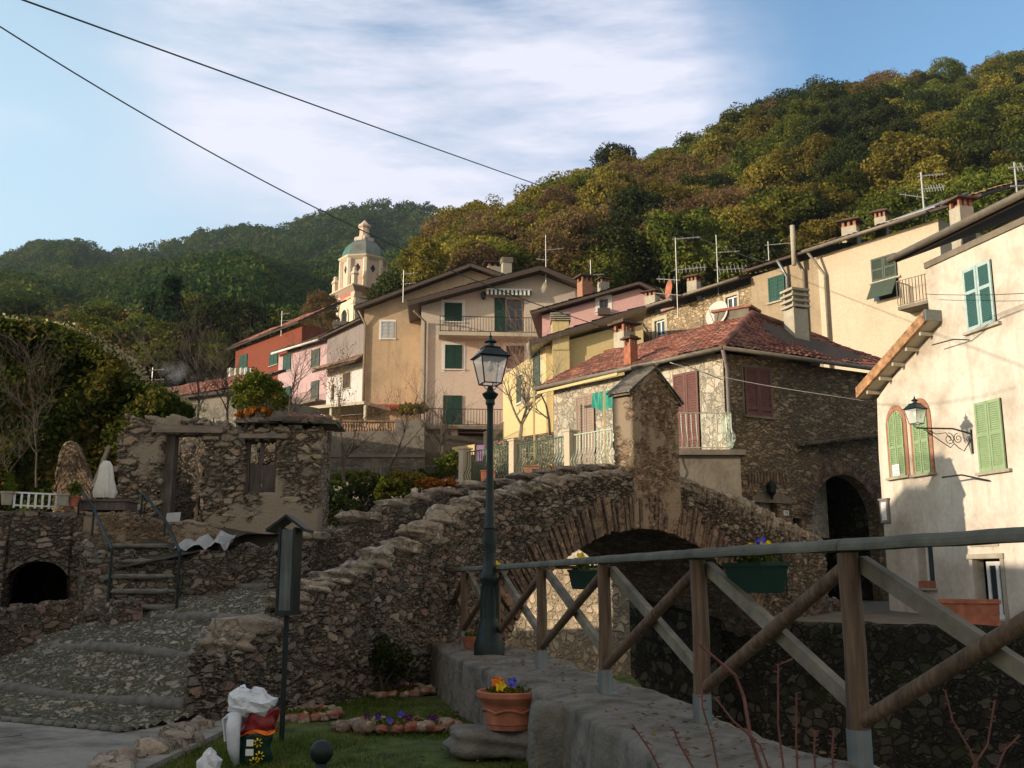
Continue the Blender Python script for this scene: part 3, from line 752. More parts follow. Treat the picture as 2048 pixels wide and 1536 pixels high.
conc = Curve([(-3.3, 6.0), (-3.45, 10.7)], 0)
b = MB(); b.slab([(-14, -4, -1.55), (-3.1, -4, -1.55), (-3.1, 8, -1.55), (-3.0, 11.6, -1.55), (-3.6, 13.2, -1.56), (-8.2, 15.2, -1.56), (-14, 14.5, -1.5)], 0.3)
struct(ob('street', b, M['concrete']))
cr_ = MB()
for pts in ([(-5.6, 9.4), (-5.2, 9.75), (-5.3, 10.1), (-4.95, 10.6)], [(-6.3, 9.3), (-5.9, 9.9), (-6.0, 10.4)]):
    cr_.tube([(x, y, -1.551) for x, y in pts], 0.012, 4)
struct(ob('street_crack', cr_, M['soil']))
ns, nl = 420, 110
V = []; 
def leftw(s): return interp([(-1.2, 5.0), (0, 5.3), (3.2, 5.3), (4.5, 4.3), (6, 3.5), (7, 3.0), (20, 3.0)], s)
for i in range(ns + 1):
    s = -1.15 + 20.5 * i / ns
    kz = 0.0
    for k in (0, 1.33, 2.65, 4.3, 6.0, 7.6, 9.2):
        if 0 < k - s < 1.2: kz -= 0.06 * (1 - (k - s) / 1.2)
    for j in range(nl + 1):
        o = 0.2 + (leftw(s) - 0.2) * j / nl; q = NC.at(s, o); se = s - 0.1 * o if s < 7 else s - 0.1 * o * max(0, (9 - s) / 2)
        kz = 0.0
        for k in (0, 1.33, 2.65, 4.3, 6.0, 7.6, 9.2):
            if 0 < k - se < 1.2: kz -= 0.06 * (1 - (k - se) / 1.2)
        V.append((q[0], q[1], deck_z(se) + kz + 0.012 + 0.05 * (o / 4.5) * (1 if s < 4 else 0)))
Fc = [(i * (nl + 1) + j, (i + 1) * (nl + 1) + j, (i + 1) * (nl + 1) + j + 1, i * (nl + 1) + j + 1) for i in range(ns) for j in range(nl)]
struct(mesh_obj('path', np.array(V), np.array(Fc)[:, ::-1], M['cobble'], smooth=True))
for n_, k in enumerate((0, 1.33, 2.65, 4.3, 6.0, 7.6, 9.2)):
    kb = MB(); pts = []; rad = []; w0 = 0.3; w1 = leftw(k) - 0.1; rs = random.Random(n_)
    for j in range(26):
        o = w0 + (w1 - w0) * j / 25; q = NC.at(k + 0.03 * math.sin(o * 1.1 + n_) + (0.1 * o if k < 7 else 0), o); pts.append((q[0], q[1], deck_z(k) - 0.02 + 0.03 * math.sin(o * 2 + n_))); rad.append(0.085 * rs.uniform(0.9, 1.12))
    kb.tube(pts, rad, 10); struct(ob('kerb', kb, M['kerb'], smooth=True))
# row of edge stones where the cobbles meet the cement
es = MB(); rs = random.Random(4)
for j in range(26):
    q = NC.at(-1.12, 0.3 + j * 0.17); es.lump((q[0], q[1], -1.53), (rs.uniform(0.07, 0.1), 0.055, 0.035), j, 5, 0.12, 3.5, rotz=-0.6)
struct(ob('edge_stones', es, M['kerb'], smooth=True))

EL = [G(*p, -0.96) for p in [(840, 1272), (905, 1310), (1000, 1350), (1118, 1398), (1225, 1456), (1335, 1525)]]
EL = [(v.x, v.y) for v in EL] + [(1.25, 4.2), (1.7, 2.5)]
ER = [(-0.7, 17.6)] + [(v.x, v.y) for v in [G(*p, -0.96) for p in [(1000, 1290), (1120, 1322), (1240, 1368), (1400, 1425), (1540, 1485), (1745, 1540)]]] + [(2.3, 4.2), (2.7, 2.5)]
LW = Curve(EL[::-1], 2)
def lw_th(t):
    q = LW.at(t, 0); return 0.0
def er_x(y):
    tab = sorted([(p[1], p[0]) for p in ER]); return interp(tab, y)
def el_x(y):
    tab = sorted([(p[1], p[0]) for p in EL]); return interp(tab, y)
b = None
V = []; ny = 300; prof = [('L', j / 12) for j in range(13)] + [('T', i / 16) for i in range(1, 17)] + [('R', j / 40) for j in range(1, 41)]
rr = np.random.default_rng(3); je = np.convolve(rr.normal(size=ny + 1), np.hanning(11) / 5, 'same') * 0.045; jr = np.convolve(rr.normal(size=ny + 1), np.hanning(9) / 4, 'same') * 0.07
for i in range(ny + 1):
    y = 2.6 + (17.9 - 2.6) * i / ny; xl = el_x(y) + je[i]; xr = er_x(y) + 0.12 + jr[i]
    for k, h in prof:
        if k == 'L': V.append((xl - 0.06 * (1 - h), y, -1.7 + 0.74 * h + (0 if h < 1 else -0.03)))
        elif k == 'T': V.append((xl + (xr - xl) * h, y, -0.96 + 0.02 * math.sin(h * 9 + y * 1.3) + (-0.05 if h == 1 else 0)))
        else: V.append((xr + 0.03, y, -1.01 - 3.6 * h))
m_ = len(prof); Fc = [(i * m_ + j, i * m_ + j + 1, (i + 1) * m_ + j + 1, (i + 1) * m_ + j) for i in range(ny) for j in range(m_ - 1)]
lw = mesh_obj('low_river_wall', np.array(V), np.array(Fc)[:, ::-1], M['lowwall'], smooth=True)
tag(lw, 'low rough cement wall along the lawn carrying the timber fence', 'wall')
def lawn_z(x, y): return -1.6 + 0.03 * math.sin(x * 2) * math.cos(y * 1.6)
flatgrid('lawn', -3.6, 2.0, 2.0, 17.5, lawn_z, M['lawn'], 40)
b = MB(); b.poly([(-2, -6, -3.9), (14, -6, -3.9), (14, 40, -3.9), (-12, 40, -3.9)]); struct(ob('river', b, M['water']))
# street in front of the houses on the far bank
W0 = G(1525, 1243, -0.95); W1 = G(2048, 1256, -0.95)
WD = (Vector((W1.x - W0.x, W1.y - W0.y))).normalized()
wa = Vector((W0.x, W0.y)) - WD * 1.2; wb = Vector((W1.x, W1.y)) + WD * 14
FW = Curve([tuple(wa), tuple(wb)], 0)
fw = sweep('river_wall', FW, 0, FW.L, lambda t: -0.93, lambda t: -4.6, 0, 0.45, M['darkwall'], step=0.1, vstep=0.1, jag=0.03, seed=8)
tag(fw, 'dark mossy retaining wall of the far bank below the terracotta trough', 'wall')
sn = Vector((-WD.y, WD.x))
b = MB(); A_ = wa + sn * 0.4; B_ = wb + sn * 0.4; C_ = B_ + sn * 14; D_ = wa + Vector((0.5, 1)) * 9
b.add([(A_.x, A_.y, -0.95), (B_.x, B_.y, -0.95), (C_.x, C_.y, -0.95 + 0.0), (D_.x + 6, D_.y + 6, -0.5), (D_.x - 1.2, D_.y, -0.55)], [(0, 1, 2, 3, 4)]); struct(ob('far_bank_street', b, M['street']))

# ------------------------------------------------------------------ the humpback bridge
BR = thing('stone_bridge', 'humpbacked fieldstone footbridge with a rubble pier at its crown', 'bridge', (2.5, 20.5, -2))
sc_ = NC.sight(1290, 1055)[0]; zc = NC.sight(1290, 1055)[1]
RA = 5.3; AZ = zc - RA; RING = 0.62
def intr(s, R_=RA):
    d = s - sc_; return AZ + math.sqrt(max(0.0, R_ * R_ - d * d)) if abs(d) < R_ else -9
def face_bot(s):
    g = -1.85 if s < 5.0 else -4.6
    z = intr(s, RA + RING - 0.12); return max(g, z) if z > -4.6 and abs(s - sc_) < RA + RING - 0.15 else g
ptab = [NC.sight(*p) for p in [(444, 1288), (500, 1266), (548, 1246), (580, 1200), (620, 1180), (700, 1140), (780, 1105), (848, 1066), (862, 1050), (905, 1024), (930, 1010), (1000, 985), (1100, 962), (1180, 948), (1240, 941)]]
ptab += [NC.sight(*p) for p in [(1350, 955), (1400, 972), (1450, 990), (1500, 1008), (1560, 1040), (1600, 1060), (1650, 1085)]]
ptab = sorted(ptab); ptab = [(s, z - 0.10) for s, z in ptab]
S_END = ptab[-1][0]
def par_top(s): return interp(ptab, s)
sweep('parapet', NC, -0.03, S_END, par_top, face_bot, 0, 0.42, M['bridge'], BR, 0.045, 0.045, 0.05, seed=2)
lowend = sweep('abutment', NC, S_END - 0.05, S_END + 2.2, lambda s: -0.35 - 0.25 * (s - S_END), lambda s: -4.6, 0.05, 0.42, M['bridge'], BR, 0.06, 0.06, 0.05, seed=3)
# far parapet: its crest seen beyond the path
FO = 3.0
ftab = sorted([NC.sight(*p, off=FO) for p in [(600, 1080), (640, 1062), (700, 1042), (760, 1010), (800, 1000), (860, 985), (950, 965), (1000, 958), (1060, 945), (1130, 935), (1180, 930), (1225, 925)]])
f_last = ftab[-1]; ftab += [(f_last[0] + 2, f_last[1] - 0.15), (16.5, 1.0), (18.5, 0.0)]
ftab = [(s, z - 0.08) for s, z in ftab]
sweep('far_parapet', NC, ftab[0][0] - 0.3, 18.5, lambda s: interp(ftab, s), lambda s: max(-4.6 if s > 6.3 else -1.2, intr(s) + 0.05), FO, 0.42, M['bridge'], BR, 0.06, 0.06, 0.05, seed=4)
# barrel under the deck
V = []; th0 = math.asin(0.985); nb = 90; nw = 30
for i in range(nb + 1):
    a = -th0 + 2 * th0 * i / nb; s = sc_ + RA * math.sin(a); z = AZ + RA * math.cos(a)
    for j in range(nw + 1): q = NC.at(s, 0.03 + (FO + 0.36) * j / nw); V.append((q[0], q[1], z))
Fc = [(i * (nw + 1) + j, (i + 1) * (nw + 1) + j, (i + 1) * (nw + 1) + j + 1, i * (nw + 1) + j + 1) for i in range(nb) for j in range(nw)]
mesh_obj('barrel_vault', np.array(V), np.array(Fc), M['rubble'], BR, smooth=True)
vb = MB(); rs = random.Random(12); a = -1.25
while a < 1.25:
    da = rs.uniform(0.012, 0.03); s0 = sc_; r1 = RA + RING * rs.uniform(0.8, 1.15) + (0.25 if rs.random() < 0.15 else 0); r0 = RA - rs.uniform(0, 0.05); o0 = -rs.uniform(0.02, 0.09)
    pts = []
    for (r_, aa) in ((r0, a + 0.002), (r0, a + da - 0.002), (r1, a + da - 0.004 + rs.uniform(-0.004, 0.004)), (r1, a + 0.004)):
        for o in (o0, 0.34): q = NC.at(sc_ + r_ * math.sin(aa), o); pts.append((q[0], q[1], AZ + r_ * math.cos(aa)))
    vb.hexa([pts[0], pts[2], pts[3], pts[1], pts[6], pts[4], pts[5], pts[7]])
    a += da
ob('arch_ring', vb, M['voussoir'], BR)
# coping stones along the crest
cp = MB(); rs = random.Random(5); s = 0.1
while s < S_END - 0.2:
    L = rs.uniform(0.28, 0.62)
    if not (9.9 < s + L / 2 < 12.05):
        q = NC.at(s + L / 2, 0.21); d = NC.at(s + L / 2 + 0.1, 0) - NC.at(s + L / 2 - 0.1, 0); ang = math.atan2(d[1], d[0]); up = rs.uniform(0.0, 0.05)
        cp.lump((q[0], q[1] , par_top(s + L / 2) + up - 0.01), (L * 0.53, 0.25 * rs.uniform(0.85, 1.12), rs.uniform(0.09, 0.15)), int(s * 100), 12, 0.26, 3.0, ang + rs.uniform(-0.12, 0.12))
    s += L
ob('coping', cp, M['coping'], BR, smooth=True); cp = MB()
for px, py, r_ in [(905, 1028, (0.27, 0.26, 0.2)), (868, 1062, (0.24, 0.25, 0.22)), (520, 1242, (0.4, 0.3, 0.12))]:
    s_, z_ = NC.sight(px, py); q = NC.at(s_, 0.2); cp.lump((q[0], q[1], z_ - 0.06), r_, px, 10, 0.1, 4.0, 0.9)
ob('coping', cp, M['coping'], BR, smooth=True); cp = MB()
s = ftab[0][0]
while s < 17:
    L = rs.uniform(0.4, 0.9); q = NC.at(s + L / 2, FO + 0.2); d = NC.at(s + L / 2 + 0.1, 0) - NC.at(s + L / 2 - 0.1, 0)
    cp.lump((q[0], q[1], interp(ftab, s + L / 2) + 0.0), (L * 0.52, 0.26, rs.uniform(0.07, 0.11)), int(s * 77), 8, 0.18, 3.0, math.atan2(d[1], d[0])); s += L
ob('coping', cp, M['coping'], BR, smooth=True)
# standing stones on the right-hand descent
st = MB(); s = 12.4
while s < S_END:
    q = NC.at(s, 0.16); st.lump((q[0], q[1], par_top(s) - 0.05), (0.1, 0.2, rs.uniform(0.17, 0.27)), int(s * 55), 7, 0.15, 3.5, 0.8); s += rs.uniform(0.17, 0.24)
ob('standing_coping', st, M['coping'], BR, smooth=True)
# the pier on the crown
p0 = NC.sight(1262, 850)[0]; p1 = NC.sight(1352, 850)[0]; pk = NC.sight(1305, 725); zr = NC.sight(1262, 778)[1]; zr2 = NC.sight(1352, 800)[1]
def pier_top(s): return interp([(p0, zr - 0.02), (pk[0], pk[1] - 0.12), (p1, zr2 + 0.1)], s)
pr = sweep('pier', NC, p0, p1, pier_top, lambda s: 1.0, -0.04, 0.48, M['pier'], BR, 0.035, 0.035, 0.0, seed=9, rnd=0.02)
sb = MB(); rs = random.Random(3)
def rslab(sa, za, sb_, zb_, t, o0, o1):
    qs = [(sa, o0, za), (sb_, o0, zb_), (sb_, o1, zb_), (sa, o1, za)]
    pts = [Vector((*NC.at(s_, o_), z_)) for s_, o_, z_ in qs]; sb.slab(pts, t)
for k in range(2):
    rslab(pk[0] + 0.1 - 0.05 * k, pk[1] - 0.02 - k * 0.055, p0 - 0.08 - 0.04 * (2 - k), zr - 0.06 - k * 0.05, 0.03, -0.1 + 0.02 * k, 0.5 - 0.02 * k)
    rslab(pk[0] - 0.1 + 0.05 * k, pk[1] - 0.03 - k * 0.055, p1 + 0.08 + 0.06 * (2 - k), zr2 - 0.05 - k * 0.05, 0.035, -0.1 + 0.02 * k, 0.5 - 0.02 * k)
ob('roof_slab', sb, M['slate'], pr)

# ------------------------------------------------------------------ wall left of the path, steps, terrace, ruin
LWALL = Curve([tuple(NC.at(3.0, 5.9)), tuple(NC.at(3.7, 5.2)), tuple(NC.at(5.5, 3.85)), tuple(NC.at(6.6, 3.15))], 2)
lt = sorted([LWALL.sight(*p, lo=-0.5) for p in [(372, 1108), (430, 1098), (500, 1085), (560, 1088), (600, 1080)]])
w_ = sweep('retaining_wall', LWALL, 0, LWALL.L + 0.2, lambda s: interp(lt, s) - 0.05, lambda s: -1.0, -0.02, 0.5, M['rubble'], None, 0.045, 0.045, 0.06, seed=6)
tag(w_, 'rounded fieldstone wall holding the bank between the steps and the bridge ramp', 'wall')
# steps
M['stepwall'] = masonry('step_rubble', ST_COLS, (0.09, 0.075, 0.055), 6.0, 2.2, 0, 0.06, 0.5, 1.0)
SB = G(228, 1250, -0.72); SBv = Vector((SB.x, SB.y)); sdir = Vector((-0.42, 0.907)); sx = Vector((0.907, 0.42)) * 1.0
sy = [1211, 1179, 1149, 1119, 1088]
stp = thing('stone_steps', 'flight of worn stone steps rising from the path to the left terrace', 'steps', (SB.x, SB.y, -0.8)); zprev = -0.95; y_ = 0.0
sxn = Vector((1.0, 0.06))
SR0 = SBv; stz = []
for k, py in enumerate(sy):
    run = 0.30; f0 = SBv + sdir * (k * run); z = ray(262, py)[2] * (f0.y / ray(262, py)[1]); stz.append((f0, z))
    w = 0.98 + 0.1 * (k == 0); mbk = MB(); a0 = f0 - sxn * 0.03; a1 = f0 + sxn * w; b1 = a1 + sdir * 1.2; b0 = a0 + sdir * 1.2
    mbk.hexa([(a0.x, a0.y, z - 0.9), (a1.x, a1.y, z - 0.9), (b1.x, b1.y, z - 0.9), (b0.x, b0.y, z - 0.9), (a0.x, a0.y, z - 0.06), (a1.x, a1.y, z - 0.06), (b1.x, b1.y, z - 0.06), (b0.x, b0.y, z - 0.06)])
    ob('riser', mbk, M['stepwall'], stp)
    tr = MB(); c0 = (a0 + a1) / 2 + sdir * 0.17; tr.lump((c0.x, c0.y, z - 0.035), (w * 0.53, 0.23, 0.045), k, 8, 0.05, 7.0, 0.06); ob('tread', tr, M['kerb'], stp, smooth=True)
TZ = stz[-1][1]
# terrace wall on the left, with the dark arched cellar mouth
Lx = G(0, 1205, -0.5)
TW = Curve([(-13, 17.0), (-7.75, 18.3), (-6.85, 18.7)], 0)
tt = sorted([TW.sight(*p, lo=-1) for p in [(0, 1018), (100, 1022), (190, 1030)]])
a_c = TW.sight(75, 1150)[0]; a_r = abs(TW.sight(140, 1150)[0] - a_c); a_top = TW.sight(75, 1122)[1]
print('terrace', tt, a_c, a_r, a_top, TW.L, 'TZ', TZ, 'steps', SB)
def tw_bot(s):
    d = abs(s - a_c)
    return (a_top - a_r * 0.8) + a_r * 0.8 * math.sqrt(max(0, 1 - (d / a_r) ** 2)) if d < a_r else -1.6
tw = thing('terrace_wall', 'tall rubble terrace wall with a dark arched cellar mouth at the left', 'wall', (-8.5, 18, -1.6))
sweep('wall', TW, 0, TW.L, lambda s: interp(tt, s) - 0.04, tw_bot, -0.0, 0.5, M['rubble'], tw, 0.05, 0.05, 0.03, seed=16)
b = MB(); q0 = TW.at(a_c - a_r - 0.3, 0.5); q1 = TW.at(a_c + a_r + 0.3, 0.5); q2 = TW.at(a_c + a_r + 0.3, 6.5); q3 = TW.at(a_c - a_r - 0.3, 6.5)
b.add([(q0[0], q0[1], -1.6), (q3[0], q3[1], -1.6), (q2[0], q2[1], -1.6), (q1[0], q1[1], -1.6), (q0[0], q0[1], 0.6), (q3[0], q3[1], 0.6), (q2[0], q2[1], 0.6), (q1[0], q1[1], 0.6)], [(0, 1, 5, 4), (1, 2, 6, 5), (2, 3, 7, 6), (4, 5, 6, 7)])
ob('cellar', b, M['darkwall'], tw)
# terrace floor and bank behind
zt_ = tt[0][1] - 0.02
b = MB(); b.slab([(-30, 16.5, zt_), (-13, 17.3, zt_), (-7.9, 18.6, zt_), (-7.3, 20.4, zt_), (-8, 22, zt_), (-12, 25, zt_), (-30, 30, zt_)], 0.35); struct(ob('terrace', b, M['concrete']))
def bank(x, y): return interp([(17, 0.2), (19, 0.85), (20.5, 1.0), (22.4, 0.9), (23.2, -1.2), (29, -0.6), (34, 1.6)], y) - max(0, (x + 3.6)) * 0.5 + 0.08 * math.sin(3 * x) * math.sin(2.3 * y)
V = []; Fc = []; nn = 40
for j in range(nn + 1):
    y = 17.2 + (34 - 17.2) * j / nn; xl = -7.6 if y < 20 else -12; xr = interp([(17.2, -5.9), (18.6, -5.2), (20, -4.0), (22, -3.0), (34, -3.6)], y)
    if y < 18.6: xl = -6.7
    for i in range(nn + 1): x = xl + (xr - xl) * i / nn; V.append((x, y, bank(x, y)))
Fc = [(j * (nn + 1) + i, j * (nn + 1) + i + 1, (j + 1) * (nn + 1) + i + 1, (j + 1) * (nn + 1) + i) for j in range(nn) for i in range(nn)]
struct(mesh_obj('bank', V, Fc, M['soil'], smooth=True))
# low wall before the cellar
q0 = G(236, 1262, -0.78)
LF = Curve([(-9.6, 13.4), (G(0, 1320, -1.25).x - 0.2, G(0, 1320, -1.25).y - 0.1), (G(160, 1272, -0.95).x, G(160, 1272, -0.95).y), (q0.x - 0.15, q0.y + 0.15)], 1)
lft = sorted([LF.sight(*p, lo=-1) for p in [(0, 1212), (60, 1205), (120, 1198), (190, 1200), (225, 1195)]])
w_ = sweep('low_garden_wall', LF, 0, LF.L, lambda s: interp(lft, s) - 0.05, lambda s: -1.7, 0, 0.42, M['rubble'], None, 0.045, 0.045, 0.05, seed=26)
tag(w_, 'low rounded fieldstone wall in front of the dark cellar arch', 'wall')
cheek = Curve([(SBv.x - 0.12, SBv.y + 0.1), tuple(SBv + sdir * 2.2 + Vector((-0.12, 0)))], 0)
w_ = sweep('stair_wall', cheek, 0, cheek.L, lambda s: interp([(0, -0.6), (0.5, -0.2), (1.2, 0.35), (2.2, 1.05)], s), lambda s: -1.4, 0, 0.4, M['rubble'], None, 0.05, 0.05, 0.05, seed=27)
tag(w_, 'stepped rubble cheek wall on the left of the stone steps', 'wall')

# the roofless ruin
RU = Fac(plan(228, 1000, 19.8), plan(630, 1000, 20.0))
ru = thing('ruined_house', 'roofless fieldstone ruin with an empty doorway and a boarded window', 'ruin', (-6, 20.5, 0.6))
RC = Curve([tuple(RU.a), tuple(RU.b)], 0)
def ruz(px, py): return RU.uz(px, py)
door = (RU.rect(318, 866, 405, 1062)); win = RU.rect(486, 878, 556, 985)
edge = sorted([(ruz(x, y)[1], ruz(x, y)[0]) for x, y in [(232, 1060), (226, 1000), (240, 950), (228, 920), (232, 880), (250, 868), (254, 850), (262, 830)]])
topt = sorted([ruz(*p) for p in [(262, 828), (300, 832), (340, 828), (400, 832), (455, 842), (475, 850), (560, 846), (630, 850)]])
R0 = 0.62   # nominal depth
rng_r = np.random.default_rng(31)
du = 0.04; us = np.arange(0, RU.L + du, du); zs = np.arange(0.2, 4.2, du)
jx = lambda z: interp(edge, z) + 0.05 * math.sin(z * 17) + 0.04 * math.sin(z * 31)
def inside(u, z):
    if z > interp(topt, u) - 0.06 + 0.03 * math.sin(u * 13): return False
    if u < jx(z): return False
    if door[0] + 0.04 * math.sin(z * 14) < u < door[1] - 0.05 * math.sin(z * 11 + 1) and z < door[3]: return False
    if win[0] < u < win[1] and win[2] < z < win[3]: return False
    return True
cells = set()
for i, u in enumerate(us):
    for j, z in enumerate(zs):
        if inside(u + du / 2, z + du / 2): cells.add((i, j))
V = []; idx = {}; Fc = []
def vid(i, j, k):
    key = (i, j, k)
    if key not in idx:
        idx[key] = len(V); o = [0.0, -0.14, -0.28, -0.45][k]; p = RU.pt(us[0] + i * du, 0.2 + j * du, o); V.append(tuple(p))
    return idx[key]
for (i, j) in cells:
    Fc.append((vid(i, j, 0), vid(i + 1, j, 0), vid(i + 1, j + 1, 0), vid(i, j + 1, 0)))
    Fc.append((vid(i, j, 3), vid(i, j + 1, 3), vid(i + 1, j + 1, 3), vid(i + 1, j, 3)))
    for di, dj, e in ((-1, 0, ((0, 1), (0, 0))), (1, 0, ((1, 0), (1, 1))), (0, -1, ((0, 0), (1, 0))), (0, 1, ((1, 1), (0, 1)))):
        if (i + di, j + dj) not in cells:
            (a, b_), (c, d) = e
            for k in range(3): Fc.append((vid(i + a, j + b_, k), vid(i + a, j + b_, k + 1), vid(i + c, j + d, k + 1), vid(i + c, j + d, k)))
mesh_obj('wall', np.array(V), np.array(Fc), M['ruin'], ru, smooth=True)
b = MB(); u0, u1, z0, z1 = RU.rect(306, 852, 447, 866); b.fbox(RU, u0, u1, z0, z1, -0.3, 0.08); ob('lintel', b, M['palewood'], ru)
b = MB(); u0, u1, z0, z1 = RU.rect(480, 868, 575, 877); b.fbox(RU, u0, u1, z0, z1, -0.3, 0.06); ob('lintel', b, M['palewood'], ru)
b = MB(); u0, u1, z0, z1 = RU.rect(318, 868, 342, 1040); b.fbox(RU, u0, u1, z0, z1, -0.4, -0.12); ob('door_post', b, M['oldwood'], ru)
b = MB(); u0, u1, z0, z1 = win; b.fbox(RU, u0, u0 + 0.09, z0, z1, -0.26, -0.16); b.fbox(RU, u1 - 0.1, u1, z0, z1, -0.26, -0.16); wf = ob('window_frame', b, M['oldwood'], ru)
b = MB(); w3 = (u1 - u0 - 0.19) / 2; zz = z0 + (z1 - z0) * 0.56
for k in range(2): b.fbox(RU, u0 + 0.09 + k * w3 + 0.008, u0 + 0.09 + (k + 1) * w3 - 0.008, z0, zz - 0.03 * k, -0.235, -0.205)
b.fbox(RU, u0 + 0.09 + w3 * 0.82, u0 + 0.09 + w3 * 1.1, zz, z1, -0.235, -0.205); b.fbox(RU, u0 + 0.09 + w3 * 1.1, u1 - 0.1, zz + 0.2, zz + 0.24, -0.235, -0.205)
ob('boarding', b, M['oldwood'], ru)
# side and back of the ruin: rough walls seen through the door
RBK = Curve([tuple(RU.a - RU.n * 1.75 + RU.d * 0.35), tuple(RU.b - RU.n * 1.75)], 0)
sweep('back_wall', RBK, 0, RBK.L, lambda s: 3.05 + 0.15 * math.sin(s * 2.2), lambda s: 0.0, -0.1, 0.4, M['rubble'], ru, 0.08, 0.08, 0.08, seed=41)
RSD = Curve([tuple(RU.b - RU.d * 0.42 - RU.n * 0.4), tuple(RU.b - RU.d * 0.42 - RU.n * 1.7)], 0)
sweep('side_wall', RSD, 0, RSD.L, lambda s: 3.15, lambda s: 0.0, -0.4, 0.4, M['ruin'], ru, 0.06, 0.06, 0.03, seed=42)
# slab and tile roof over the right part
b = MB(); rs = random.Random(9)
for k in range(16):
    u0 = ruz(472, 850)[0] + (RU.L + 0.25 - ruz(472, 850)[0]) * k / 16; wdt = 0.26; z_ = interp(topt, u0) + 0.03 + rs.uniform(-0.02, 0.03)
    b.fbox(RU, u0, u0 + wdt, z_ - 0.02, z_ + 0.03, -0.5, rs.uniform(0.12, 0.26))
    b.fbox(RU, u0 + 0.03, u0 + wdt + 0.02, z_ + 0.035, z_ + 0.075, -1.3, rs.uniform(0.02, 0.12))
rf = ob('roof', b, M['slate'], ru)
b = MB()
for k in range(6):
    u0 = ruz(575, 840)[0] + k * 0.14; p = RU.pt(u0, interp(topt, u0) + 0.12, -0.1); q = RU.pt(u0 + rs.uniform(-0.05, 0.05), interp(topt, u0) + 0.34, -1.2); b.tube([p, q], 0.075, 6)
ob('tile', b, M['tile'], rf)
LN = Curve([tuple(stz[-1][0] + sdir * 0.75 + Vector((-0.5, -0.1))), tuple(stz[-1][0] + sdir * 0.75 + Vector((1.9, 0.3)))], 0)
w_ = sweep('landing_wall', LN, 0, LN.L, lambda s: TZ + 0.62 - 0.1 * s, lambda s: -0.6, 0, 0.5, M['pier'], None, 0.05, 0.05, 0.05, seed=61)
tag(w_, 'short rubble wall closing the top of the stone steps below the ruin', 'wall')
# broken stub of wall to its left
STB = Fac(plan(108, 1000, 20.6), plan(182, 1000, 20.8)); SBC = Curve([tuple(STB.a), tuple(STB.b)], 0)
stt = sorted([STB.uz(*p) for p in [(108, 960), (125, 885), (140, 875), (155, 885), (172, 930), (182, 960)]])
w_ = sweep('wall_stub', SBC, 0, SBC.L, lambda s: interp(stt, s) - 0.04, lambda s: 0.8, 0, 0.45, M['pier'], None, 0.04, 0.04, 0.04, seed=51)
tag(w_, 'broken stub of plastered stone wall left of the ruin', 'wall')

# ------------------------------------------------------------------ house building kit
def body(root, fc, prof, zb, depth, mat, holes=(), name='wall', reveal=0.22, back=True, skew=None):
    """prof: top outline [(u, z)] left to right; holes: (u0, u1, z0, z1) or ('arch', u0, u1, z0, zspring)"""
    outer = [(prof[0][0], zb)] + [(prof[-1][0], zb)] + list(reversed(prof))
    loops = [outer]; mb = MB(); mb2 = MB()
    for h in holes:
        if h[0] == 'arch':
            _, a, c, z0, zs = h; r = (c - a) / 2; n = 12
            lp = [(a, z0), (c, z0)] + [(a + r + r * math.cos(math.pi * k / n), zs + r * math.sin(math.pi * k / n)) for k in range(n + 1)]
        else:
            a, c, z0, z1 = h; lp = [(a, z0), (c, z0), (c, z1), (a, z1)]
        loops.append(lp[::-1])
    flat = [q for l in loops for q in l]
    tris = tessellate_polygon([[Vector((q[0], q[1], 0)) for q in l] for l in loops])
    fs = []
    for t in tris:
        a, b_, c = [flat[i] for i in t]; ar = (b_[0] - a[0]) * (c[1] - a[1]) - (b_[1] - a[1]) * (c[0] - a[0]); fs.append(t if ar > 0 else t[::-1])
    mb.add([fc.pt(u, z) for u, z in flat], fs)
    for l in loops[1:]:
        n = len(l)
        mb.add([fc.pt(u, z) for u, z in l] + [fc.pt(u, z, -reveal) for u, z in l], [(i, (i + 1) % n, (i + 1) % n + n, i + n) for i in range(n)])
    n = len(outer); sk = (lambda p: p) if skew is None else skew
    bk = [fc.pt(u, z, -depth) for u, z in outer]
    mb.add([fc.pt(u, z) for u, z in outer] + bk, [(i + n, (i + 1) % n + n, (i + 1) % n, i) for i in range(n)] + [tuple(range(2 * n - 1, n - 1, -1))])
    return ob(name, mb, mat, root)


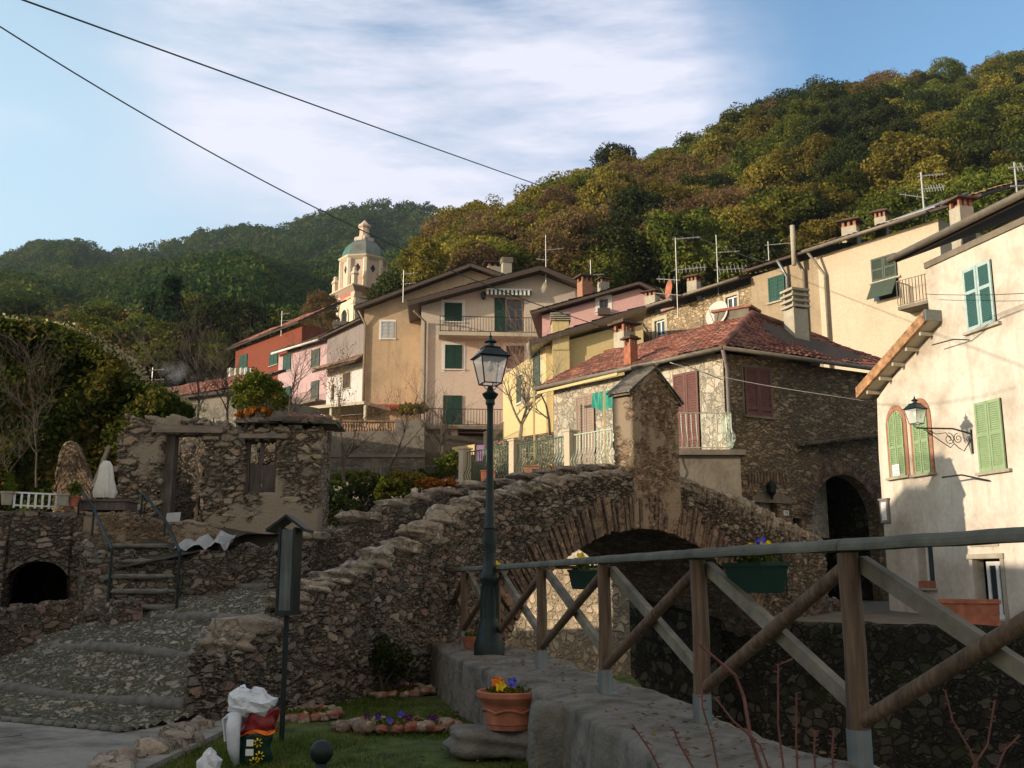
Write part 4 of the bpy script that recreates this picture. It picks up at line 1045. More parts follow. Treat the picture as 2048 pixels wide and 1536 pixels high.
def tiled(root, eL, eR, rL, rR, mat, t=0.1, col=0.24, row=0.38, amp=0.035, name='roof', under=None):
    """roof plane of real rounded tiles in overlapping courses, with a slab under it"""
    eL, eR, rL, rR = map(Vector, (eL, eR, rL, rR)); n = ((eR - eL).cross(rL - eL)).normalized()
    if n.z < 0: n = -n
    W_ = max((eR - eL).length, (rR - rL).length); H_ = max((rL - eL).length, (rR - eR).length)
    nc = max(2, int(W_ / col)); nr = max(2, int(H_ / row)); V = []; cols = nc * 4 + 1; rws = []
    for r_ in range(nr): rws += [(r_ / nr, 1.0), ((r_ + 0.97) / nr, 0.0)]
    rg = np.random.default_rng(int(abs(eL.x * 100)) % 9999)
    jit = rg.uniform(-0.012, 0.012, (nr + 1, nc + 1))
    for k, (v, s) in enumerate(rws):
        for i in range(cols):
            u = i / (cols - 1); p = (eL * (1 - u) + eR * u) * (1 - v) + (rL * (1 - u) + rR * u) * v
            h = amp * abs(math.cos(i / 4 * math.pi)) ** 0.8 + 0.03 * s + 1.5 * jit[k // 2, i // 4] + 0.03 * math.sin(u * W_ * 0.9 + v * 3) + 0.02 * math.sin(u * W_ * 2.1 + 1); V.append(tuple(p + n * h))
    Fc = [(j * cols + i, j * cols + i + 1, (j + 1) * cols + i + 1, (j + 1) * cols + i) for j in range(len(rws) - 1) for i in range(cols - 1)]
    mb = MB(); mb.add(V, Fc); mb.mi = 1
    q = [eL, eR, rR, rL]; mb.hexa([p - n * t for p in q] + [p - n * 0.002 for p in q])
    return ob(name, mb, [mat, under or M['verge']], root)


def shutter(parent, fc, u0, u1, z0, z1, mat, smat=None, o=0.03, ns=14, tilt=0, mids=(0.5,), arch=False, th=0.035):
    mb = MB(); w = min(0.07, (u1 - u0) * 0.16); e = 0.006
    mb.fbox(fc, u0 + e, u0 + w, z0, z1, o, o + th); mb.fbox(fc, u1 - w, u1 - e, z0, z1, o, o + th)
    cuts = [z0] + [z0 + (z1 - z0) * m for m in mids] + [z1 - w * 1.1]
    for c in cuts: mb.fbox(fc, u0 + w, u1 - w, c, c + w * 1.1, o + 0.001, o + th - 0.002)
    o_ = ob('shutter', mb, mat, parent); sb_ = MB(); n = ns
    for a, c in zip(cuts, cuts[1:]):
        a += w * 1.1; k = max(2, int(n * (c - a) / (z1 - z0)))
        for i in range(k):
            zz = a + (c - a) * i / k; h = (c - a) / k
            sb_.hexa([fc.pt(u0 + w, zz, o + th * 0.75), fc.pt(u1 - w, zz, o + th * 0.75), fc.pt(u1 - w, zz + h * 0.06, o + 0.006), fc.pt(u0 + w, zz + h * 0.06, o + 0.006),
                      fc.pt(u0 + w, zz + h * 0.16, o + th * 0.8), fc.pt(u1 - w, zz + h * 0.16, o + th * 0.8), fc.pt(u1 - w, zz + h * 1.02, o + 0.008), fc.pt(u0 + w, zz + h * 1.02, o + 0.008)])
    if smat is None: 
        me = o_.data; sb_2 = MB(); sb_2.v = mb.v; sb_2.f = mb.f; sb_2.m = mb.m; b0 = len(mb.v); sb_2.v = mb.v + sb_.v; sb_2.f = mb.f + [[i + b0 for i in f] for f in sb_.f]
        bpy.data.objects.remove(o_); o_ = ob('shutter', sb_2, mat, parent)
    else:
        b0 = len(mb.v); c_ = MB(); c_.v = mb.v + sb_.v; c_.f = mb.f + [[i + b0 for i in f] for f in sb_.f]; c_.m = [0] * len(mb.f) + [1] * len(sb_.f)
        bpy.data.objects.remove(o_); o_ = ob('shutter', c_, [mat, smat], parent)
    return o_


def shut_window(root, fc, px, mat, trim=None, tw=0.12, smat=None, ns=14, leaves_=2, mids=(0.5,), name='window', sill=True, r=None):
    u0, u1, z0, z1 = r or fc.rect(*px); mb = MB()
    mb.fbox(fc, u0, u1, z0, z1, -0.02, 0.012)
    mb.mi = 1
    if trim:
        mb.fbox(fc, u0 - tw, u0 - 0.004, z0 - (0 if name == 'door' else tw), z1 + tw, -0.01, 0.022); mb.fbox(fc, u1 + 0.004, u1 + tw, z0 - (0 if name == 'door' else tw), z1 + tw, -0.01, 0.022)
        mb.fbox(fc, u0 - 0.003, u1 + 0.003, z1 + 0.003, z1 + tw, -0.01, 0.021)
    if sill and name != 'door': mb.fbox(fc, u0 - tw * 0.8 - 0.03, u1 + tw * 0.8 + 0.03, z0 - 0.07, z0 - 0.004, -0.01, 0.09)
    w = ob(name, mb, [M['black'], trim or M['chim']], root)
    n = leaves_
    for k in range(n): shutter(w, fc, u0 + (u1 - u0) * k / n, u0 + (u1 - u0) * (k + 1) / n, z0, z1, mat, smat, ns=ns, mids=mids)
    return w


def glass_window(root, fc, px, frame, trim=None, tw=0.1, deep=0.16, r=None, cross=(0.5,), rows=(0.5,), name='window', fw=0.06):
    u0, u1, z0, z1 = r or fc.rect(*px); mb = MB(); o = -deep
    mb.fbox(fc, u0, u0 + fw, z0, z1, o - 0.04, o); mb.fbox(fc, u1 - fw, u1, z0, z1, o - 0.04, o); mb.fbox(fc, u0 + fw, u1 - fw, z0, z0 + fw, o - 0.039, o - 0.002); mb.fbox(fc, u0 + fw, u1 - fw, z1 - fw, z1, o - 0.039, o - 0.002)
    for c in cross: uc = u0 + (u1 - u0) * c; mb.fbox(fc, uc - fw * 0.55, uc + fw * 0.55, z0 + fw, z1 - fw, o - 0.036, o - 0.004)
    for c in rows: zc_ = z0 + (z1 - z0) * c; mb.fbox(fc, u0 + fw, u1 - fw, zc_ - 0.018, zc_ + 0.018, o - 0.033, o - 0.008)
    mb.mi = 1
    if trim:
        mb.fbox(fc, u0 - tw, u0 - 0.001, z0 - tw, z1 + tw, -0.01, 0.02); mb.fbox(fc, u1 + 0.001, u1 + tw, z0 - tw, z1 + tw, -0.01, 0.02); mb.fbox(fc, u0 - 0.001, u1 + 0.001, z1 + 0.001, z1 + tw, -0.01, 0.019)
        if name == 'window': mb.fbox(fc, u0 - tw - 0.03, u1 + tw + 0.03, z0 - 0.08, z0 - 0.001, -0.01, 0.08)
    w = ob(name, mb, [frame, trim or M['chim']], root)
    g = MB(); g.fbox(fc, u0 + 0.01, u1 - 0.01, z0 + 0.01, z1 - 0.01, o - 0.03, o - 0.022); ob('pane', g, M['glass'], w)
    return w


def railing(fc, u0, u1, z0, z1, o, step=0.12, r=0.011, posts=(), mb=None, belly=0.0, fin=True, bar=0.022):
    mb = mb or MB(); n = max(1, int((u1 - u0) / step))
    mb.bar(fc.pt(u0, z1, o), fc.pt(u1, z1, o), bar * 1.6, bar); mb.bar(fc.pt(u0, z0 + 0.06, o), fc.pt(u1, z0 + 0.06, o), bar, bar)
    for i in range(n + 1):
        u = u0 + (u1 - u0) * i / n
        if belly:
            pts = [fc.pt(u, z0 + 0.06 + (z1 - z0 - 0.06) * t, o + belly * math.exp(-((t - 0.27) / 0.17) ** 2)) for t in (0, 0.1, 0.18, 0.27, 0.36, 0.46, 0.6, 1)]; mb.tube(pts, r, 4, False)
        else: mb.bar(fc.pt(u, z0 + 0.06, o), fc.pt(u, z1, o), r * 2)
    return mb


def pipe(parent, pts, r=0.045, mat='gutter', name='downpipe'):
    mb = MB(); mb.tube(pts, r, 8); return ob(name, mb, M[mat], parent, smooth=True)


def gutter(parent, a, c, mat='gutter', r=0.07):
    mb = MB(); mb.tube([a, (Vector(a) + Vector(c)) / 2, c], r, 8); return ob('gutter', mb, M[mat], parent, smooth=True)


def chimney(parent, p, w, h, kind='brick', rot=0.3, mat='chim'):
    p = Vector(p); mb = MB(); ca, sa = math.cos(rot), math.sin(rot)
    def bx(m, hx, hy, z0, z1, dx=0, dy=0):
        c = [(-hx + dx, -hy + dy), (hx + dx, -hy + dy), (hx + dx, hy + dy), (-hx + dx, hy + dy)]; c = [(p.x + x * ca - y * sa, p.y + x * sa + y * ca) for x, y in c]
        m.hexa([(x, y, p.z + z0) for x, y in c] + [(x, y, p.z + z1) for x, y in c])
    if kind == 'slat':
        bx(mb, w / 2, w / 2, -0.6, h * 0.62)
        mats = [M[mat], M['chim']]
        for k in range(4): mb.mi = 1; bx(mb, w * 0.62, w * 0.62, h * (0.64 + 0.085 * k), h * (0.64 + 0.085 * k) + h * 0.035)
        for x, y in ((-1, -1), (1, -1), (1, 1), (-1, 1)): bx(mb, w * 0.06, w * 0.06, h * 0.62, h * 0.93, x * w * 0.42, y * w * 0.42)
        return ob('chimney', mb, mats, parent)
    bx(mb, w / 2, w / 2, -0.6, h * 0.6); mb.mi = 1
    for x, y in ((-1, -1), (1, -1), (1, 1), (-1, 1), (0, -1), (0, 1)): bx(mb, w * 0.09, w * 0.09, h * 0.6, h * 0.84, x * w * 0.38, y * w * 0.38)
    bx(mb, w * 0.25, w * 0.25, h * 0.55, h * 0.72)
    mb.mi = 2; bx(mb, w * 0.78, w * 0.78, h * 0.84, h * 0.9); bx(mb, w * 0.55, w * 0.55, h * 0.9, h * 0.97); bx(mb, w * 0.25, w * 0.25, h * 0.97, h * 1.03)
    return ob('chimney', mb, [M[mat], M['brick'], M['darktile']], parent)


def uz2pt(fc, px, py, o=0.0): u, z = fc.uz(px, py, o); return fc.pt(u, z, o)
def cen(fc, z): p = fc.pt(fc.L / 2, z, -1); return (p.x, p.y, z)


# ------------------------------------------------------------------ the ivory house on the right bank
HF = Fac((9.66 - 0.0, 26.0), (9.66 + 0.26 * 9, 26.0 - 9))
H = thing('plastered_house', 'sunlit ivory plastered house with green and blue shutters on the right bank', 'house', (11, 22, -0.9))
hu = lambda x, y: HF.uz(x, y)
uL = hu(1768, 1000)[0]; eT = hu(1850, 505); dg = [hu(1757, 900), hu(1754, 798), hu(1800, 735), hu(1830, 690), hu(1858, 652)]
zt = eT[1]
prof = [(dg[0][0] + 0.0, dg[0][1] - 0.1)] + [(a, z_) for a, z_ in dg[1:]] + [(hu(1856, 600)[0] , dg[-1][1] + 0.02), (hu(1856, 600)[0] + 0.01, zt - 0.25), (HF.L + 4, zt - 0.25)]
wL = HF.rect(1836, 1068, 1868, 1176); wR = HF.rect(1950, 1118, 2008, 1262)
holes = [wL, (wR[0], wR[1], -0.85, wR[3])]
body(H, HF, prof, -1.2, 7, M['ivory'], holes, reveal=0.3)
c0 = HF.pt(prof[0][0], 0, 0.0)   # blunt end wall turned towards the bridge
c1 = plan(1752, 950, c0.y - 0.22); EF = Fac(c1, (c0.x, c0.y))
tiled(H, HF.pt(eT[0] - 0.55, zt - 0.02, 0.5), HF.pt(HF.L + 4, zt - 0.02, 0.5), HF.pt(eT[0] - 0.55, zt + 1.8, -4.0), HF.pt(HF.L + 4, zt + 1.8, -4.0), M['tile'], 0.12)
gutter(H, HF.pt(eT[0] - 0.62, zt - 0.05, 0.6), HF.pt(HF.L + 4, zt - 0.05, 0.6), r=0.085)
b = MB(); b.fbox(HF, eT[0] - 0.02, HF.L + 4, zt - 0.42, zt - 0.27, 0.0, 0.05); ob('cornice', b, M['darkplaster'], H)
# rusty verge and soffit of the lower lean-to roof
g0 = uz2pt(HF, 1712, 795, 0.45); g1 = uz2pt(HF, 1850, 640, 0.45)
def vp(a, c, t): return a + (c - a) * t
back = Vector((HF.n.x, HF.n.y, 0)) * -1
b = MB(); up = Vector((0, 0, 0.26)); dn = Vector((0, 0, -0.02))
b.hexa([g0 + dn, g1 + dn, g1 + dn + back * 0.07, g0 + dn + back * 0.07, g0 + up, g1 + up, g1 + up + back * 0.07, g0 + up + back * 0.07]); ob('verge_sheet', b, M['rust'], H)
b = MB(); b.hexa([g0 + back * 0.08 + dn, g1 + back * 0.08 + dn, g1 + back * 6 + dn, g0 + back * 6 + dn, g0 + back * 0.08 + up * 0.8, g1 + back * 0.08 + up * 0.8, g1 + back * 6 + up * 0.8, g0 + back * 6 + up * 0.8]); rl = ob('lower_roof', b, M['soffit'], H)
b = MB(); b.bar(g1 + Vector((0, 0, 0.12)), g1 + Vector((0, 0, 0.12)) + back * 1.6, 0.1, 0.28); ob('gutter', b, M['galv'], H)
b = MB()
for k in range(5): q = vp(g0, g1, 0.12 + 0.19 * k) + dn; b.bar(q + back * 0.1 - Vector((0, 0, 0.06)), q + back * 1.0 - Vector((0, 0, 0.06)), 0.07, 0.09)
ob('rafter', b, M['soffit'], H)
w = shut_window(H, HF, (1932, 528, 1990, 656), M['blueshut'], smat=M['blueslat'], ns=34, mids=(0.58,)); 
w = shut_window(H, HF, (1957, 800, 2010, 942), M['limeshut'], ns=34, mids=(0.5,))
def arch_window(px0, py0, px1, py1):
    u0, u1, z0, z1 = HF.rect(px0, py0, px1, py1); r = (u1 - u0) / 2; zs = z1 - r * 1.25; mb = MB(); tw = 0.11
    def arc(rr, o, n=14): return [(u0 + r + rr * math.cos(math.pi * (1 - k / n)), zs + rr * 1.25 * math.sin(math.pi * k / n)) for k in range(n + 1)]
    ins = [(u0, z0)] + arc(r, 0) + [(u1, z0)]; outs = [(u0 - tw, z0)] + arc(r + tw, 0) + [(u1 + tw, z0)]
    n = len(ins); vs = [HF.pt(a, c, 0.03) for a, c in ins] + [HF.pt(a, c, 0.03) for a, c in outs] + [HF.pt(a, c, -0.01) for a, c in outs] + [HF.pt(a, c, 0.0) for a, c in ins]
    fs = []
    for i in range(n - 1): fs += [(i, i + 1, n + i + 1, n + i), (n + i, n + i + 1, 2 * n + i + 1, 2 * n + i), (i, 3 * n + i, 3 * n + i + 1, i + 1)]
    mb.add(vs, fs); mb.mi = 1; mb.fbox(HF, u0 - tw - 0.05, u1 + tw + 0.05, z0 - 0.06, z0 - 0.003, -0.01, 0.12)
    w = ob('window', mb, [M['brick'], M['chim']], H)
    for k in (0, 1):
        a, c = u0 + r * k + 0.01, u0 + r * (k + 1) - 0.01; mb = MB(); o = 0.025
        def top(u): return zs + 1.25 * math.sqrt(max(0, r * r - (u - u0 - r) ** 2)) - 0.02
        us_ = [a + (c - a) * i / 8 for i in range(9)]
        pl = [(a, z0)] + [(c, z0)] + [(u, top(u)) for u in reversed(us_)]; m_ = len(pl)
        mb.add([HF.pt(u, z, o) for u, z in pl], [tuple(range(m_))])
        mb.fbox(HF, a, a + 0.05, z0, top(a + 0.03) - 0.02, o, o + 0.035); mb.fbox(HF, c - 0.05, c, z0, top(c - 0.03) - 0.02, o, o + 0.035)
        zz = z0 + 0.05
        while zz < z1 - 0.12:
            ua, uc = a + 0.05, c - 0.05
            if zz > zs:
                hw = math.sqrt(max(0, r * r - ((zz + 0.05 - zs) / 1.25) ** 2)); ua = max(ua, u0 + r - hw + 0.03); uc = min(uc, u0 + r + hw - 0.03)
            if uc - ua > 0.03: mb.hexa([HF.pt(ua, zz, o + 0.03), HF.pt(uc, zz, o + 0.03), HF.pt(uc, zz + 0.01, o + 0.004), HF.pt(ua, zz + 0.01, o + 0.004), HF.pt(ua, zz + 0.012, o + 0.032), HF.pt(uc, zz + 0.012, o + 0.032), HF.pt(uc, zz + 0.05, o + 0.006), HF.pt(ua, zz + 0.05, o + 0.006)])
            zz += 0.055
        mb.fbox(HF, a, c, z0, z0 + 0.06, o, o + 0.034); mb.fbox(HF, a, c, z0 + (zs - z0) * 0.55, z0 + (zs - z0) * 0.55 + 0.07, o, o + 0.036)
        ob('shutter', mb, M['limeshut'], w)
    return w
arch_window(1781, 820, 1811, 954); arch_window(1829, 806, 1860, 948)
glass_window(H, HF, None, M['white'], r=wL, deep=0.24, cross=(0.5,), rows=())
gw = glass_window(H, HF, None, M['white'], r=(wR[0] + (wR[1] - wR[0]) * 0.22, wR[1] - 0.03, -0.85, wR[3] - 0.05), deep=0.2, cross=(0.5,), rows=(), name='door', fw=0.09)
b = MB(); b.fbox(HF, wR[0] - 0.12, wR[1] + 0.12, wR[3] + 0.01, wR[3] + 0.12, 0, 0.05); b.fbox(HF, wR[0], wR[1], wR[3] + 0.28, wR[3] + 0.36, 0, 0.03); b.fbox(HF, wR[1] + 0.0, wR[1] + 0.1, -0.9, wR[3] + 0.01, 0, 0.03); ob('door_frame', b, M['chim'], H)
b = MB(); b.fbox(HF, wL[0] - 0.06, wL[1] + 0.06, wL[2] - 0.05, wL[2] - 0.002, -0.2, 0.08); ob('sill', b, M['chim'], H)
c = uz2pt(HF, 1921, 430); 
chimney(H, uz2pt(HF, 1925, 452, -1.8), 0.42, 0.8, 'brick', 0.25)
# flower box on the low sill
fb = MB(); fb.fbox(HF, wL[0] + 0.02, wL[1] - 0.02, wL[2], wL[2] + 0.17, -0.14, 0.05); o = ob('flower_box', fb, M['terracotta']); tag(o, 'small red flower box on the low window sill of the ivory house', 'planter')
# notice case, paper sign
nb_ = thing('notice_case', 'narrow wall-hung notice case with a white sheet on the shaded house corner', 'notice board', tuple(uz2pt(HF, 1772, 1048, 0.05)))
r_ = HF.rect(1765, 1000, 1781, 1046); b = MB(); b.fbox(HF, r_[0], r_[1], r_[2], r_[3], 0.0, 0.07); b.fbox(HF, r_[0] - 0.03, r_[1] + 0.03, r_[3], r_[3] + 0.04, 0, 0.1); ob('case', b, M['greyrender'], nb_)
b = MB(); b.fbox(HF, r_[0] + 0.07, r_[1] - 0.07, r_[2] + 0.07, r_[3] - 0.06, 0.071, 0.076); pp = ob('sheet', b, M['paper'], nb_)
b = MB()
for k in range(7): b.fbox(HF, r_[0] + 0.12, r_[1] - 0.14 - 0.05 * (k % 3), r_[3] - 0.15 - k * 0.055, r_[3] - 0.137 - k * 0.055, 0.0765, 0.0775)
ob('writing', b, M['ink'], pp)
ps = thing('paper_sign', 'white paper sheet fixed to the lower left arched green shutter', 'sign', tuple(uz2pt(HF, 1798, 952, 0.08)))
r_ = HF.rect(1790, 929, 1804, 952); b = MB(); b.fbox(HF, *r_, 0.07, 0.074); ob('sheet', b, M['paper'], ps)
b = MB()
for k in range(3): b.fbox(HF, r_[0] + 0.04, r_[1] - 0.04, r_[3] - 0.08 - k * 0.09, r_[3] - 0.065 - k * 0.09, 0.0745, 0.0755)
ob('writing', b, M['ink'], ps)
# terracotta trough on the bank wall
tq = [G(1884, 1250, -0.93), G(2003, 1252, -0.93)]; TF = Fac((tq[0].x, tq[0].y), (tq[1].x, tq[1].y)); th = TF.uz(1940, 1199)[1] + 0.93
tr_ = thing('terracotta_trough', 'long terracotta trough standing on the far bank wall before the ivory house', 'planter', (tq[0].x, tq[0].y, -0.93))
b = MB(); L_ = TF.L; hz = -0.93
b.hexa([TF.pt(0.03, hz, 0), TF.pt(L_ - 0.03, hz, 0), TF.pt(L_ - 0.03, hz, -0.42), TF.pt(0.03, hz, -0.42), TF.pt(0, hz + th - 0.08, 0.03), TF.pt(L_, hz + th - 0.08, 0.03), TF.pt(L_, hz + th - 0.08, -0.45), TF.pt(0, hz + th - 0.08, -0.45)])
ob('trough_body', b, M['terracotta'], tr_)
b = MB(); b.fbox(TF, -0.03, L_ + 0.03, hz + th - 0.08, hz + th, -0.48, -0.42); b.fbox(TF, -0.03, L_ + 0.03, hz + th - 0.08, hz + th, 0.0, 0.06); b.fbox(TF, -0.03, 0.04, hz + th - 0.08, hz + th, -0.42, 0.0); b.fbox(TF, L_ - 0.04, L_ + 0.03, hz + th - 0.08, hz + th, -0.42, 0.0); b.fbox(TF, -0.02, L_ + 0.02, hz, hz + 0.05, -0.44, 0.04); ob('rim', b, M['terracotta'], tr_)
b = MB(); b.fbox(TF, 0.04, L_ - 0.04, hz + th - 0.1, hz + th - 0.04, -0.42, 0.0); ob('soil', b, M['soil'], tr_)
# ------------------------------------------------------------------ stone house behind the bridge
CN = Vector(plan(1449, 800, 27)); SLF = Fac(plan(1108, 850, 32.6), tuple(CN)); SRF = Fac(tuple(CN), plan(1800, 900, 30.3))
SH = thing('stone_house', 'rubble stone house with a hipped red tile roof and brown shutters behind the bridge', 'house', (5, 30, -0.9))
ezs = 6.15
srz = lambda *p: SRF.uz(*p)
ar = SRF.rect(1625, 950, 1757, 1190); a_spring = SRF.uz(1690, 1025)[1]
rr_ = (ar[1] - ar[0]) / 2; dr = SRF.rect(1510, 1005, 1556, 1090); hl = SRF.rect(1586, 1036, 1604, 1060)
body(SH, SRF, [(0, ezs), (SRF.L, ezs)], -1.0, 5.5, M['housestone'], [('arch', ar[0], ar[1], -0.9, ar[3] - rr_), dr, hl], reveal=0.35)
b = MB(); b.fbox(SRF, dr[0], dr[1], dr[2], dr[3], -0.4, -0.3); ob('door', b, M['redtile'], SH, label='dark red door under a stone pediment')
b = MB(); b.poly([SRF.pt(hl[0] - 0.1, hl[2] - 0.1, -0.34), SRF.pt(hl[1] + 0.1, hl[2] - 0.1, -0.34), SRF.pt(hl[1] + 0.1, hl[3] + 0.1, -0.34), SRF.pt(hl[0] - 0.1, hl[3] + 0.1, -0.34)]); ob('vent', b, M['black'], SH)
# vaulted passage
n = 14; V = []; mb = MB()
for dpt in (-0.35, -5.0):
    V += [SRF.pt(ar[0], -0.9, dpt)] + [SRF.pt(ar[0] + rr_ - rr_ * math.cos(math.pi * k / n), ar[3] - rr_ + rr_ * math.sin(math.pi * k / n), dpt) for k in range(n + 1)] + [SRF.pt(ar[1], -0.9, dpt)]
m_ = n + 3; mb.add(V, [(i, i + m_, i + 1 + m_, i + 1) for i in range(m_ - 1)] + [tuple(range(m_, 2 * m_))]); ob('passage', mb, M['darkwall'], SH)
# arch stones of the passage, lean-to ledge, relieving arch
b = MB(); k = 0; a = 0.08
while a < math.pi - 0.05:
    da = 0.075; r0, r1 = rr_, rr_ + 0.42; pts = []
    for (r_, aa) in ((r0, a), (r0, a + da * 0.85), (r1, a + da * 0.88), (r1, a)):
        for o in (0.05, -0.2): pts.append(SRF.pt(ar[0] + rr_ - r_ * math.cos(aa), ar[3] - rr_ + r_ * math.sin(aa), o))
    b.hexa([pts[0], pts[2], pts[3], pts[1], pts[6], pts[4], pts[5], pts[7]]); a += da
ob('passage_arch', b, M['voussoir'], SH); b = MB()
for k in range(13):
    u, z = srz(1495 + k * 6.3, 948 - 3 * math.sin(k / 12 * math.pi) * 1.5); b.fbox(SRF, u, u + 0.055, z - 0.3, z, 0.0, 0.035)
ob('relieving_arch', b, M['voussoir'], SH)
b = MB(); q = [srz(1592, 886), srz(1765, 866)]; b.hexa([SRF.pt(q[0][0], q[0][1] - 0.1, 0), SRF.pt(q[1][0], q[1][1] - 0.1, 0), SRF.pt(q[1][0], q[1][1] - 0.1, 0.3), SRF.pt(q[0][0], q[0][1] - 0.1, 0.3), SRF.pt(q[0][0], q[0][1], 0), SRF.pt(q[1][0], q[1][1], 0), SRF.pt(q[1][0], q[1][1] - 0.04, 0.32), SRF.pt(q[0][0], q[0][1] - 0.04, 0.32)])
ob('ledge', b, M['slate'], SH)
b = MB(); e = SRF.rect(1500, 990, 1578, 1006); um = (e[0] + e[1]) / 2
b.add([SRF.pt(e[0], e[2], 0.1), SRF.pt(e[1], e[2], 0.1), SRF.pt(e[1], e[2] + 0.16, 0.1), SRF.pt(um, e[3] + 0.12, 0.1), SRF.pt(e[0], e[2] + 0.16, 0.1), SRF.pt(e[0], e[2], 0), SRF.pt(e[1], e[2], 0), SRF.pt(e[1], e[2] + 0.16, 0), SRF.pt(um, e[3] + 0.12, 0), SRF.pt(e[0], e[2] + 0.16, 0)], [(0, 1, 2, 3, 4), (5, 0, 4, 9), (1, 6, 7, 2), (4, 3, 8, 9), (3, 2, 7, 8), (5, 6, 1, 0)]); ob('pediment', b, M['darkplaster'], SH)
shut_window(SH, SRF, (1488, 737, 1541, 832), M['brownshut'], M['darkplaster'], 0.06, ns=22, mids=(0.12,))
# left (sunlit) front faced with crazy stone
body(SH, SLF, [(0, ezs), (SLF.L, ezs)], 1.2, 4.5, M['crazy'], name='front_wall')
shut_window(SH, SLF, (1154, 790, 1191, 925), M['tanshut'], None, ns=34, name='door', mids=(0.3,), r=(SLF.rect(1154, 790, 1191, 925)[0], SLF.rect(1154, 790, 1191, 925)[1], 2.85, SLF.rect(1154, 790, 1191, 925)[3]))
_r = SLF.rect(1350, 745, 1400, 895); shut_window(SH, SLF, None, M['brownshut'], None, ns=40, name='door', mids=(0.33,), r=(_r[0], _r[1], 2.85, _r[3]))
# hipped roof
rz = ezs + 0.05; ov = 0.45
cE = Vector((CN.x, CN.y)) + SLF.n * ov * 0.9 + SRF.n * ov * 0.9
eLw = SLF.pt(-0.4, rz, ov); eC = Vector((cE.x, cE.y, rz)); eRt = SRF.pt(SRF.L + 1, rz, ov)
hp = P(1505, 630, 30.2); hp.z = 8.1
hip = hp; rdl = SLF.pt(-0.4, hip.z - 0.1, -3.0); ridr = SRF.pt(SRF.L + 1, hip.z + 0.05, -3.6)
tiled(SH, eLw, eC, Vector(rdl), hip, M['tile'], 0.09, 0.22, 0.34)
tiled(SH, eC, eRt, hip, Vector(ridr), M['tile'], 0.09, 0.22, 0.34)
tiled(SH, Vector(SLF.pt(-0.4, rz, -7)), Vector((ridr[0], ridr[1] + 3, rz)), Vector(rdl), Vector(ridr), M['tile'], 0.09, 0.3, 0.5, name='rear_roof')
b = MB(); b.tube([eC + Vector((0, 0, 0.04)), (eC + hip) / 2 + Vector((0, 0, 0.07)), hip + Vector((0, 0, 0.06))], 0.1, 8); b.tube([hip + Vector((0, 0, 0.05)), Vector(ridr) + Vector((0, 0, 0.05))], 0.1, 8); ob('ridge_tiles', b, M['tile'], SH)
gutter(SH, eLw + Vector((SLF.n.x, SLF.n.y, 0)) * 0.08, eC + Vector((0, 0, -0.04))); gutter(SH, eC + Vector((0, 0, -0.04)), eRt + Vector((0, -0.05, -0.03)))
q = SRF.pt(0.05, 0, 0.1); pipe(SH, [eC + Vector((0, 0, -0.1)), Vector((q.x, q.y, ezs - 0.45)), Vector((q.x, q.y, 3.6)), Vector((q.x, q.y, 2.9))], 0.05, 'greyrender')
r_ = Vector(uz2pt(SRF, 1595, 690, -1.3)); r_.z -= 0.2; chimney(SH, r_, 0.52, 2.1, 'slat', 0.35)
chimney(SH, uz2pt(SLF, 1262, 722, -0.2), 0.3, 0.8, 'brick', 0.6, 'terracotta')
b = MB(); p_ = Vector(uz2pt(SLF, 1250, 715, -3.2)); chimney(SH, p_ + Vector((0, 0, 0.2)), 0.55, 1.15, 'brick', 0.6)
# plastered dormer-like stub beside the dish
DF = Fac(tuple(Vector((hip.x, hip.y)) + Vector((-1.7, 1.4))), tuple(Vector((hip.x, hip.y)) + Vector((0.0, 0.25))))
DF = Fac(tuple(Vector((hip.x, hip.y)) + Vector((-0.95, 0.9))), tuple(Vector((hip.x, hip.y)) + Vector((0.0, 0.25))))
b = MB(); b.fbox(DF, 0, DF.L, hip.z - 1.2, hip.z + 0.28, -0.6, 0.15); ob('roof_stub', b, M['darkplaster'], SH)
b = MB(); b.fbox(DF, -0.08, DF.L + 0.1, hip.z + 0.28, hip.z + 0.36, -0.7, 0.22); ob('stub_tiles', b, M['tile'], SH)
# lower plastered block carrying the right balcony
BF = Fac(plan(1345, 950, 25.9), plan(1482, 950, 25.9))
zb_ = BF.uz(1410, 911)[1]; b = MB(); b.box(BF.a.x, BF.b.x, 25.9, 28.8, -1.0, zb_); ob('lower_block', b, M['darkplaster'], SH)
bal = thing('balcony', 'small balcony with a pale green wavy railing right of the bridge pier', 'balcony', (4.6, 25.9, zb_))
bal['label'] = 'small balcony with a pale green wavy railing right of the bridge pier'
b = MB(); b.box(BF.a.x - 0.1, BF.b.x + 0.12, 25.75, 28.2, zb_ + 0.003, zb_ + 0.14); ob('slab', b, M['darkplaster'], bal)
bx1 = P(1463, 860, 25.85).x; bx0 = BF.a.x; F1 = Fac((bx0, 25.85), (bx1, 25.85)); F2 = Fac((bx1, 25.85), (bx1, 27.3)); zr0 = zb_ + 0.14; zr1 = F1.uz(1410, 826)[1]
mb = railing(F1, 0, F1.L, zr0, zr1, 0, 0.13, 0.009, belly=0.1); ob('railing', mb, M['paleiron'], bal)
mb = railing(F2, 0, F2.L, zr0, zr1, 0, 0.13, 0.009, belly=0.1); ob('railing', mb, M['paleiron'], bal)
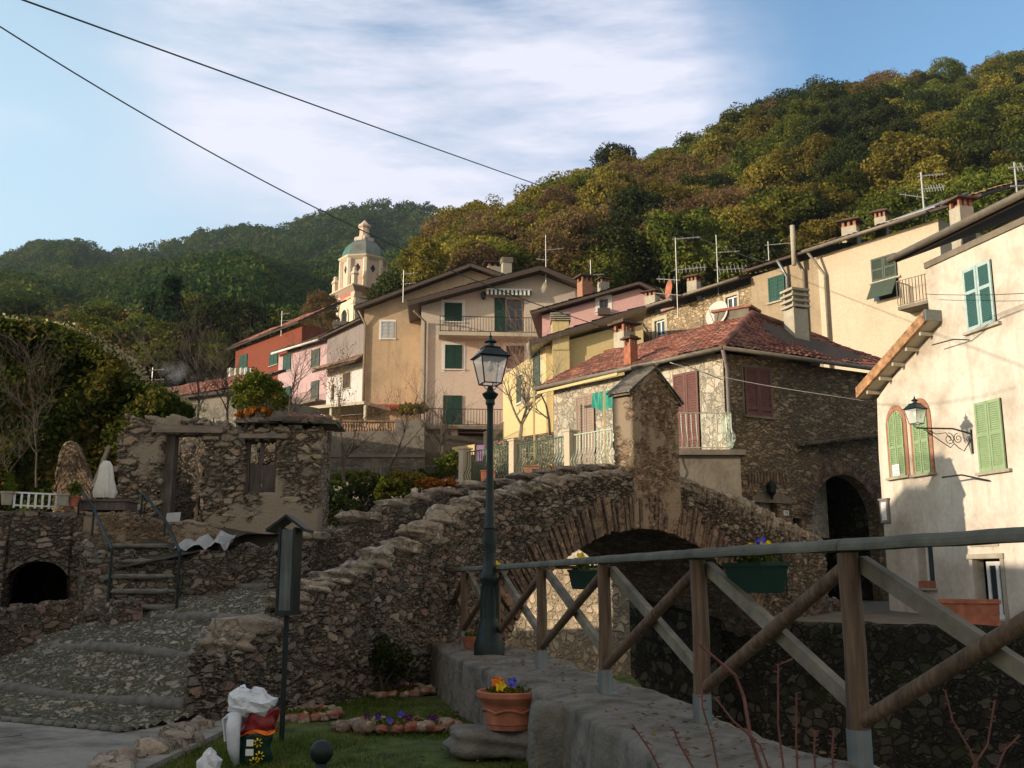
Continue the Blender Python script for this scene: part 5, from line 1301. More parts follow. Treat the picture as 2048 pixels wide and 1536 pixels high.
# long terrace on the bank
FT = Fac(plan(918, 940, 30.8), plan(1240, 880, 25.4)); tz = FT.uz(1080, 951)[1] ; tzr = 3.88
print('terrace floor', tz, FT.uz(925, 972), FT.uz(1230, 935), FT.uz(925, 912), FT.uz(1230, 836), 'zb', zb_, zr1)
TE = thing('bank_terrace', 'long raised terrace with faced stone kerb above the bank wall', 'terrace', (0.5, 28, -4))
FTl = Fac(tuple(FT.a), tuple(FT.b + FT.d * 0.2))
tz = 2.78
body(TE, FTl, [(0, tz - 0.25), (FTl.L, tz - 0.25)], -4.5, 3.4, M['pebble'], name='wall')
FU = Fac(tuple(FTl.b), tuple(FTl.b + FT.d * 2.2)); body(TE, FU, [(0.003, -0.4), (FU.L, -0.9)], -4.5, 0.8, M['darkwall'], name='lower_wall')  # bank wall under the bridge, its shade painted in as dark stone
b = MB(); b.fbox(FTl, -0.05, FT.L + 0.4, tz - 0.249, tz, -3.3, 0.06); ob('kerb', b, M['crazy'], TE)
b = MB(); b.fbox(FTl, 0.5, FTl.L - 0.4, 0.35, 0.62, 0, 0.35); ob('stone_ledge', b, M['chim'], TE)
b = MB(); b.fbox(FTl, 0.5, FTl.L - 0.4, 0.62, 2.4, 0.0, 0.06); ob('render_band', b, M['crazy'], TE)
posts_u = [FT.uz(x, y)[0] for x, y in ((925, 940), (1026, 915), (1137, 890))]
for u in posts_u: b = MB(); b.fbox(FT, u - 0.11, u + 0.11, tz - 0.1, tzr + 0.06, -0.24, 0.07); b.fbox(FT, u - 0.15, u + 0.15, tzr + 0.061, tzr + 0.11, -0.28, 0.1); ob('post', b, M['beige'], TE)
tra = thing('terrace_railing', 'long green wrought railing with bellied bars along the terrace left of the pier', 'railing', (0.5, 28, tz))
us2 = posts_u + [FT.L + 0.3]
for a, c in zip(us2, us2[1:]): mb = railing(FT, a + 0.14, c - 0.14, tz, tzr - 0.04, -0.08, 0.115, 0.012, belly=0.13, bar=0.03); ob('panel', mb, M['paleiron'] if a > posts_u[1] else M['greeniron'], tra)
# yellow awning frame and rolled teal cloth
b = MB(); q0 = uz2pt(SLF, 1075, 786, 1.3); q1 = uz2pt(SLF, 1235, 750, 1.3); z_ = 5.35
fr = thing('pergola', 'pale yellow metal pergola frame over the terrace', 'pergola', tuple(SLF.pt(0, tz, 1.5)))
a0 = SLF.pt(SLF.uz(1075, 786, 1.6)[0], SLF.uz(1075, 786, 1.6)[1], 1.6); a1 = SLF.pt(SLF.uz(1235, 748, 1.6)[0], SLF.uz(1235, 748, 1.6)[1], 1.6)
b.bar(a0, a1, 0.05, 0.08); ob('beam', b, M['yellow'], fr)
for x in (1068, 1208):
    u, z = SLF.uz(x, 790, 1.6); b = MB(); b.bar(SLF.pt(u, tz if x > 1100 else 1.6, 1.6), SLF.pt(u, z + 0.15, 1.6), 0.06); ob('post', b, M['yellow'], fr)
b = MB(); k = 10; u0 = SLF.uz(1185, 770, 1.2)[0]; u1 = SLF.uz(1230, 770, 1.2)[0]; V = []
for i in range(k + 1):
    u = u0 + (u1 - u0) * i / k; V += [SLF.pt(u, 5.45, 1.2 + 0.05 * math.sin(i * 2)), SLF.pt(u, 5.0 - 0.15 * math.sin(i / k * 3.1) + 0.05 * (i % 2), 1.2 + 0.07 * math.cos(i * 2))]
b.add(V, [(2 * i, 2 * i + 1, 2 * i + 3, 2 * i + 2) for i in range(k)]); o = ob('cloth', b, M['tealcloth']); tag(o, 'teal cloth hanging under the yellow awning beam', 'cloth')

# ------------------------------------------------------------------ the row of houses above
RF = Fac(plan(1266, 640, 47.8), plan(1860, 560, 34.9)); ru_ = lambda x, y: RF.uz(x, y)
rzt = 12.75
def seg(x0, x1, y=600): return RF.uz(x0, y)[0], RF.uz(x1, y)[0]
a, c = seg(1266, 1503)
R1 = thing('rubble_house', 'sunlit honey rubble house with two white windows in the upper row', 'house', tuple(RF.pt((a + c) / 2, 4, -2)))
wz1 = RF.rect(1310, 640, 1330, 700); wz2 = RF.rect(1452, 592, 1475, 640)
body(R1, RF, [(a, rzt - 0.2), (c, rzt - 0.2)], 3, 7, M['rowstone'], [wz1, wz2])
glass_window(R1, RF, None, M['white'], M['soffit'], 0.18, r=wz1, deep=0.1, fw=0.07); glass_window(R1, RF, None, M['white'], M['soffit'], 0.12, r=wz2, deep=0.1, fw=0.07)
tiled(R1, RF.pt(a - 0.6, rzt, 0.7), RF.pt(c, rzt, 0.7), RF.pt(a - 0.6, rzt + 1.3, -3.5), RF.pt(c, rzt + 1.3, -3.5), M['oldtile'], 0.1, 0.26)
gutter(R1, RF.pt(a - 0.65, rzt - 0.05, 0.78), RF.pt(c, rzt - 0.05, 0.78), r=0.08); q = RF.pt(a + 0.5, 0, 0.1)
pipe(R1, [RF.pt(a + 0.3, rzt - 0.1, 0.7), RF.pt(a + 1.2, rzt - 1.3, 0.1), RF.pt(a + 1.2, 8, 0.1)], 0.06)
for x, y, w_, h_ in ((1305, 612, 0.6, 0.8), (1388, 583, 0.5, 0.8)): chimney(R1, uz2pt(RF, x, y, -1.6), w_, h_, 'brick', -0.6)
a, c = seg(1503, 1640)
R2 = thing('brown_plastered_house', 'weathered brown plastered house with teal shutters in the upper row', 'house', tuple(RF.pt((a + c) / 2, 4, -2)))
body(R2, RF, [(a, rzt + 0.1), (c, rzt + 0.1)], 3, 7, M['brownplaster'])
shut_window(R2, RF, (1538, 552, 1571, 602), M['tealshut'], None, ns=8, mids=())
tiled(R2, RF.pt(a, rzt + 0.32, 0.55), RF.pt(c, rzt + 0.32, 0.55), RF.pt(a, rzt + 1.5, -3.5), RF.pt(c, rzt + 1.5, -3.5), M['oldtile'], 0.1, 0.26)
for x in (1572, 1606): u = RF.uz(x, 560)[0]; pipe(R2, [RF.pt(u, rzt + 0.3, 0.5), RF.pt(u + 0.15, rzt - 0.4, 0.12), RF.pt(u + 0.15, 8.4, 0.12)], 0.07, 'galv' if x < 1600 else 'gutter')
u = RF.uz(1606, 500)[0]; pipe(R2, [RF.pt(u, rzt - 0.2, 0.62), RF.pt(u, rzt + 1.5, 0.6)], 0.1, 'chim', 'flue')
a, c = seg(1640, 1850); c = RF.L + 0.5
R3 = thing('beige_house', 'sunlit beige plastered house with a propped dark green shutter in the upper row', 'house', tuple(RF.pt((a + c) / 2, 4, -2)))
body(R3, RF, [(a, rzt + 0.1), (c, rzt + 0.1)], 3, 7, M['beige'])
tiled(R3, RF.pt(a - 0.2, rzt + 0.3, 0.6), RF.pt(c + 2, rzt + 0.3, 0.6), RF.pt(a - 0.2, rzt + 1.9, -3.5), RF.pt(c + 2, rzt + 1.9, -3.5), M['oldtile'], 0.1, 0.26)
b = MB(); q = [RF.pt(a + 0.8, rzt + 0.95, -0.9), RF.pt(c - 0.6, rzt + 0.95, -0.9), RF.pt(c - 0.6, rzt + 2.1, -3.4), RF.pt(a + 1.2, rzt + 1.9, -3.2)]; b.slab(q, -0.05); ob('lead_patch', b, M['patch'], R3)
gutter(R3, RF.pt(a - 0.2, rzt + 0.22, 0.68), RF.pt(c, rzt + 0.22, 0.68), r=0.08); u = RF.uz(1657, 600)[0]
pipe(R3, [RF.pt(u - 0.4, rzt + 0.15, 0.6), RF.pt(u, rzt - 0.8, 0.12), RF.pt(u, 7.5, 0.12)], 0.06)
w_r = RF.rect(1745, 512, 1796, 598); w = shut_window(R3, RF, None, M['oliveshut'], None, ns=24, mids=(0.45,), r=(w_r[0], w_r[1], w_r[2] + 0.75, w_r[3]))
b = MB(); um = (w_r[0] + w_r[1]) / 2
for s_ in (0, 1): u0_, u1_ = (w_r[0], um) if s_ == 0 else (um, w_r[1]); b.hexa([RF.pt(u0_, w_r[2], 0.5), RF.pt(u1_, w_r[2], 0.5), RF.pt(u1_, w_r[2], 0.46), RF.pt(u0_, w_r[2], 0.46), RF.pt(u0_, w_r[2] + 0.75, 0.06), RF.pt(u1_, w_r[2] + 0.75, 0.06), RF.pt(u1_, w_r[2] + 0.75, 0.03), RF.pt(u0_, w_r[2] + 0.75, 0.03)])
ob('shutter', b, M['oliveshut'], w); b = MB(); b.fbox(RF, w_r[0], w_r[1], w_r[2], w_r[2] + 0.75, -0.01, 0.01); ob('pane', b, M['glass'], w)
for x, y, w_, h_ in ((1703, 482, 0.62, 0.95), (1764, 462, 0.45, 0.9)): chimney(R3, uz2pt(RF, x, y, -2.6), w_, h_, 'brick', -0.6)
br3 = thing('iron_balcony', 'small wrought-iron balcony on the right end of the beige house', 'balcony', tuple(RF.pt(RF.L, 9.5, 0.5)))
e0 = RF.uz(1818, 600)[0]; ez0 = RF.uz(1830, 618)[1]; ez1 = RF.uz(1830, 566)[1]
b = MB(); b.fbox(RF, e0, e0 + 2.4, ez0 - 0.12, ez0, 0, 0.75); ob('slab', b, M['darkplaster'], br3); mb = railing(RF, e0, e0 + 2.4, ez0, ez1, 0.72, 0.12, 0.012); ob('railing', mb, M['gutter'], br3)
b = MB(); b.bar(RF.pt(e0, ez1, 0), RF.pt(e0, ez1, 0.72), 0.03)
for k in range(5): b.bar(RF.pt(e0, ez0, 0.14 * k), RF.pt(e0, ez1, 0.14 * k), 0.02)
ob('railing', b, M['gutter'], br3)

# ------------------------------------------------------------------ yellow, pink, cream and tan houses
YC = Vector(plan(1092, 720, 43.4)); YL = Fac(plan(1006, 780, 50), tuple(YC)); yd = Vector((0.998, -0.05)); YFr = Fac(tuple(YC), tuple(YC + yd * 6))
Y_ = thing('yellow_house', 'bright yellow house with pale eaves below the pink house', 'house', (YC.x, YC.y + 2, 4))
yz0 = 10.2; ue, ze_ = YFr.uz(1272, 630)
body(Y_, YFr, [(0, yz0), (ue + 0.3, ze_ - 0.25)], 2.5, 7.2, M['yellow'])
body(Y_, YL, [(0, yz0), (YL.L, yz0)], 2.5, 2.0, M['yellow'], name='side_wall')
sl_ = (ze_ - yz0) / ue; ov = 0.7
back3 = Vector((-YFr.n.x, -YFr.n.y, 0))
e0_ = YFr.pt(-ov, yz0 - sl_ * ov + 0.3, 0.55); e1_ = Vector(e0_) + back3 * 9; r0_ = YFr.pt(ue + 0.4, ze_ + 0.25, 0.55); r1_ = Vector(r0_) + back3 * 9
tiled(Y_, e0_, e1_, r0_, r1_, M['darktile'], 0.16, 0.3, 0.4, under=M['soffit'])
b = MB(); b.bar(Vector(e0_) - Vector((0, 0, 0.06)), Vector(r0_) - Vector((0, 0, 0.06)), 0.05, 0.2); ob('verge_board', b, M['verge'], Y_)
gutter(Y_, Vector(e0_) - Vector((0.05, 0, 0.1)), Vector(e1_) - Vector((0.05, 0, 0.1)), 'chim', 0.1)
shut_window(Y_, YL, (1068, 705, 1082, 790), M['oliveshut'], M['whitetrim'], 0.1, ns=12, leaves_=1); shut_window(Y_, YL, (1035, 752, 1044, 806), M['oliveshut'], M['whitetrim'], 0.1, ns=10, leaves_=1)
ub = YL.uz(1010, 815)[0]; b = MB(); b.fbox(YL, 0.2, 3.8, 6.0, 6.3, 0, 1.1); ob('balcony_slab', b, M['soffit'], Y_); mb = railing(YL, 0.2, 3.8, 6.3, 7.2, 1.05, 0.14, 0.012); ob('railing', mb, M['gutter'], Y_)
b = MB(); u, _ = YFr.uz(1121, 650); pch = uz2pt(YFr, 1121, 690, 0.0); b.box(pch.x - 0.38, pch.x + 0.38, pch.y - 0.32, pch.y + 0.4, 3, pch.z + 1.0); ob('chimney_breast', b, M['yellow'], Y_)
chimney(Y_, Vector((pch.x, pch.y, pch.z + 0.3)), 0.72, 1.15, 'slat', 0.0, 'yellow')
PC = Vector(plan(1084, 640, 52)); PFr = Fac(tuple(PC), tuple(PC + Vector((0.995, -0.1)) * 12)); PLf = Fac(tuple(PC - Vector((0.376, -0.927)) * 6), tuple(PC))
K_ = thing('pink_house', 'rose pink house with white-trimmed windows and a dark shallow gable', 'house', (PC.x + 3, PC.y + 3, 6))
ppf = [PFr.uz(*p) for p in ((1084, 622), (1278, 568), (1348, 600))]; pprof = [(u, z - 0.25) for u, z in ppf]
pw1 = PFr.rect(1199, 598, 1216, 622); pw2 = PFr.rect(1299, 598, 1311, 613)
body(K_, PFr, pprof, 5, 8, M['pink'], [pw1, pw2])
glass_window(K_, PFr, None, M['greyrender'], M['whitetrim'], 0.22, r=pw1, deep=0.12, rows=()); glass_window(K_, PFr, None, M['greyrender'], M['whitetrim'], 0.22, r=pw2, deep=0.12, rows=())
def gable_roof(root, fc, pts, mat, ovl, ovr, of, depth, t=0.16, under=None, col=0.3, barw=0.2):
    """pts: left eave, peak, right eave in (u, z)"""
    (ua, za), (up_, zp), (ub_, zb2) = pts; s1_ = (zp - za) / (up_ - ua); s2_ = (zp - zb2) / (ub_ - up_)
    L = (ua - ovl, za - s1_ * ovl); R_ = (ub_ + ovr, zb2 - s2_ * ovr)
    tiled(root, fc.pt(*L, of), fc.pt(*L, -depth), fc.pt(up_, zp, of), fc.pt(up_, zp, -depth), mat, t, col, 0.42, under=under)
    tiled(root, fc.pt(*R_, of), fc.pt(*R_, -depth), fc.pt(up_, zp, of), fc.pt(up_, zp, -depth), mat, t, col, 0.42, under=under)
    b = MB(); dz = t * 0.6
    b.bar(Vector(fc.pt(*L, of + 0.03)) - Vector((0, 0, dz)), Vector(fc.pt(up_, zp, of + 0.03)) - Vector((0, 0, dz)), 0.05, barw); b.bar(Vector(fc.pt(*R_, of + 0.03)) - Vector((0, 0, dz)), Vector(fc.pt(up_, zp, of + 0.03)) - Vector((0, 0, dz)), 0.05, barw)
    ob('verge_board', b, M['verge'], root)
    return L, R_
gable_roof(K_, PFr, ppf, M['darktile'], 0.6, 0.5, 0.4, 8.5, 0.12, barw=0.14)
chimney(K_, uz2pt(PFr, 1207, 580, -3), 0.5, 0.7, 'brick', 0.4); chimney(K_, uz2pt(PFr, 1170, 588, -2), 0.65, 1.1, 'brick', 0.4, 'brick')
b = MB(); b.fbox(PFr, pw1[0] - 0.1, pw1[1] + 0.1, pw1[2] - 0.25, pw1[2] + 0.1, 0.02, 0.25); o = ob('window_box', b, M['verge']); tag(o, 'dark flower box under the small window of the pink house', 'planter')

CF = Fac(plan(843, 700, 60), plan(1180, 700, 60.8))
C_ = thing('cream_house', 'tall cream rendered house with two railed balconies and dark green shutters', 'house', (0, 62, 7))
cpf = [CF.uz(*p) for p in ((843, 604), (1078, 541), (1190, 585))]; cprof = [(u, z - 0.25) for u, z in cpf]
cd1 = CF.rect(1013, 598, 1049, 663); cop = (CF.rect(905, 858, 1010, 925)); rec = (CF.uz(905, 900)[0], CF.uz(1010, 900)[0], 7.2, CF.uz(950, 866)[1])
body(C_, CF, cprof, 6.0, 9, M['cream'], [cd1, rec], reveal=0.5)
gable_roof(C_, CF, cpf, M['darktile'], 0.85, 0.4, 0.9, 9.5, 0.2, barw=0.28)
b = MB(); b.fbox(CF, rec[0], rec[1], rec[2], rec[3], -0.55, -0.5); ob('porch_back', b, M['verge'], C_)
shut_window(C_, CF, (889, 606, 924, 643), M['greenshut'], M['whitetrim'], 0.2, ns=12, mids=()); shut_window(C_, CF, (890, 690, 924, 738), M['greenshut'], M['whitetrim'], 0.2, ns=14)
shut_window(C_, CF, (1013, 692, 1048, 738), M['brownshut'], M['whitetrim'], 0.2, ns=12)
cr = CF.rect(886, 791, 924, 848); shut_window(C_, CF, None, M['greenshut'], None, ns=18, name='door', r=cr)
dd = CF.rect(989, 596, 1011, 662); w = shut_window(C_, CF, None, M['greenshut'], None, ns=18, name='window_leaf', leaves_=1, r=dd, sill=False)
glass_window(C_, CF, None, M['oldtile'], None, r=cd1, deep=0.2, name='door', rows=(0.4, 0.7), fw=0.09)
def balcony_(lbl, x0, x1, yt, yr, root_mat, o=1.1, dx=0, zrail=None):
    t = thing('balcony', lbl, 'balcony', tuple(CF.pt(0, 10, 1)))
    u0 = CF.uz(x0, yr, o)[0]; u1 = CF.uz(x1, yr, o)[0]; z0 = CF.uz((x0 + x1) / 2, yr, o)[1]; z1 = CF.uz((x0 + x1) / 2, yt, o)[1]
    b = MB(); b.fbox(CF, u0 - 0.08, u1, z0 - 0.22, z0, 0, o + 0.08); ob('slab', b, root_mat, t)
    ob('railing', railing(CF, u0, u1, z0, z1, o, 0.17, 0.014, bar=0.035), M['black'], t)
    b = MB(); b.bar(CF.pt(u0, z1, 0), CF.pt(u0, z1, o), 0.05)
    for k in range(6): b.bar(CF.pt(u0, z0, o * k / 6), CF.pt(u0, z1, o * k / 6), 0.028)
    ob('side_railing', b, M['black'], t); return t
balcony_('upper iron balcony of the tall cream house, under the striped awning', 880, 1075, 634, 665, M['soffit']); balcony_('lower iron balcony of the tall cream house, above the dark porch', 853, 1012, 818, 851, M['darkplaster'])
for x, w_ in ((893, 0.18), (908, 0.42)): u = CF.uz(x, 900, 0.3)[0]; b = MB(); b.fbox(CF, u - w_ / 2, u + w_ / 2, 5.5, CF.uz(900, 862)[1] + 0.1, 0.35, 0.35 + w_); ob('pillar', b, M['soffit'], C_)
aw = thing('awning', 'rolled green and white striped awning under the cream gable', 'awning', tuple(uz2pt(CF, 1018, 588, 0.4)))
u0 = CF.uz(973, 582, 0.3)[0]; u1 = CF.uz(1063, 582, 0.3)[0]; zt0 = CF.uz(1018, 578, 0.3)[1]
b = MB(); b.fbox(CF, u0, u1, zt0 - 0.1, zt0, 0.0, 0.4); ob('cassette', b, M['whitetrim'], aw)
b = MB(); n = 22
for k in range(n): b.mi = k % 2; uu = u0 + (u1 - u0) * k / n; b.hexa([CF.pt(uu, zt0 - 0.42, 0.45), CF.pt(uu + (u1 - u0) / n, zt0 - 0.42, 0.45), CF.pt(uu + (u1 - u0) / n, zt0 - 0.42, 0.43), CF.pt(uu, zt0 - 0.42, 0.43), CF.pt(uu, zt0 - 0.1, 0.42), CF.pt(uu + (u1 - u0) / n, zt0 - 0.1, 0.42), CF.pt(uu + (u1 - u0) / n, zt0 - 0.1, 0.4), CF.pt(uu, zt0 - 0.1, 0.4)])
ob('valance', b, [M['white'], M['greenshut']], aw)
b = MB(); b.lathe(uz2pt(CF, 967, 600, 0.35), [(0.02, 0), (0.12, 0.08), (0.17, 0.36), (0.2, 0.38), (0.05, 0.52), (0.0, 0.58)], 8); b.bar(uz2pt(CF, 967, 583, 0.0), uz2pt(CF, 967, 583, 0.35), 0.04); o = ob('wall_lantern', b, M['black']); tag(o, 'tiny black wall lantern beside the striped awning', 'lantern')
u = CF.uz(850, 700, 0.1)[0]; pipe(C_, [CF.pt(CF.uz(828, 622, 0.9)[0], CF.uz(828, 622, 0.9)[1], 0.9), CF.pt(u, CF.uz(850, 645)[1], 0.12), CF.pt(u, 9.5, 0.12), CF.pt(u - 0.5, 8.6, 0.12), CF.pt(u - 0.6, 6, 0.12)], 0.07)
chimney(C_, uz2pt(CF, 1013, 545, -3), 0.6, 1.0, 'slat', 0.2); 
TF_ = Fac(plan(729, 700, 63.5), plan(1010, 700, 63.5))
T_ = thing('tan_house', 'bare tan rendered house with one small white window beside the cream house', 'house', (-7, 66, 7))
tpf = [TF_.uz(*p) for p in ((729, 612), (942, 533), (1010, 556))]; tprof = [(u, z - 0.25) for u, z in tpf]; tw_ = TF_.rect(761, 643, 789, 677)
body(T_, TF_, tprof, 6.0, 8, M['tan'])
gable_roof(T_, TF_, tpf, M['darktile'], 0.6, 0.3, 0.6, 8.5, 0.16, barw=0.22)
shut_window(T_, TF_, (762, 643, 788, 677), M['greyshut'], M['whitetrim'], 0.12, ns=5, mids=())
pipe(T_, [TF_.pt(-0.5, tpf[0][1] - 0.2, 0.55), TF_.pt(0.05, tpf[0][1] - 1.3, 0.1), TF_.pt(0.05, 10.4, 0.1)], 0.07)
chimney(T_, uz2pt(TF_, 988, 552, -2), 1.0, 0.9, 'brick', 0.2)
b = MB(); u0, u1 = TF_.uz(732, 815)[0], TF_.uz(843, 815)[0]; za = TF_.uz(790, 811)[1]; n = 34
for k in range(n): uu = u0 + (u1 - u0) * k / n; p = Vector(TF_.pt(uu, za, 0)); b.tube([p, Vector(TF_.pt(uu, za - 0.28, 1.0))], 0.09, 6)
ob('canopy', b, M['redtile'], T_)
# ------------------------------------------------------------------ farther houses on the left
def facs(x0, y0, Y0, x1, y1, Y1): return Fac(plan(x0, y0, Y0), plan(x1, y1, Y1))
RH = facs(470, 730, 84, 557, 730, 78); r_ = thing('red_house', 'brick red house with green shutters, leftmost of the distant houses', 'house', cen(RH, 12))
zt = RH.uz(470, 692)[1]; zt2 = RH.uz(557, 676)[1]; zt = (zt + zt2) / 2
body(r_, RH, [(0, zt), (RH.L + 3.6, zt)], 8, 7, M['red'])
tiled(r_, RH.pt(-0.5, zt + 0.1, 0.6), RH.pt(RH.L + 4, zt + 0.1, 0.6), RH.pt(-0.5, zt + 2.6, -3.6), RH.pt(RH.L + 4, zt + 2.6, -3.6), M['tile'], 0.15, 0.35, 0.5)
shut_window(r_, RH, (480, 710, 495, 737), M['tealshut'], None, ns=6, mids=()); shut_window(r_, RH, (540, 702, 556, 730), M['tealshut'], None, ns=6, mids=())
LH = facs(556, 750, 76.5, 657, 750, 71.5); r_ = thing('lilac_house', 'pale lilac house with dark green shutters beside the red house', 'house', cen(LH, 12))
zt = (LH.uz(558, 706)[1] + LH.uz(655, 687)[1]) / 2
body(r_, LH, [(0, zt), (LH.L, zt)], 8, 7, M['lilac'])
tiled(r_, LH.pt(-0.1, zt + 0.1, 0.5), LH.pt(LH.L + 0.3, zt + 0.1, 0.5), LH.pt(-0.1, zt + 2.3, -3.4), LH.pt(LH.L + 0.3, zt + 2.3, -3.4), M['darktile'], 0.12, 0.35, 0.5)
gutter(r_, LH.pt(-0.1, zt + 0.05, 0.6), LH.pt(LH.L + 0.3, zt + 0.05, 0.6), 'whitetrim', 0.09)
for q in ((567, 711, 582, 741), (623, 699, 640, 734), (567, 774, 582, 798)): shut_window(r_, LH, q, M['tealshut'] if q[0] < 600 else M['oliveshut'], None, ns=8)
shut_window(r_, LH, (623, 762, 638, 806), M['oliveshut'], None, ns=10, name='door'); u0, u1, z0, z1 = LH.rect(585, 790, 652, 808); b = MB(); b.fbox(LH, u0, u1, z0 - 0.15, z0, 0, 0.9); ob('balcony_slab', b, M['darkplaster'], r_); ob('railing', railing(LH, u0, u1, z0, z1, 0.85, 0.16, 0.014), M['gutter'], r_)
GH = facs(656, 700, 70, 732, 700, 67.5); r_ = thing('grey_and_white_house', 'narrow house, grey above and whitewashed below a small porch roof', 'house', cen(GH, 12))
gpf = [GH.uz(655, 672), GH.uz(690, 654), GH.uz(732, 640)]
zm = GH.uz(690, 732)[1]
body(r_, GH, [(gpf[0][0], gpf[0][1]), (gpf[2][0], gpf[2][1])], zm, 6, M['greyrender'], name='upper_wall'); body(r_, GH, [(0, zm), (GH.L, zm)], 8, 6, M['whitewash'], name='lower_wall')
tiled(r_, GH.pt(gpf[0][0] - 0.6, gpf[0][1] - 0.15, 0.4), GH.pt(gpf[0][0] - 0.6, gpf[0][1] - 0.15, -6), GH.pt(gpf[2][0], gpf[2][1] + 0.12, 0.4), GH.pt(gpf[2][0], gpf[2][1] + 0.12, -6), M['darktile'], 0.12, 0.35, 0.5)
tiled(r_, GH.pt(-0.5, zm - 0.25, 1.0), GH.pt(GH.L, zm - 0.05, 1.0), GH.pt(-0.5, zm + 0.35, 0), GH.pt(GH.L, zm + 0.65, 0), M['oldtile'], 0.12, 0.3, 0.4, name='porch_roof')
shut_window(r_, GH, (687, 746, 700, 776), M['verge'], M['chim'], 0.1, ns=4, mids=()); shut_window(r_, GH, (664, 769, 668, 800), M['verge'], None, ns=4, leaves_=1, mids=())
chimney(r_, uz2pt(GH, 680, 668, -1.5), 0.9, 0.9, 'slat', 0.2, 'greyrender')
# church tower
cx = P(726, 560, 110); CX, CY = cx.x, cx.y
CH = thing('church_tower', 'baroque bell tower with an octagonal drum and grey-green ribbed dome', 'church', (CX, CY, 12))
def zpx(y): return P(726, y, 110).z
rot = R(45 + 45 - 8)
def sq(mb, h, z0, z1, h2=None): 
    h2 = h2 or h; r1 = h * math.sqrt(2); r2 = h2 * math.sqrt(2); mb.lathe((CX, CY, 0), [(r1, z0), (r2, z1)], 4, rot)
zc0 = zpx(588); b = MB(); sq(b, 2.1, 12, zc0 - 1.1); ob('shaft', b, M['chcream'], CH)
b = MB(); sq(b, 2.25, zc0 - 1.15, zc0 - 0.9); sq(b, 2.15, zc0 - 0.9, zc0 - 0.45); sq(b, 2.2, zc0 - 0.45, zc0 - 0.02, 2.75); sq(b, 2.8, zc0 - 0.02, zc0 + 0.12); ob('cornice', b, M['chpink'], CH)
nrm4 = [rot + math.pi / 4 + k * math.pi / 2 for k in range(4)]
b = MB(); ab = MB(); cb = MB()
for a in nrm4:
    n_ = Vector((math.cos(a), math.sin(a))); t_ = Vector((-n_.y, n_.x)); c0 = Vector((CX, CY)) + n_ * 2.1
    ff = Fac(tuple(c0 - t_ * 2.1), tuple(c0 + t_ * 2.1)); sg = 1 if ff.n.dot(n_) > 0 else -1
    b = MB(); b.fbox(ff, 0.9, 3.3, zc0 - 0.85, zc0 - 0.5, sg * 0.06, sg * 0.09); ob('frieze', b, M['chred'], CH)
    for u in (0.0, 3.6): cb.fbox(ff, u, u + 0.6, 12, zc0 - 1.16, 0, sg * 0.12); cb.fbox(ff, u - 0.05, u + 0.65, zc0 - 1.9, zc0 - 1.6, 0, sg * 0.2)
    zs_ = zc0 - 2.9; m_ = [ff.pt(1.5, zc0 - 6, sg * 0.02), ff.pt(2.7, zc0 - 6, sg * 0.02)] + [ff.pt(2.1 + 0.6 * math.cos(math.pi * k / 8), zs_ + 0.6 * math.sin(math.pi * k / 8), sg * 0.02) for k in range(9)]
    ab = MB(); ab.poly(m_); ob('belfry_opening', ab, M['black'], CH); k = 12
    for i in range(k):
        a0, a1 = math.pi * i / k, math.pi * (i + 1) / k; cb.bar(ff.pt(2.1 + 0.75 * math.cos(a0), zs_ + 0.75 * math.sin(a0), sg * 0.08), ff.pt(2.1 + 0.75 * math.cos(a1), zs_ + 0.75 * math.sin(a1), sg * 0.08), 0.2, 0.22)
    cb.fbox(ff, 1.2, 1.45, zc0 - 6, zs_, 0, sg * 0.15); cb.fbox(ff, 2.75, 3.0, zc0 - 6, zs_, 0, sg * 0.15)
ob('pilasters', cb, M['chcream'], CH)
zo1 = zpx(524); b = MB(); b.lathe((CX, CY, 0), [(2.42, zc0 + 0.1), (2.42, zo1 - 0.3)], 8, rot + R(22.5)); ob('drum', b, M['chpink'], CH)
b = MB(); db = MB()
for k in range(8):
    a = rot + R(22.5) + k * math.pi / 4; c0 = Vector((CX, CY)) + Vector((math.cos(a), math.sin(a))) * 2.45; b.lathe((c0.x, c0.y, 0), [(0.3, zc0 + 0.1), (0.3, zo1 - 0.25)], 6)
    a += math.pi / 8; n_ = Vector((math.cos(a), math.sin(a))); t_ = Vector((-n_.y, n_.x)); c0 = Vector((CX, CY)) + n_ * (2.42 * math.cos(math.pi / 8) + 0.03); zz = zo1 - 1.35
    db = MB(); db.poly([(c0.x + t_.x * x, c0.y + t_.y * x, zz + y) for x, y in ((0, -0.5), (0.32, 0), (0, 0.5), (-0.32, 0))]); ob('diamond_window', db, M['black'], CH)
b.lathe((CX, CY, 0), [(2.5, zo1 - 0.35), (2.85, zo1 - 0.05), (2.9, zo1 + 0.1), (2.3, zo1 + 0.12)], 8, rot + R(22.5)); ob('drum_cornice', b, M['chcream'], CH)
zd = zpx(484); hd = zd - zo1; b = MB(); pr_ = [(2.5 * math.cos(math.pi / 2 * k / 10 * 0.94), zo1 + 0.12 + hd * math.sin(math.pi / 2 * k / 10)) for k in range(11)]
b.lathe((CX, CY, 0), pr_, 8, rot + R(22.5)); dm = ob('dome', b, [M['copper'], M['coppergreen']], CH)
for i_, p_ in enumerate(dm.data.polygons): p_.material_index = 1 if (i_ % 8) in (5, 2) else 0
b = MB(); zl = zpx(440); hh = zl - zd; b.lathe((CX, CY, 0), [(0.95, zd - 0.1), (0.98, zd + 0.15 * hh), (0.62, zd + 0.22 * hh), (0.55, zd + 0.6 * hh), (0.75, zd + 0.66 * hh), (0.75, zd + 0.74 * hh), (0.5, zd + 0.8 * hh), (0.2, zd + 0.92 * hh), (0, zl)], 8, rot)
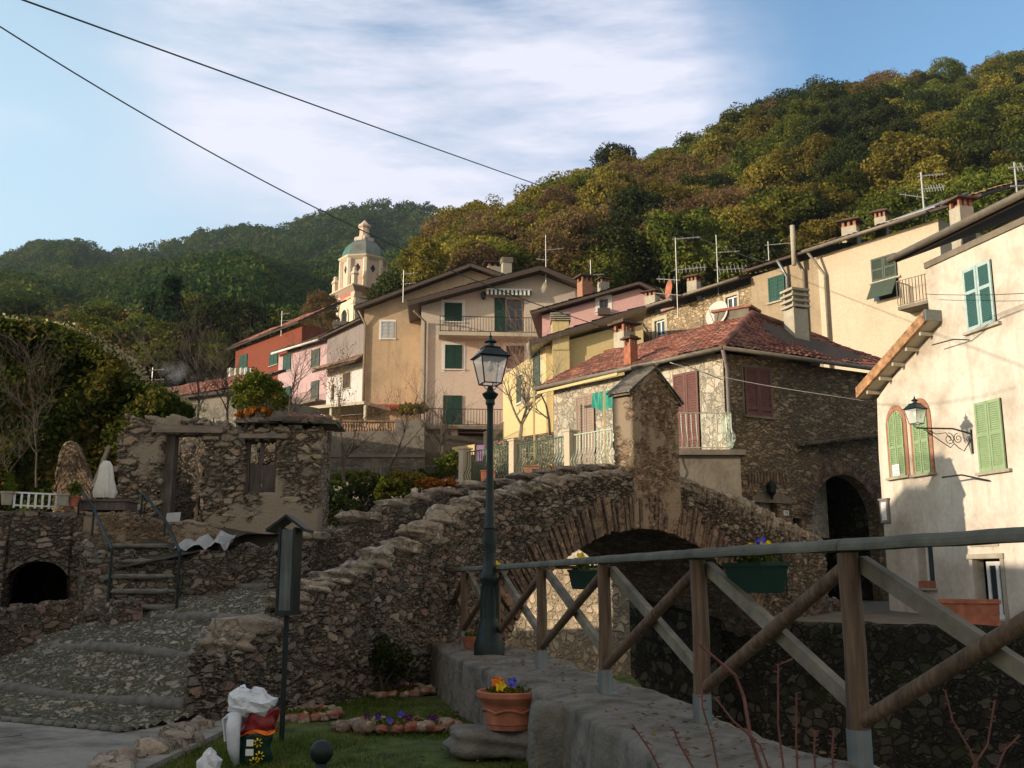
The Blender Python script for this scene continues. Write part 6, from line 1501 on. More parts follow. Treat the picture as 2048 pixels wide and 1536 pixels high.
for k in range(4): a = rot + k * math.pi / 2 + 0.4; b.lump((CX + math.cos(a) * 0.85, CY + math.sin(a) * 0.85, zd + 0.25), (0.3, 0.3, 0.3), 3, 6, 0, 2)
ob('lantern', b, M['chpink'], CH)
for k in range(4):
    a = rot + k * math.pi / 2; c0 = Vector((CX + math.cos(a) * 3.25, CY + math.sin(a) * 3.25)); b = MB(); b.lathe((c0.x, c0.y, zc0 + 0.1), [(0.36, 0), (0.36, 1.15), (0.5, 1.25), (0.42, 1.45), (0.2, 1.75), (0.28, 1.85), (0.18, 2.05), (0, 2.1)], 8); ob('pinnacle', b, M['chcream'], CH)

# ------------------------------------------------------------------ village slope and the walls on it
def village(x, y):
    z = interp([(33, 1.6), (40, 3.2), (45, 4.3), (51, 5.2), (51.8, 8.0), (60, 8.4), (75, 12.0), (100, 17), (130, 27), (170, 40)], y)
    return z
V = []; Fc = []; ys = [33, 36, 40, 45, 48, 51, 51.8, 56, 60, 66, 75, 85, 95, 105, 115, 130, 150]; xs = [-160 + 8 * i for i in range(46)]
for y in ys:
    for x in xs:
        zz = village(x, y)
        if x > -2 and 33 <= y < 58: zz = min(zz, 4.2)
        V.append((x, y, zz))
nx = len(xs); Fc = [(j * nx + i, j * nx + i + 1, (j + 1) * nx + i + 1, (j + 1) * nx + i) for j in range(len(ys) - 1) for i in range(nx - 1)]
struct(mesh_obj('village_slope', V, Fc, M['soil'], smooth=True))
b = MB(); b.fbox(Fac((-100, 33.2), (80, 33.2)), 0, 180, -5, 1.7, -0.5, 0.02); o = ob('slope_wall', b, M['greywall']); tag(o, 'dark retaining wall across the valley below the gardens', 'wall')
GW = facs(560, 900, 50.5, 850, 900, 50.5); zg0 = 4.0; zg1 = GW.uz(760, 862)[1]; zg2 = GW.uz(815, 839)[1]
o = mesh_obj('tmp', [(0, 0, 0)], [], M['greywall']); bpy.data.objects.remove(o)
gw_ = thing('garden_wall', 'high grey cement retaining wall below the tan house', 'wall', tuple(GW.pt(GW.L / 2, 4, -0.3)))
b = MB(); b.fbox(GW, 0, GW.uz(790, 860)[0], zg0, zg1, -0.6, 0); b.fbox(GW, GW.uz(790, 860)[0] + 0.002, GW.L - 0.05, zg0, zg2, -0.6, -0.002); ob('wall', b, M['greywall'], gw_)
b = MB(); b.fbox(GW, 0, GW.L, zg1 - 1.35, zg1 - 1.2, 0.0, 0.06); ob('string_course', b, M['darkplaster'], gw_)
b = MB(); u0, u1 = GW.uz(640, 850)[0], GW.uz(790, 850)[0]; n = 28
for k in range(n): uu = u0 + (u1 - u0) * k / n; b.lathe(GW.pt(uu, zg1, -0.3), [(0.05, 0), (0.09, 0.12), (0.04, 0.25), (0.05, 0.5)], 5)
b.fbox(GW, u0, u1, zg1 + 0.5, zg1 + 0.6, -0.4, -0.2); ob('balustrade', b, M['oldtile'], gw_)
q = facs(985, 900, 37.5, 1112, 880, 35); b = MB(); b.fbox(q, 0, q.L, 2, q.uz(1050, 872)[1], -0.5, 0); o = ob('yard_wall', b, M['housestone']); tag(o, 'rough yard wall below the yellow house behind the terrace railing', 'wall')
# canopy slab on posts by the white house
b = MB(); q = facs(610, 812, 58, 732, 808, 56); b.fbox(q, 0, q.L, q.uz(670, 815)[1], q.uz(670, 809)[1], -2.5, 0.2); cpn = thing('lean_to', 'pale thin lean-to roof on posts below the white house', 'lean-to', tuple(q.pt(3, 8, 0))); ob('roof_sheet', b, M['soffit'], cpn)
for x in (615, 660, 728): u = q.uz(x, 820)[0]; b = MB(); b.fbox(q, u, u + 0.14, 8, q.uz(670, 815)[1], -0.1, 0.04); ob('post', b, M['soffit'], cpn)
b = MB(); b.fbox(q, 0, q.L, 8, q.uz(670, 815)[1] - 0.05, -2.4, -2.3); ob('back_wall', b, M['brownplaster'], cpn)
# long low building on the left
LB = facs(300, 800, 44, 475, 790, 41); lb = thing('long_shed', 'long low building with a faded red tile roof behind the ivy', 'building', cen(LB, 3))
zt = (LB.uz(345, 806)[1] + LB.uz(470, 780)[1]) / 2; body(lb, LB, [(-3, zt), (LB.L, zt)], 2, 5, M['greywall'])
tiled(lb, LB.pt(-3.3, zt + 0.05, 0.4), LB.pt(LB.L + 0.3, zt + 0.05, 0.4), LB.pt(-3.3, zt + 1.35, -2.4), LB.pt(LB.L + 0.3, zt + 1.35, -2.4), M['tile'], 0.1, 0.28, 0.4)
# unseen house added outside the left edge to shade the foreground
oh = thing('shading_house', 'unseen grey plastered house added left of the frame to shade the lawn', 'house', (-26, 4, -1.6)); b = MB(); b.box(-32, -22, -14, 11.2, -1.6, 7.5); ob('wall', b, M['greyrender'], oh)
b = MB(); b.box(-27, -22, 11.203, 13.1, -1.6, 9.65); b.box(-22.4, -22, 11.35, 11.75, 9.65, 10.4); ob('shadow_tower', b, M['greyrender'], oh); ob('railing', railing(Fac((-22.1, 13.1), (-22.1, 11.75)), 0, 1.35, 9.65, 10.4, 0, 0.12, 0.012), M['black'], oh)  # added tower, pillar and railing, shaped for the shadow on the ivory wall
b = MB(); b.hexa([(-32.6, -14.6, 7.5), (-21.9, -14.6, 7.5), (-21.9, 11.2, 7.5), (-32.6, 11.2, 7.5), (-27.2, -14.6, 9), (-26.8, -14.6, 9), (-26.8, 11.8, 9), (-27.2, 11.8, 9)]); ob('roof', b, M['tile'], oh)

# ------------------------------------------------------------------ timber fence on the low wall
PB = [(2224, 0)] ; posts = [Vector((2.42, 3.95, -0.96))] + [G(x, y, -0.96) for x, y in ((1722, 1540), (1406, 1450), (1211, 1388), (1083, 1338), (992, 1308), (927, 1290), (889, 1277))]
RZ = [0.20, 0.185, 0.18, 0.175, 0.17, 0.165, 0.16, 0.13]
fn = thing('timber_fence', 'round-timber fence with crossed braces and a grey-green handrail on the low wall', 'fence', tuple(posts[3]))
for k, (p, rz_) in enumerate(zip(posts, RZ)):
    b = MB(); b.tube([p + Vector((0, 0, 0.14)), p + Vector((0.01, 0, 0.6)), Vector((p.x, p.y, rz_ - 0.045))], [0.059, 0.057, 0.055], 14); po = ob('post', b, M['fencewood'], fn); autosmooth(po)
    b = MB(); b.tube([p - Vector((0, 0, 0.02)), p + Vector((0, 0, 0.2))], 0.064, 12); b.box(p.x - 0.1, p.x + 0.1, p.y - 0.1, p.y + 0.1, -0.985, -0.95); ob('metal_shoe', b, M['galv'], po)
for k in range(len(posts) - 1):
    p, q = posts[k], posts[k + 1]; d = Vector((q.x - p.x, q.y - p.y, 0)).normalized(); nn_ = Vector((-d.y, d.x, 0))
    a = Vector((p.x, p.y, RZ[k])); c = Vector((q.x, q.y, RZ[k + 1]))
    b = MB(); m_ = 12; pr_ = [(0.07 * math.cos(math.pi * i / 8), 0.05 * math.sin(math.pi * i / 8) - 0.02) for i in range(9)] + [(-0.07, -0.035), (0.07, -0.035)]
    V = []; 
    for t in range(m_ + 1):
        cc = a + (c - a) * (t / m_) + Vector((0, 0, 0.002 * math.sin(t * 1.7 + k))); V += [cc + nn_ * x + Vector((0, 0, z)) for x, z in pr_]
    L_ = len(pr_); b.add(V, [(i * L_ + j, i * L_ + (j + 1) % L_, (i + 1) * L_ + (j + 1) % L_, (i + 1) * L_ + j) for i in range(m_) for j in range(L_)] + [tuple(range(L_)), tuple(range(m_ * L_ + L_ - 1, m_ * L_ - 1, -1))])
    ob('handrail', b, M['handrail'], fn)
    # light half-round brace from the far top to the near foot, brown round brace from the far foot to the near top
    b = MB(); w0 = c + Vector((0, 0, -0.10)) - d * 0.02 - nn_ * 0.075; w1 = p + Vector((0, 0, 0.27)) + d * 0.03 - nn_ * 0.075; b.bar(w0, w1, 0.055, 0.085); ob('brace', b, M['railwood'], fn)
    b = MB(); w0 = q + Vector((0, 0, 0.24)) - d * 0.03 - nn_ * 0.005; w1 = a + Vector((0, 0, -0.12)) + d * 0.03 - nn_ * 0.005; b.tube([w0, (w0 + w1) / 2, w1], [0.04, 0.042, 0.04], 12); autosmooth(ob('brace', b, M['fencewood'], fn))


def flowers(parent, c, L, w, n, cols, seed, name='flower', h=0.1, dirv=(1, 0), r=0.035):
    rs = random.Random(seed); c = Vector(c); d = Vector((dirv[0], dirv[1], 0)).normalized(); e = Vector((-d.y, d.x, 0))
    v, f = leaves(np.array([tuple(c + d * rs.uniform(-L / 2, L / 2) + e * rs.uniform(-w / 2, w / 2) + Vector((0, 0, rs.uniform(0, h)))) for _ in range(int(160 * L * 2))]), 0.03, seed=seed)
    mesh_obj('foliage', v, f, M['L_bush'], parent)
    for k in range(n):
        q = c + d * rs.uniform(-L / 2, L / 2) * 0.9 + e * rs.uniform(-w / 2, w / 2) + Vector((0, 0, h + rs.uniform(0.0, 0.05))); b = MB(); b.mi = 0
        for i in range(5):
            a = i * 1.257 + rs.uniform(-0.2, 0.2); o = Vector((math.cos(a), -0.35, math.sin(a))) * r * 0.62; x = Vector((math.cos(a), 0, math.sin(a))); y = Vector((-math.sin(a), 0, math.cos(a)))
            b.poly([q + o - x * r * 0.5 - y * r * 0.2, q + o - y * r * 0.6, q + o + x * r * 0.6 - y * r * 0.2 + Vector((0, -0.01, 0)), q + o + x * r * 0.6 + y * r * 0.3, q + o + y * r * 0.6])
        ob(name, b, M[cols[k % len(cols)]], parent)


def trough(px, py, k, t, col, label, flw, seed, w=0.46):
    """balcony trough hung on the outer side of the handrail between posts k and k+1"""
    a, c = posts[k], posts[k + 1]; d = Vector((c.x - a.x, c.y - a.y, 0)).normalized(); nn_ = Vector((d.y, -d.x, 0)); 
    p = a + (c - a) * t + nn_ * 0.17; p.z = RZ[k] - 0.27
    th_ = thing('flower_trough', label, 'planter', tuple(p)); b = MB(); F_ = Fac((p.x - d.x * w / 2, p.y - d.y * w / 2), (p.x + d.x * w / 2, p.y + d.y * w / 2)); z0 = p.z
    b.hexa([F_.pt(0.03, z0, -0.07), F_.pt(w - 0.03, z0, -0.07), F_.pt(w - 0.03, z0, 0.07), F_.pt(0.03, z0, 0.07), F_.pt(0, z0 + 0.17, -0.1), F_.pt(w, z0 + 0.17, -0.1), F_.pt(w, z0 + 0.17, 0.1), F_.pt(0, z0 + 0.17, 0.1)])
    for i in range(9): b.fbox(F_, 0.04 + i * (w - 0.1) / 8, 0.055 + i * (w - 0.1) / 8, z0 + 0.02, z0 + 0.16, 0.085, 0.095)
    b.fbox(F_, -0.01, w + 0.01, z0 + 0.17, z0 + 0.195, -0.11, 0.11); ob('box', b, M[col], th_)
    flowers(th_, (p.x, p.y, z0 + 0.2), w * 0.9, 0.12, flw[0], flw[1], seed, h=0.08, dirv=(d.x, d.y))
    b = MB()
    for u in (0.06, w - 0.06): b.tube([F_.pt(u, z0 - 0.01, 0.12), F_.pt(u, z0 + 0.15, 0.12), F_.pt(u, z0 + 0.29, 0.06), F_.pt(u, z0 + 0.3, -0.14)], 0.006, 5)
    b.tube([F_.pt(-0.05, z0 + 0.02, 0.12), F_.pt(w + 0.08, z0 + 0.02, 0.12)], 0.005, 5); b.tube([F_.pt(-0.05, z0 + 0.17, 0.13), F_.pt(w + 0.08, z0 + 0.17, 0.13)], 0.005, 5); ob('hanger', b, M['greenplastic'], th_)
trough(0, 0, 1, 0.72, 'greenplastic', 'dark green flower trough with yellow pansies on the handrail before the dark arch', (4, ['yellowp', 'yellowp', 'bluep']), 3)
trough(0, 0, 3, 0.52, 'greenplastic', 'dark green flower trough with one yellow flower between the lamp post and the dark arch', (2, ['yellowp']), 4)
trough(0, 0, 5, 0.45, 'redtile', 'red flower trough with yellow pansies on the handrail beside the lamp post', (4, ['yellowp']), 5, 0.4)

# ------------------------------------------------------------------ lanterns
def lantern_head(root, c, w, rot, name_prefix=''):
    """four-sided lantern, c = underside centre, w = width across the eaves"""
    c = Vector(c); wb, wt, hg = w * 0.30, w * 0.47, w * 0.95
    def co(h, z): return [c + Vector((h * math.sqrt(2) * math.cos(rot + math.pi / 4 + k * math.pi / 2), h * math.sqrt(2) * math.sin(rot + math.pi / 4 + k * math.pi / 2), z)) for k in range(4)]
    A, B = co(wb, 0.05 * w), co(wt, hg); fr = MB(); t = w * 0.035
    for k in range(4):
        fr.bar(A[k], B[k], t, t); fr.bar(A[k], A[(k + 1) % 4], t, t); fr.bar(B[k], B[(k + 1) % 4], t * 1.3, t * 1.3)
        m0 = (A[k] + A[(k + 1) % 4]) / 2; fr.tube([m0 + Vector((0, 0, 0.0)), m0 + (c - m0) * 0.45 - Vector((0, 0, w * 0.14)), c - Vector((0, 0, w * 0.2))], t * 0.45, 5)
    f_ = ob('lantern_frame', fr, M['lampiron'], root); g = MB()
    for k in range(4): g.poly([A[k] * 0.96 + c * 0.04, A[(k + 1) % 4] * 0.96 + c * 0.04, B[(k + 1) % 4] * 0.97 + (c + Vector((0, 0, hg))) * 0.03, B[k] * 0.97 + (c + Vector((0, 0, hg))) * 0.03])
    ob('pane', g, M['lampglass'], f_)
    r = MB(); s2 = math.sqrt(2); r.lathe(c, [(w * 0.55 * s2 * 0.98, hg), (w * 0.56 * s2, hg + 0.03 * w), (w * 0.50 * s2, hg + 0.07 * w), (w * 0.27 * s2, hg + 0.33 * w), (w * 0.29 * s2, hg + 0.36 * w), (w * 0.2 * s2, hg + 0.40 * w)], 4, rot + math.pi / 4)
    r.lathe(c, [(w * 0.14, hg + 0.38 * w), (w * 0.12, hg + 0.52 * w), (w * 0.22, hg + 0.56 * w), (w * 0.2, hg + 0.6 * w), (w * 0.08, hg + 0.68 * w), (w * 0.04, hg + 0.74 * w), (w * 0.06, hg + 0.77 * w), (w * 0.02, hg + 0.82 * w), (w * 0.012, hg + 0.92 * w), (0, hg + 0.93 * w)], 12); ob('lantern_roof', r, M['lampiron'], root)
    bl = MB(); bl.lathe(c + Vector((0, 0, hg * 0.45)), [(0, 0), (w * 0.1, w * 0.1), (w * 0.13, w * 0.22), (w * 0.07, w * 0.35), (w * 0.05, w * 0.5)], 10); ob('bulb', bl, M['white'], root, smooth=True)


lp0 = G(976, 1303, -0.96); LPY = 13.35; lx = P(979, 1150, LPY).x
lp = thing('street_lamp', 'tall green-black cast-iron lamp post with a four-sided lantern on the low wall', 'street lamp', (lx, LPY, -0.96))
def lz(py): return P(979, py, LPY).z + 0.0
zb0 = -0.97; b = MB()
pr_ = [(0.2, zb0), (0.2, lz(1288)), (0.17, lz(1276)), (0.14, lz(1250)), (0.115, lz(1240)), (0.11, lz(1190)), (0.105, lz(1168)), (0.13, lz(1160)), (0.13, lz(1150)), (0.095, lz(1142)), (0.08, lz(1120)), (0.075, lz(1112)), (0.085, lz(1095)), (0.1, lz(1080)), (0.075, lz(1062)), (0.085, lz(1056)), (0.065, lz(1050)), (0.075, lz(1035)), (0.06, lz(1030)), (0.048, lz(960)), (0.042, lz(830)), (0.045, lz(812)), (0.065, lz(808)), (0.06, lz(800)), (0.1, lz(792)), (0.11, lz(788)), (0.05, lz(782)), (0.03, lz(772))]
b.lathe((lx, LPY, 0), pr_, 24)
for k in range(12): a = k * math.pi / 6; b.bar((lx + math.cos(a) * 0.113, LPY + math.sin(a) * 0.113, lz(1236)), (lx + math.cos(a) * 0.106, LPY + math.sin(a) * 0.106, lz(1172)), 0.02, 0.02)
pl_ = ob('post', b, M['lampiron'], lp); autosmooth(pl_, 35)
lantern_head(lp, (lx, LPY, lz(771)), 0.40, 0.35)
# wall lantern of the ivory house
zl = HF.uz(1944, 868); lw_ = thing('wall_lantern', 'wall lantern on a long scrolled iron bracket beside the arched windows', 'lantern', tuple(HF.pt(zl[0], zl[1], 0)))
u0 = zl[0]; zb2 = zl[1]
tip = P(1831, 852, 22.55); tip = HF.pt(u0, 0, 1.45); tip.z = P(1831, 856, tip.y).z
b = MB(); b.bar(HF.pt(u0, zb2 - 0.05, 0), HF.pt(u0, zb2 + 0.1, 0), 0.04); b.tube([HF.pt(u0, zb2 - 0.0, 0.0), HF.pt(u0, tip.z + 0.02, 0.5), Vector(tip)], 0.02, 6)
b.tube([HF.pt(u0, zb2 - 0.45, 0.02), HF.pt(u0, zb2 + 0.1, 0.02)], 0.018, 6)
def scroll(o0, z0, r0, sgn, turns=1.6, n=26): return [HF.pt(u0, z0 + r0 * (1 - t / n * 0.8) * math.sin(turns * 2 * math.pi * t / n * sgn + 1.5), o0 + r0 * (1 - t / n * 0.8) * math.cos(turns * 2 * math.pi * t / n * sgn + 1.5)) for t in range(n)]
for o_c, z_c, r_c, s_ in ((0.62, tip.z - 0.22, 0.14, 1), (0.38, tip.z - 0.2, 0.12, -1), (1.1, tip.z - 0.1, 0.07, 1), (0.12, zb2 - 0.12, 0.06, 1)): b.tube(scroll(o_c, z_c, r_c, s_), 0.009, 5)
b.tube([HF.pt(u0, tip.z, 1.3), HF.pt(u0, tip.z - 0.28, 0.85), HF.pt(u0, tip.z - 0.42, 0.6), HF.pt(u0, tip.z - 0.32, 0.5), HF.pt(u0, tip.z - 0.42, 0.38), HF.pt(u0, zb2 - 0.4, 0.25), HF.pt(u0, zb2 - 0.1, 0.02)], 0.011, 5)
b.tube([HF.pt(u0, tip.z, 1.25), HF.pt(u0, tip.z - 0.12, 0.95), HF.pt(u0, tip.z - 0.08, 0.7), HF.pt(u0, tip.z - 0.3, 0.5)], 0.009, 5)
ob('bracket', b, M['lampiron'], lw_)
lantern_head(lw_, Vector(tip) + Vector((0, 0, 0.08)), 0.36, 0.5)
b = MB(); c = uz2pt(SRF, 1543, 985, 0.25); b.lathe(c, [(0.03, -0.2), (0.05, -0.1), (0.13, 0.0), (0.15, 0.2), (0.06, 0.3), (0, 0.33)], 10); b.bar(c, c + Vector((SRF.n.x, SRF.n.y, 0)) * -0.3, 0.03); o = ob('door_lantern', b, M['black']); tag(o, 'small dark lantern above the red door pediment', 'lantern')
pl = thing('number_plate', 'small white house number plate right of the dark red door', 'sign', tuple(uz2pt(SRF, 1570, 1030, 0.02)))
r_ = SRF.rect(1566, 1021, 1576, 1031); b = MB(); b.fbox(SRF, *r_, 0.0, 0.03); ob('plate', b, M['paper'], pl)
b = MB(); w_ = (r_[1] - r_[0]); h_ = r_[3] - r_[2]
b.fbox(SRF, r_[0] + w_ * 0.25, r_[0] + w_ * 0.35, r_[2] + h_ * 0.22, r_[2] + h_ * 0.8, 0.0305, 0.033)
for (x0, x1, y0, y1) in ((0.5, 0.8, 0.7, 0.8), (0.5, 0.8, 0.45, 0.55), (0.5, 0.8, 0.2, 0.3), (0.7, 0.8, 0.3, 0.7), (0.5, 0.6, 0.55, 0.7)): b.fbox(SRF, r_[0] + w_ * x0, r_[0] + w_ * x1, r_[2] + h_ * y0, r_[2] + h_ * y1, 0.0305, 0.033)
ob('number', b, M['ink'], pl)

# ------------------------------------------------------------------ lawn things
ip = G(563, 1480, -1.6); t = thing('notice_post', 'narrow roofed wooden board on a thin green-black pole in the lawn', 'notice post', tuple(ip)); ix, iy = ip.x, ip.y
zz = lambda y: P(563, y, iy).z
b = MB(); b.tube([(ix, iy, -1.65), (ix, iy, zz(1225))], 0.028, 8); ob('pole', b, M['lampiron'], t)
b = MB(); b.box(ix - 0.055, ix + 0.065, iy - 0.16, iy + 0.16, zz(1226) + 0.03, zz(1060)); ob('board', b, M['darkgreenwood'], t)
b = MB()
for x in (-0.085, 0.07): b.box(ix + x, ix + x + 0.025, iy - 0.175, iy + 0.175, zz(1230), zz(1056))
b.box(ix - 0.059, ix + 0.069, iy - 0.17, iy + 0.17, zz(1230), zz(1226) + 0.029); ob('frame', b, M['lampiron'], t)
b = MB(); zt = zz(1033)
for s_ in (-1, 1): b.hexa([(ix, iy - 0.24, zt - 0.02), (ix + s_ * 0.2, iy - 0.24, zt - 0.17), (ix + s_ * 0.2, iy + 0.24, zt - 0.17), (ix, iy + 0.24, zt - 0.02), (ix, iy - 0.24, zt + 0.01), (ix + s_ * 0.2, iy - 0.24, zt - 0.14), (ix + s_ * 0.2, iy + 0.24, zt - 0.14), (ix, iy + 0.24, zt + 0.01)])
ob('roof', b, M['lampiron'], t)
bp = P(643, 1504, 6.5); b = MB(); b.lathe((bp.x, bp.y, 0), [(0.05, -1.62), (0.05, bp.z - 0.1), (0.035, bp.z - 0.085), (0.035, bp.z - 0.065)] + [(0.072 * math.sin(math.pi * k / 14 + 0.3) if k < 13 else 0, bp.z - 0.072 * math.cos(math.pi * k / 14 + 0.3)) for k in range(13)] + [(0, bp.z + 0.072)], 24)
o = ob('bollard', b, M['black']); autosmooth(o, 50); tag(o, 'short black bollard topped with a ball in the lawn', 'bollard')
# sack of compost with white plastic
sg = G(500, 1524, -1.6); sk = thing('compost_sack', 'half-used compost sack with red band and white plastic bag tied over it', 'sack', tuple(sg)); X, Y_s = sg.x, sg.y
def sack(z0, z1, w0, w1, mat, name, dx=0.0, seed=0, d=0.6, n=24, tiltx=0.0):
    rs = random.Random(seed); b = MB(); V = []; m_ = 10
    for j in range(m_ + 1):
        t_ = j / m_; z = z0 + (z1 - z0) * t_; w = w0 + (w1 - w0) * t_
        for k in range(n):
            a = 2 * math.pi * k / n; r = 1 + 0.09 * math.sin(3 * a + 5 * t_ + seed) + 0.05 * math.sin(7 * a - 4 * t_) + 0.05 * math.sin(9 * t_ + 2 * a)
            V.append((X + dx + w * r * math.cos(a) + tiltx * t_, Y_s + w * d * r * math.sin(a), z + 0.02 * math.sin(4 * a + seed) + tiltx * 0.5 * math.cos(a)))
    fs = [(i * n + k, i * n + (k + 1) % n, (i + 1) * n + (k + 1) % n, (i + 1) * n + k) for i in range(m_) for k in range(n)] + [tuple(range(n))[::-1], tuple(range(m_ * n, (m_ + 1) * n))]
    b.add(V, fs); return ob(name, b, mat, sk, smooth=True)
sack(-1.61, -1.36, 0.15, 0.165, M['greenplastic'], 'sack_body', 0.03, 1)
sack(-1.36, -1.33, 0.17, 0.172, M['orangep'], 'orange_stripe', 0.04, 2, tiltx=0.02); sack(-1.33, -1.17, 0.165, 0.15, simple('maroon_plastic', (0.22, 0.02, 0.02), 0.4, 0, 0.5, 20), 'red_band', 0.05, 3, tiltx=0.03)
b = MB(); b.lump((X + 0.01, Y_s - 0.02, -1.1), (0.19, 0.14, 0.125), 5, 9, 0.2, 2.2); b.lump((X - 0.1, Y_s - 0.05, -1.07), (0.1, 0.1, 0.11), 8, 7, 0.2, 2.0); rs = random.Random(4); b.v = [(x + rs.uniform(-0.016, 0.016), y + rs.uniform(-0.016, 0.016), z + rs.uniform(-0.014, 0.014)) for x, y, z in b.v]; wr = ob('plastic_bag', b, M['plasticwhite'], sk)
b = MB(); b.tube([(X - 0.12, Y_s - 0.12, -1.17), (X - 0.125, Y_s - 0.16, -1.3), (X - 0.115, Y_s - 0.15, -1.45), (X - 0.09, Y_s - 0.13, -1.6)], [0.06, 0.065, 0.055, 0.03], 12); ob('bag_tail', b, M['plasticwhite'], sk, smooth=True)
b = MB(); b.tube([(X - 0.1, Y_s - 0.1, -1.16), (X - 0.2, Y_s - 0.06, -1.2), (X - 0.25, Y_s - 0.04, -1.23), (X - 0.22, Y_s - 0.04, -1.42)], [0.03, 0.02, 0.012, 0.01], 8); ob('string', b, M['plasticwhite'], sk)
b = MB()
for x, z, w in ((0.02, -1.42, 0.03), (0.02, -1.5, 0.035)): b.box(X + x - w, X + x + w, Y_s - 0.118, Y_s - 0.112, z - 0.028, z + 0.028)
ob('print', b, M['paper'], sk); b = MB(); rs = random.Random(2)
for c_x, c_z in ((0.09, -1.42), (0.11, -1.53), (0.06, -1.58)):
    for k in range(7): a = k * 0.9; x = X + c_x + 0.02 * math.cos(a); z = c_z + 0.02 * math.sin(a); b.bar((x, Y_s - 0.112, z), (x + 0.02 * math.cos(a), Y_s - 0.105, z + 0.02 * math.sin(a)), 0.014, 0.006)
ob('print', b, M['yellowp'], sk)
q = G(418, 1560, -1.6); b = MB(); b.lump((q.x, q.y, -1.5), (0.09, 0.08, 0.13), 4, 8, 0.22, 2.0); b.v = [(x + rs.uniform(-0.012, 0.012), y + rs.uniform(-0.012, 0.012), z + rs.uniform(-0.01, 0.01)) for x, y, z in b.v]; o = ob('plastic_bag', b, M['plasticwhite']); tag(o, 'small crumpled white plastic bag lying near the compost sack', 'bag')
# path edge stones beside the lawn
eb = MB(); rs = random.Random(8)
for k in range(26):
    y = 4.5 + k * 0.27; eb.lump((-3.28 + 0.12 * math.sin(k) - 0.02 * (y - 8), y, -1.57 + 0.03 * rs.random()), (rs.uniform(0.14, 0.22), rs.uniform(0.13, 0.19), rs.uniform(0.06, 0.13)), k, 8, 0.22, 2.8, rs.uniform(0, 3))
struct(ob('path_edge', eb, M['coping'], smooth=True))
# slab, pot, block
rk = G(990, 1516, -1.6); b = MB(); b.lump((rk.x, rk.y, -1.46), (0.42, 0.27, 0.14), 5, 16, 0.14, 4.0, 0.1); o = ob('flat_rock', b, M['kerb'], smooth=True); tag(o, 'flat dark boulder under the terracotta pot', 'rock')
px_ = P(1018, 1466, rk.y - 0.02); z0 = -1.335; cx_, cy_ = px_.x, px_.y; PS = 1.12
pt_ = thing('terracotta_pot', 'round terracotta pot with relief garland and pansies standing on the flat boulder', 'flower pot', (cx_, cy_, z0)); b = MB()
b.lathe((cx_, cy_, z0), [(0.0, 0.0), (0.205, 0), (0.21, 0.04), (0.22, 0.05), (0.215, 0.065), (0.235, 0.2), (0.25, 0.225), (0.275, 0.25), (0.29, 0.27), (0.3, 0.285), (0.3, 0.325), (0.285, 0.335), (0.27, 0.33), (0.26, 0.28), (0, 0.28)], 40); o = ob('pot', b, M['terracotta'], pt_); autosmooth(o, 30)
b = MB(); n = 48; b.tube([(cx_ + 0.238 * math.cos(2 * math.pi * k / n), cy_ + 0.238 * math.sin(2 * math.pi * k / n), z0 + 0.15 + 0.03 * abs(math.sin(6 * math.pi * k / n))) for k in range(n + 1)], 0.014, 6, False); ob('garland', b, M['terracotta'], pt_, smooth=True)
flowers(pt_, (cx_, cy_ - 0.05, z0 + 0.29), 0.42, 0.3, 5, ['bluep', 'yellowp', 'orangep', 'yellowp', 'orangep'], 9, h=0.07, r=0.04)
bk = P(1099, 1480, 8.45); b = MB(); b.lump((bk.x, bk.y, -1.34), (0.17, 0.16, 0.37), 6, 18, 0.03, 5.5); o = ob('stone_bollard', b, M['kerb'], smooth=True); tag(o, 'upright squared stone block with a rounded top beside the terracotta pot', 'stone')
sp = G(935, 1402, -1.6); b = MB(); b.box(sp.x - 0.07, sp.x + 0.05, sp.y - 0.06, sp.y + 0.06, -1.65, P(935, 1312, sp.y).z); o = ob('cement_post', b, M['chim']); tag(o, 'short square cement post against the low wall', 'post')
# stone-edged beds
def bed(c0, rx, ry, n, label, seed, cols, fl):
    t = thing('flower_bed', label, 'flower bed', tuple(c0)); rs = random.Random(seed); b = MB()
    for k in range(n):
        a = 2 * math.pi * k / n; b.lump((c0.x + rx * math.cos(a) * rs.uniform(0.85, 1.1), c0.y + ry * math.sin(a) * rs.uniform(0.8, 1.15), -1.56 + rs.uniform(0, 0.04)), (rs.uniform(0.06, 0.12), rs.uniform(0.06, 0.1), rs.uniform(0.035, 0.075)), seed + k, 7, 0.24, 2.6, rs.uniform(0, 3))
    ob('edging', b, M['brickstone'], t, smooth=True); b = MB(); b.lump((c0.x, c0.y, -1.6), (rx * 0.9, ry * 0.9, 0.05), 2, 8, 0.05, 2); ob('soil', b, M['soil'], t, smooth=True)
    flowers(t, (c0.x, c0.y, -1.57), rx * 1.5, ry * 1.2, fl, cols, seed, h=0.09, r=0.03)
M['brickstone'] = masonry('mixed_edging', [(0.3, 0.23, 0.17), (0.26, 0.1, 0.07), (0.33, 0.27, 0.21), (0.22, 0.17, 0.14)], (0.25, 0.2, 0.15), 5, 1, 0, 0.01, 0, 0.5)
bed(G(782, 1390, -1.6), 0.55, 0.42, 22, 'small ring of stones around a bed in the far lawn by the bridge wall', 4, ['purple'], 3)
bed(G(800, 1462, -1.6), 0.62, 0.3, 24, 'stone-ringed bed of violet pansies in the middle of the lawn', 7, ['purple', 'purple', 'bluep'], 9)
bed(G(612, 1440, -1.6), 0.36, 0.42, 18, 'rough stone-edged bed behind the notice post', 13, ['yellowp'], 0)
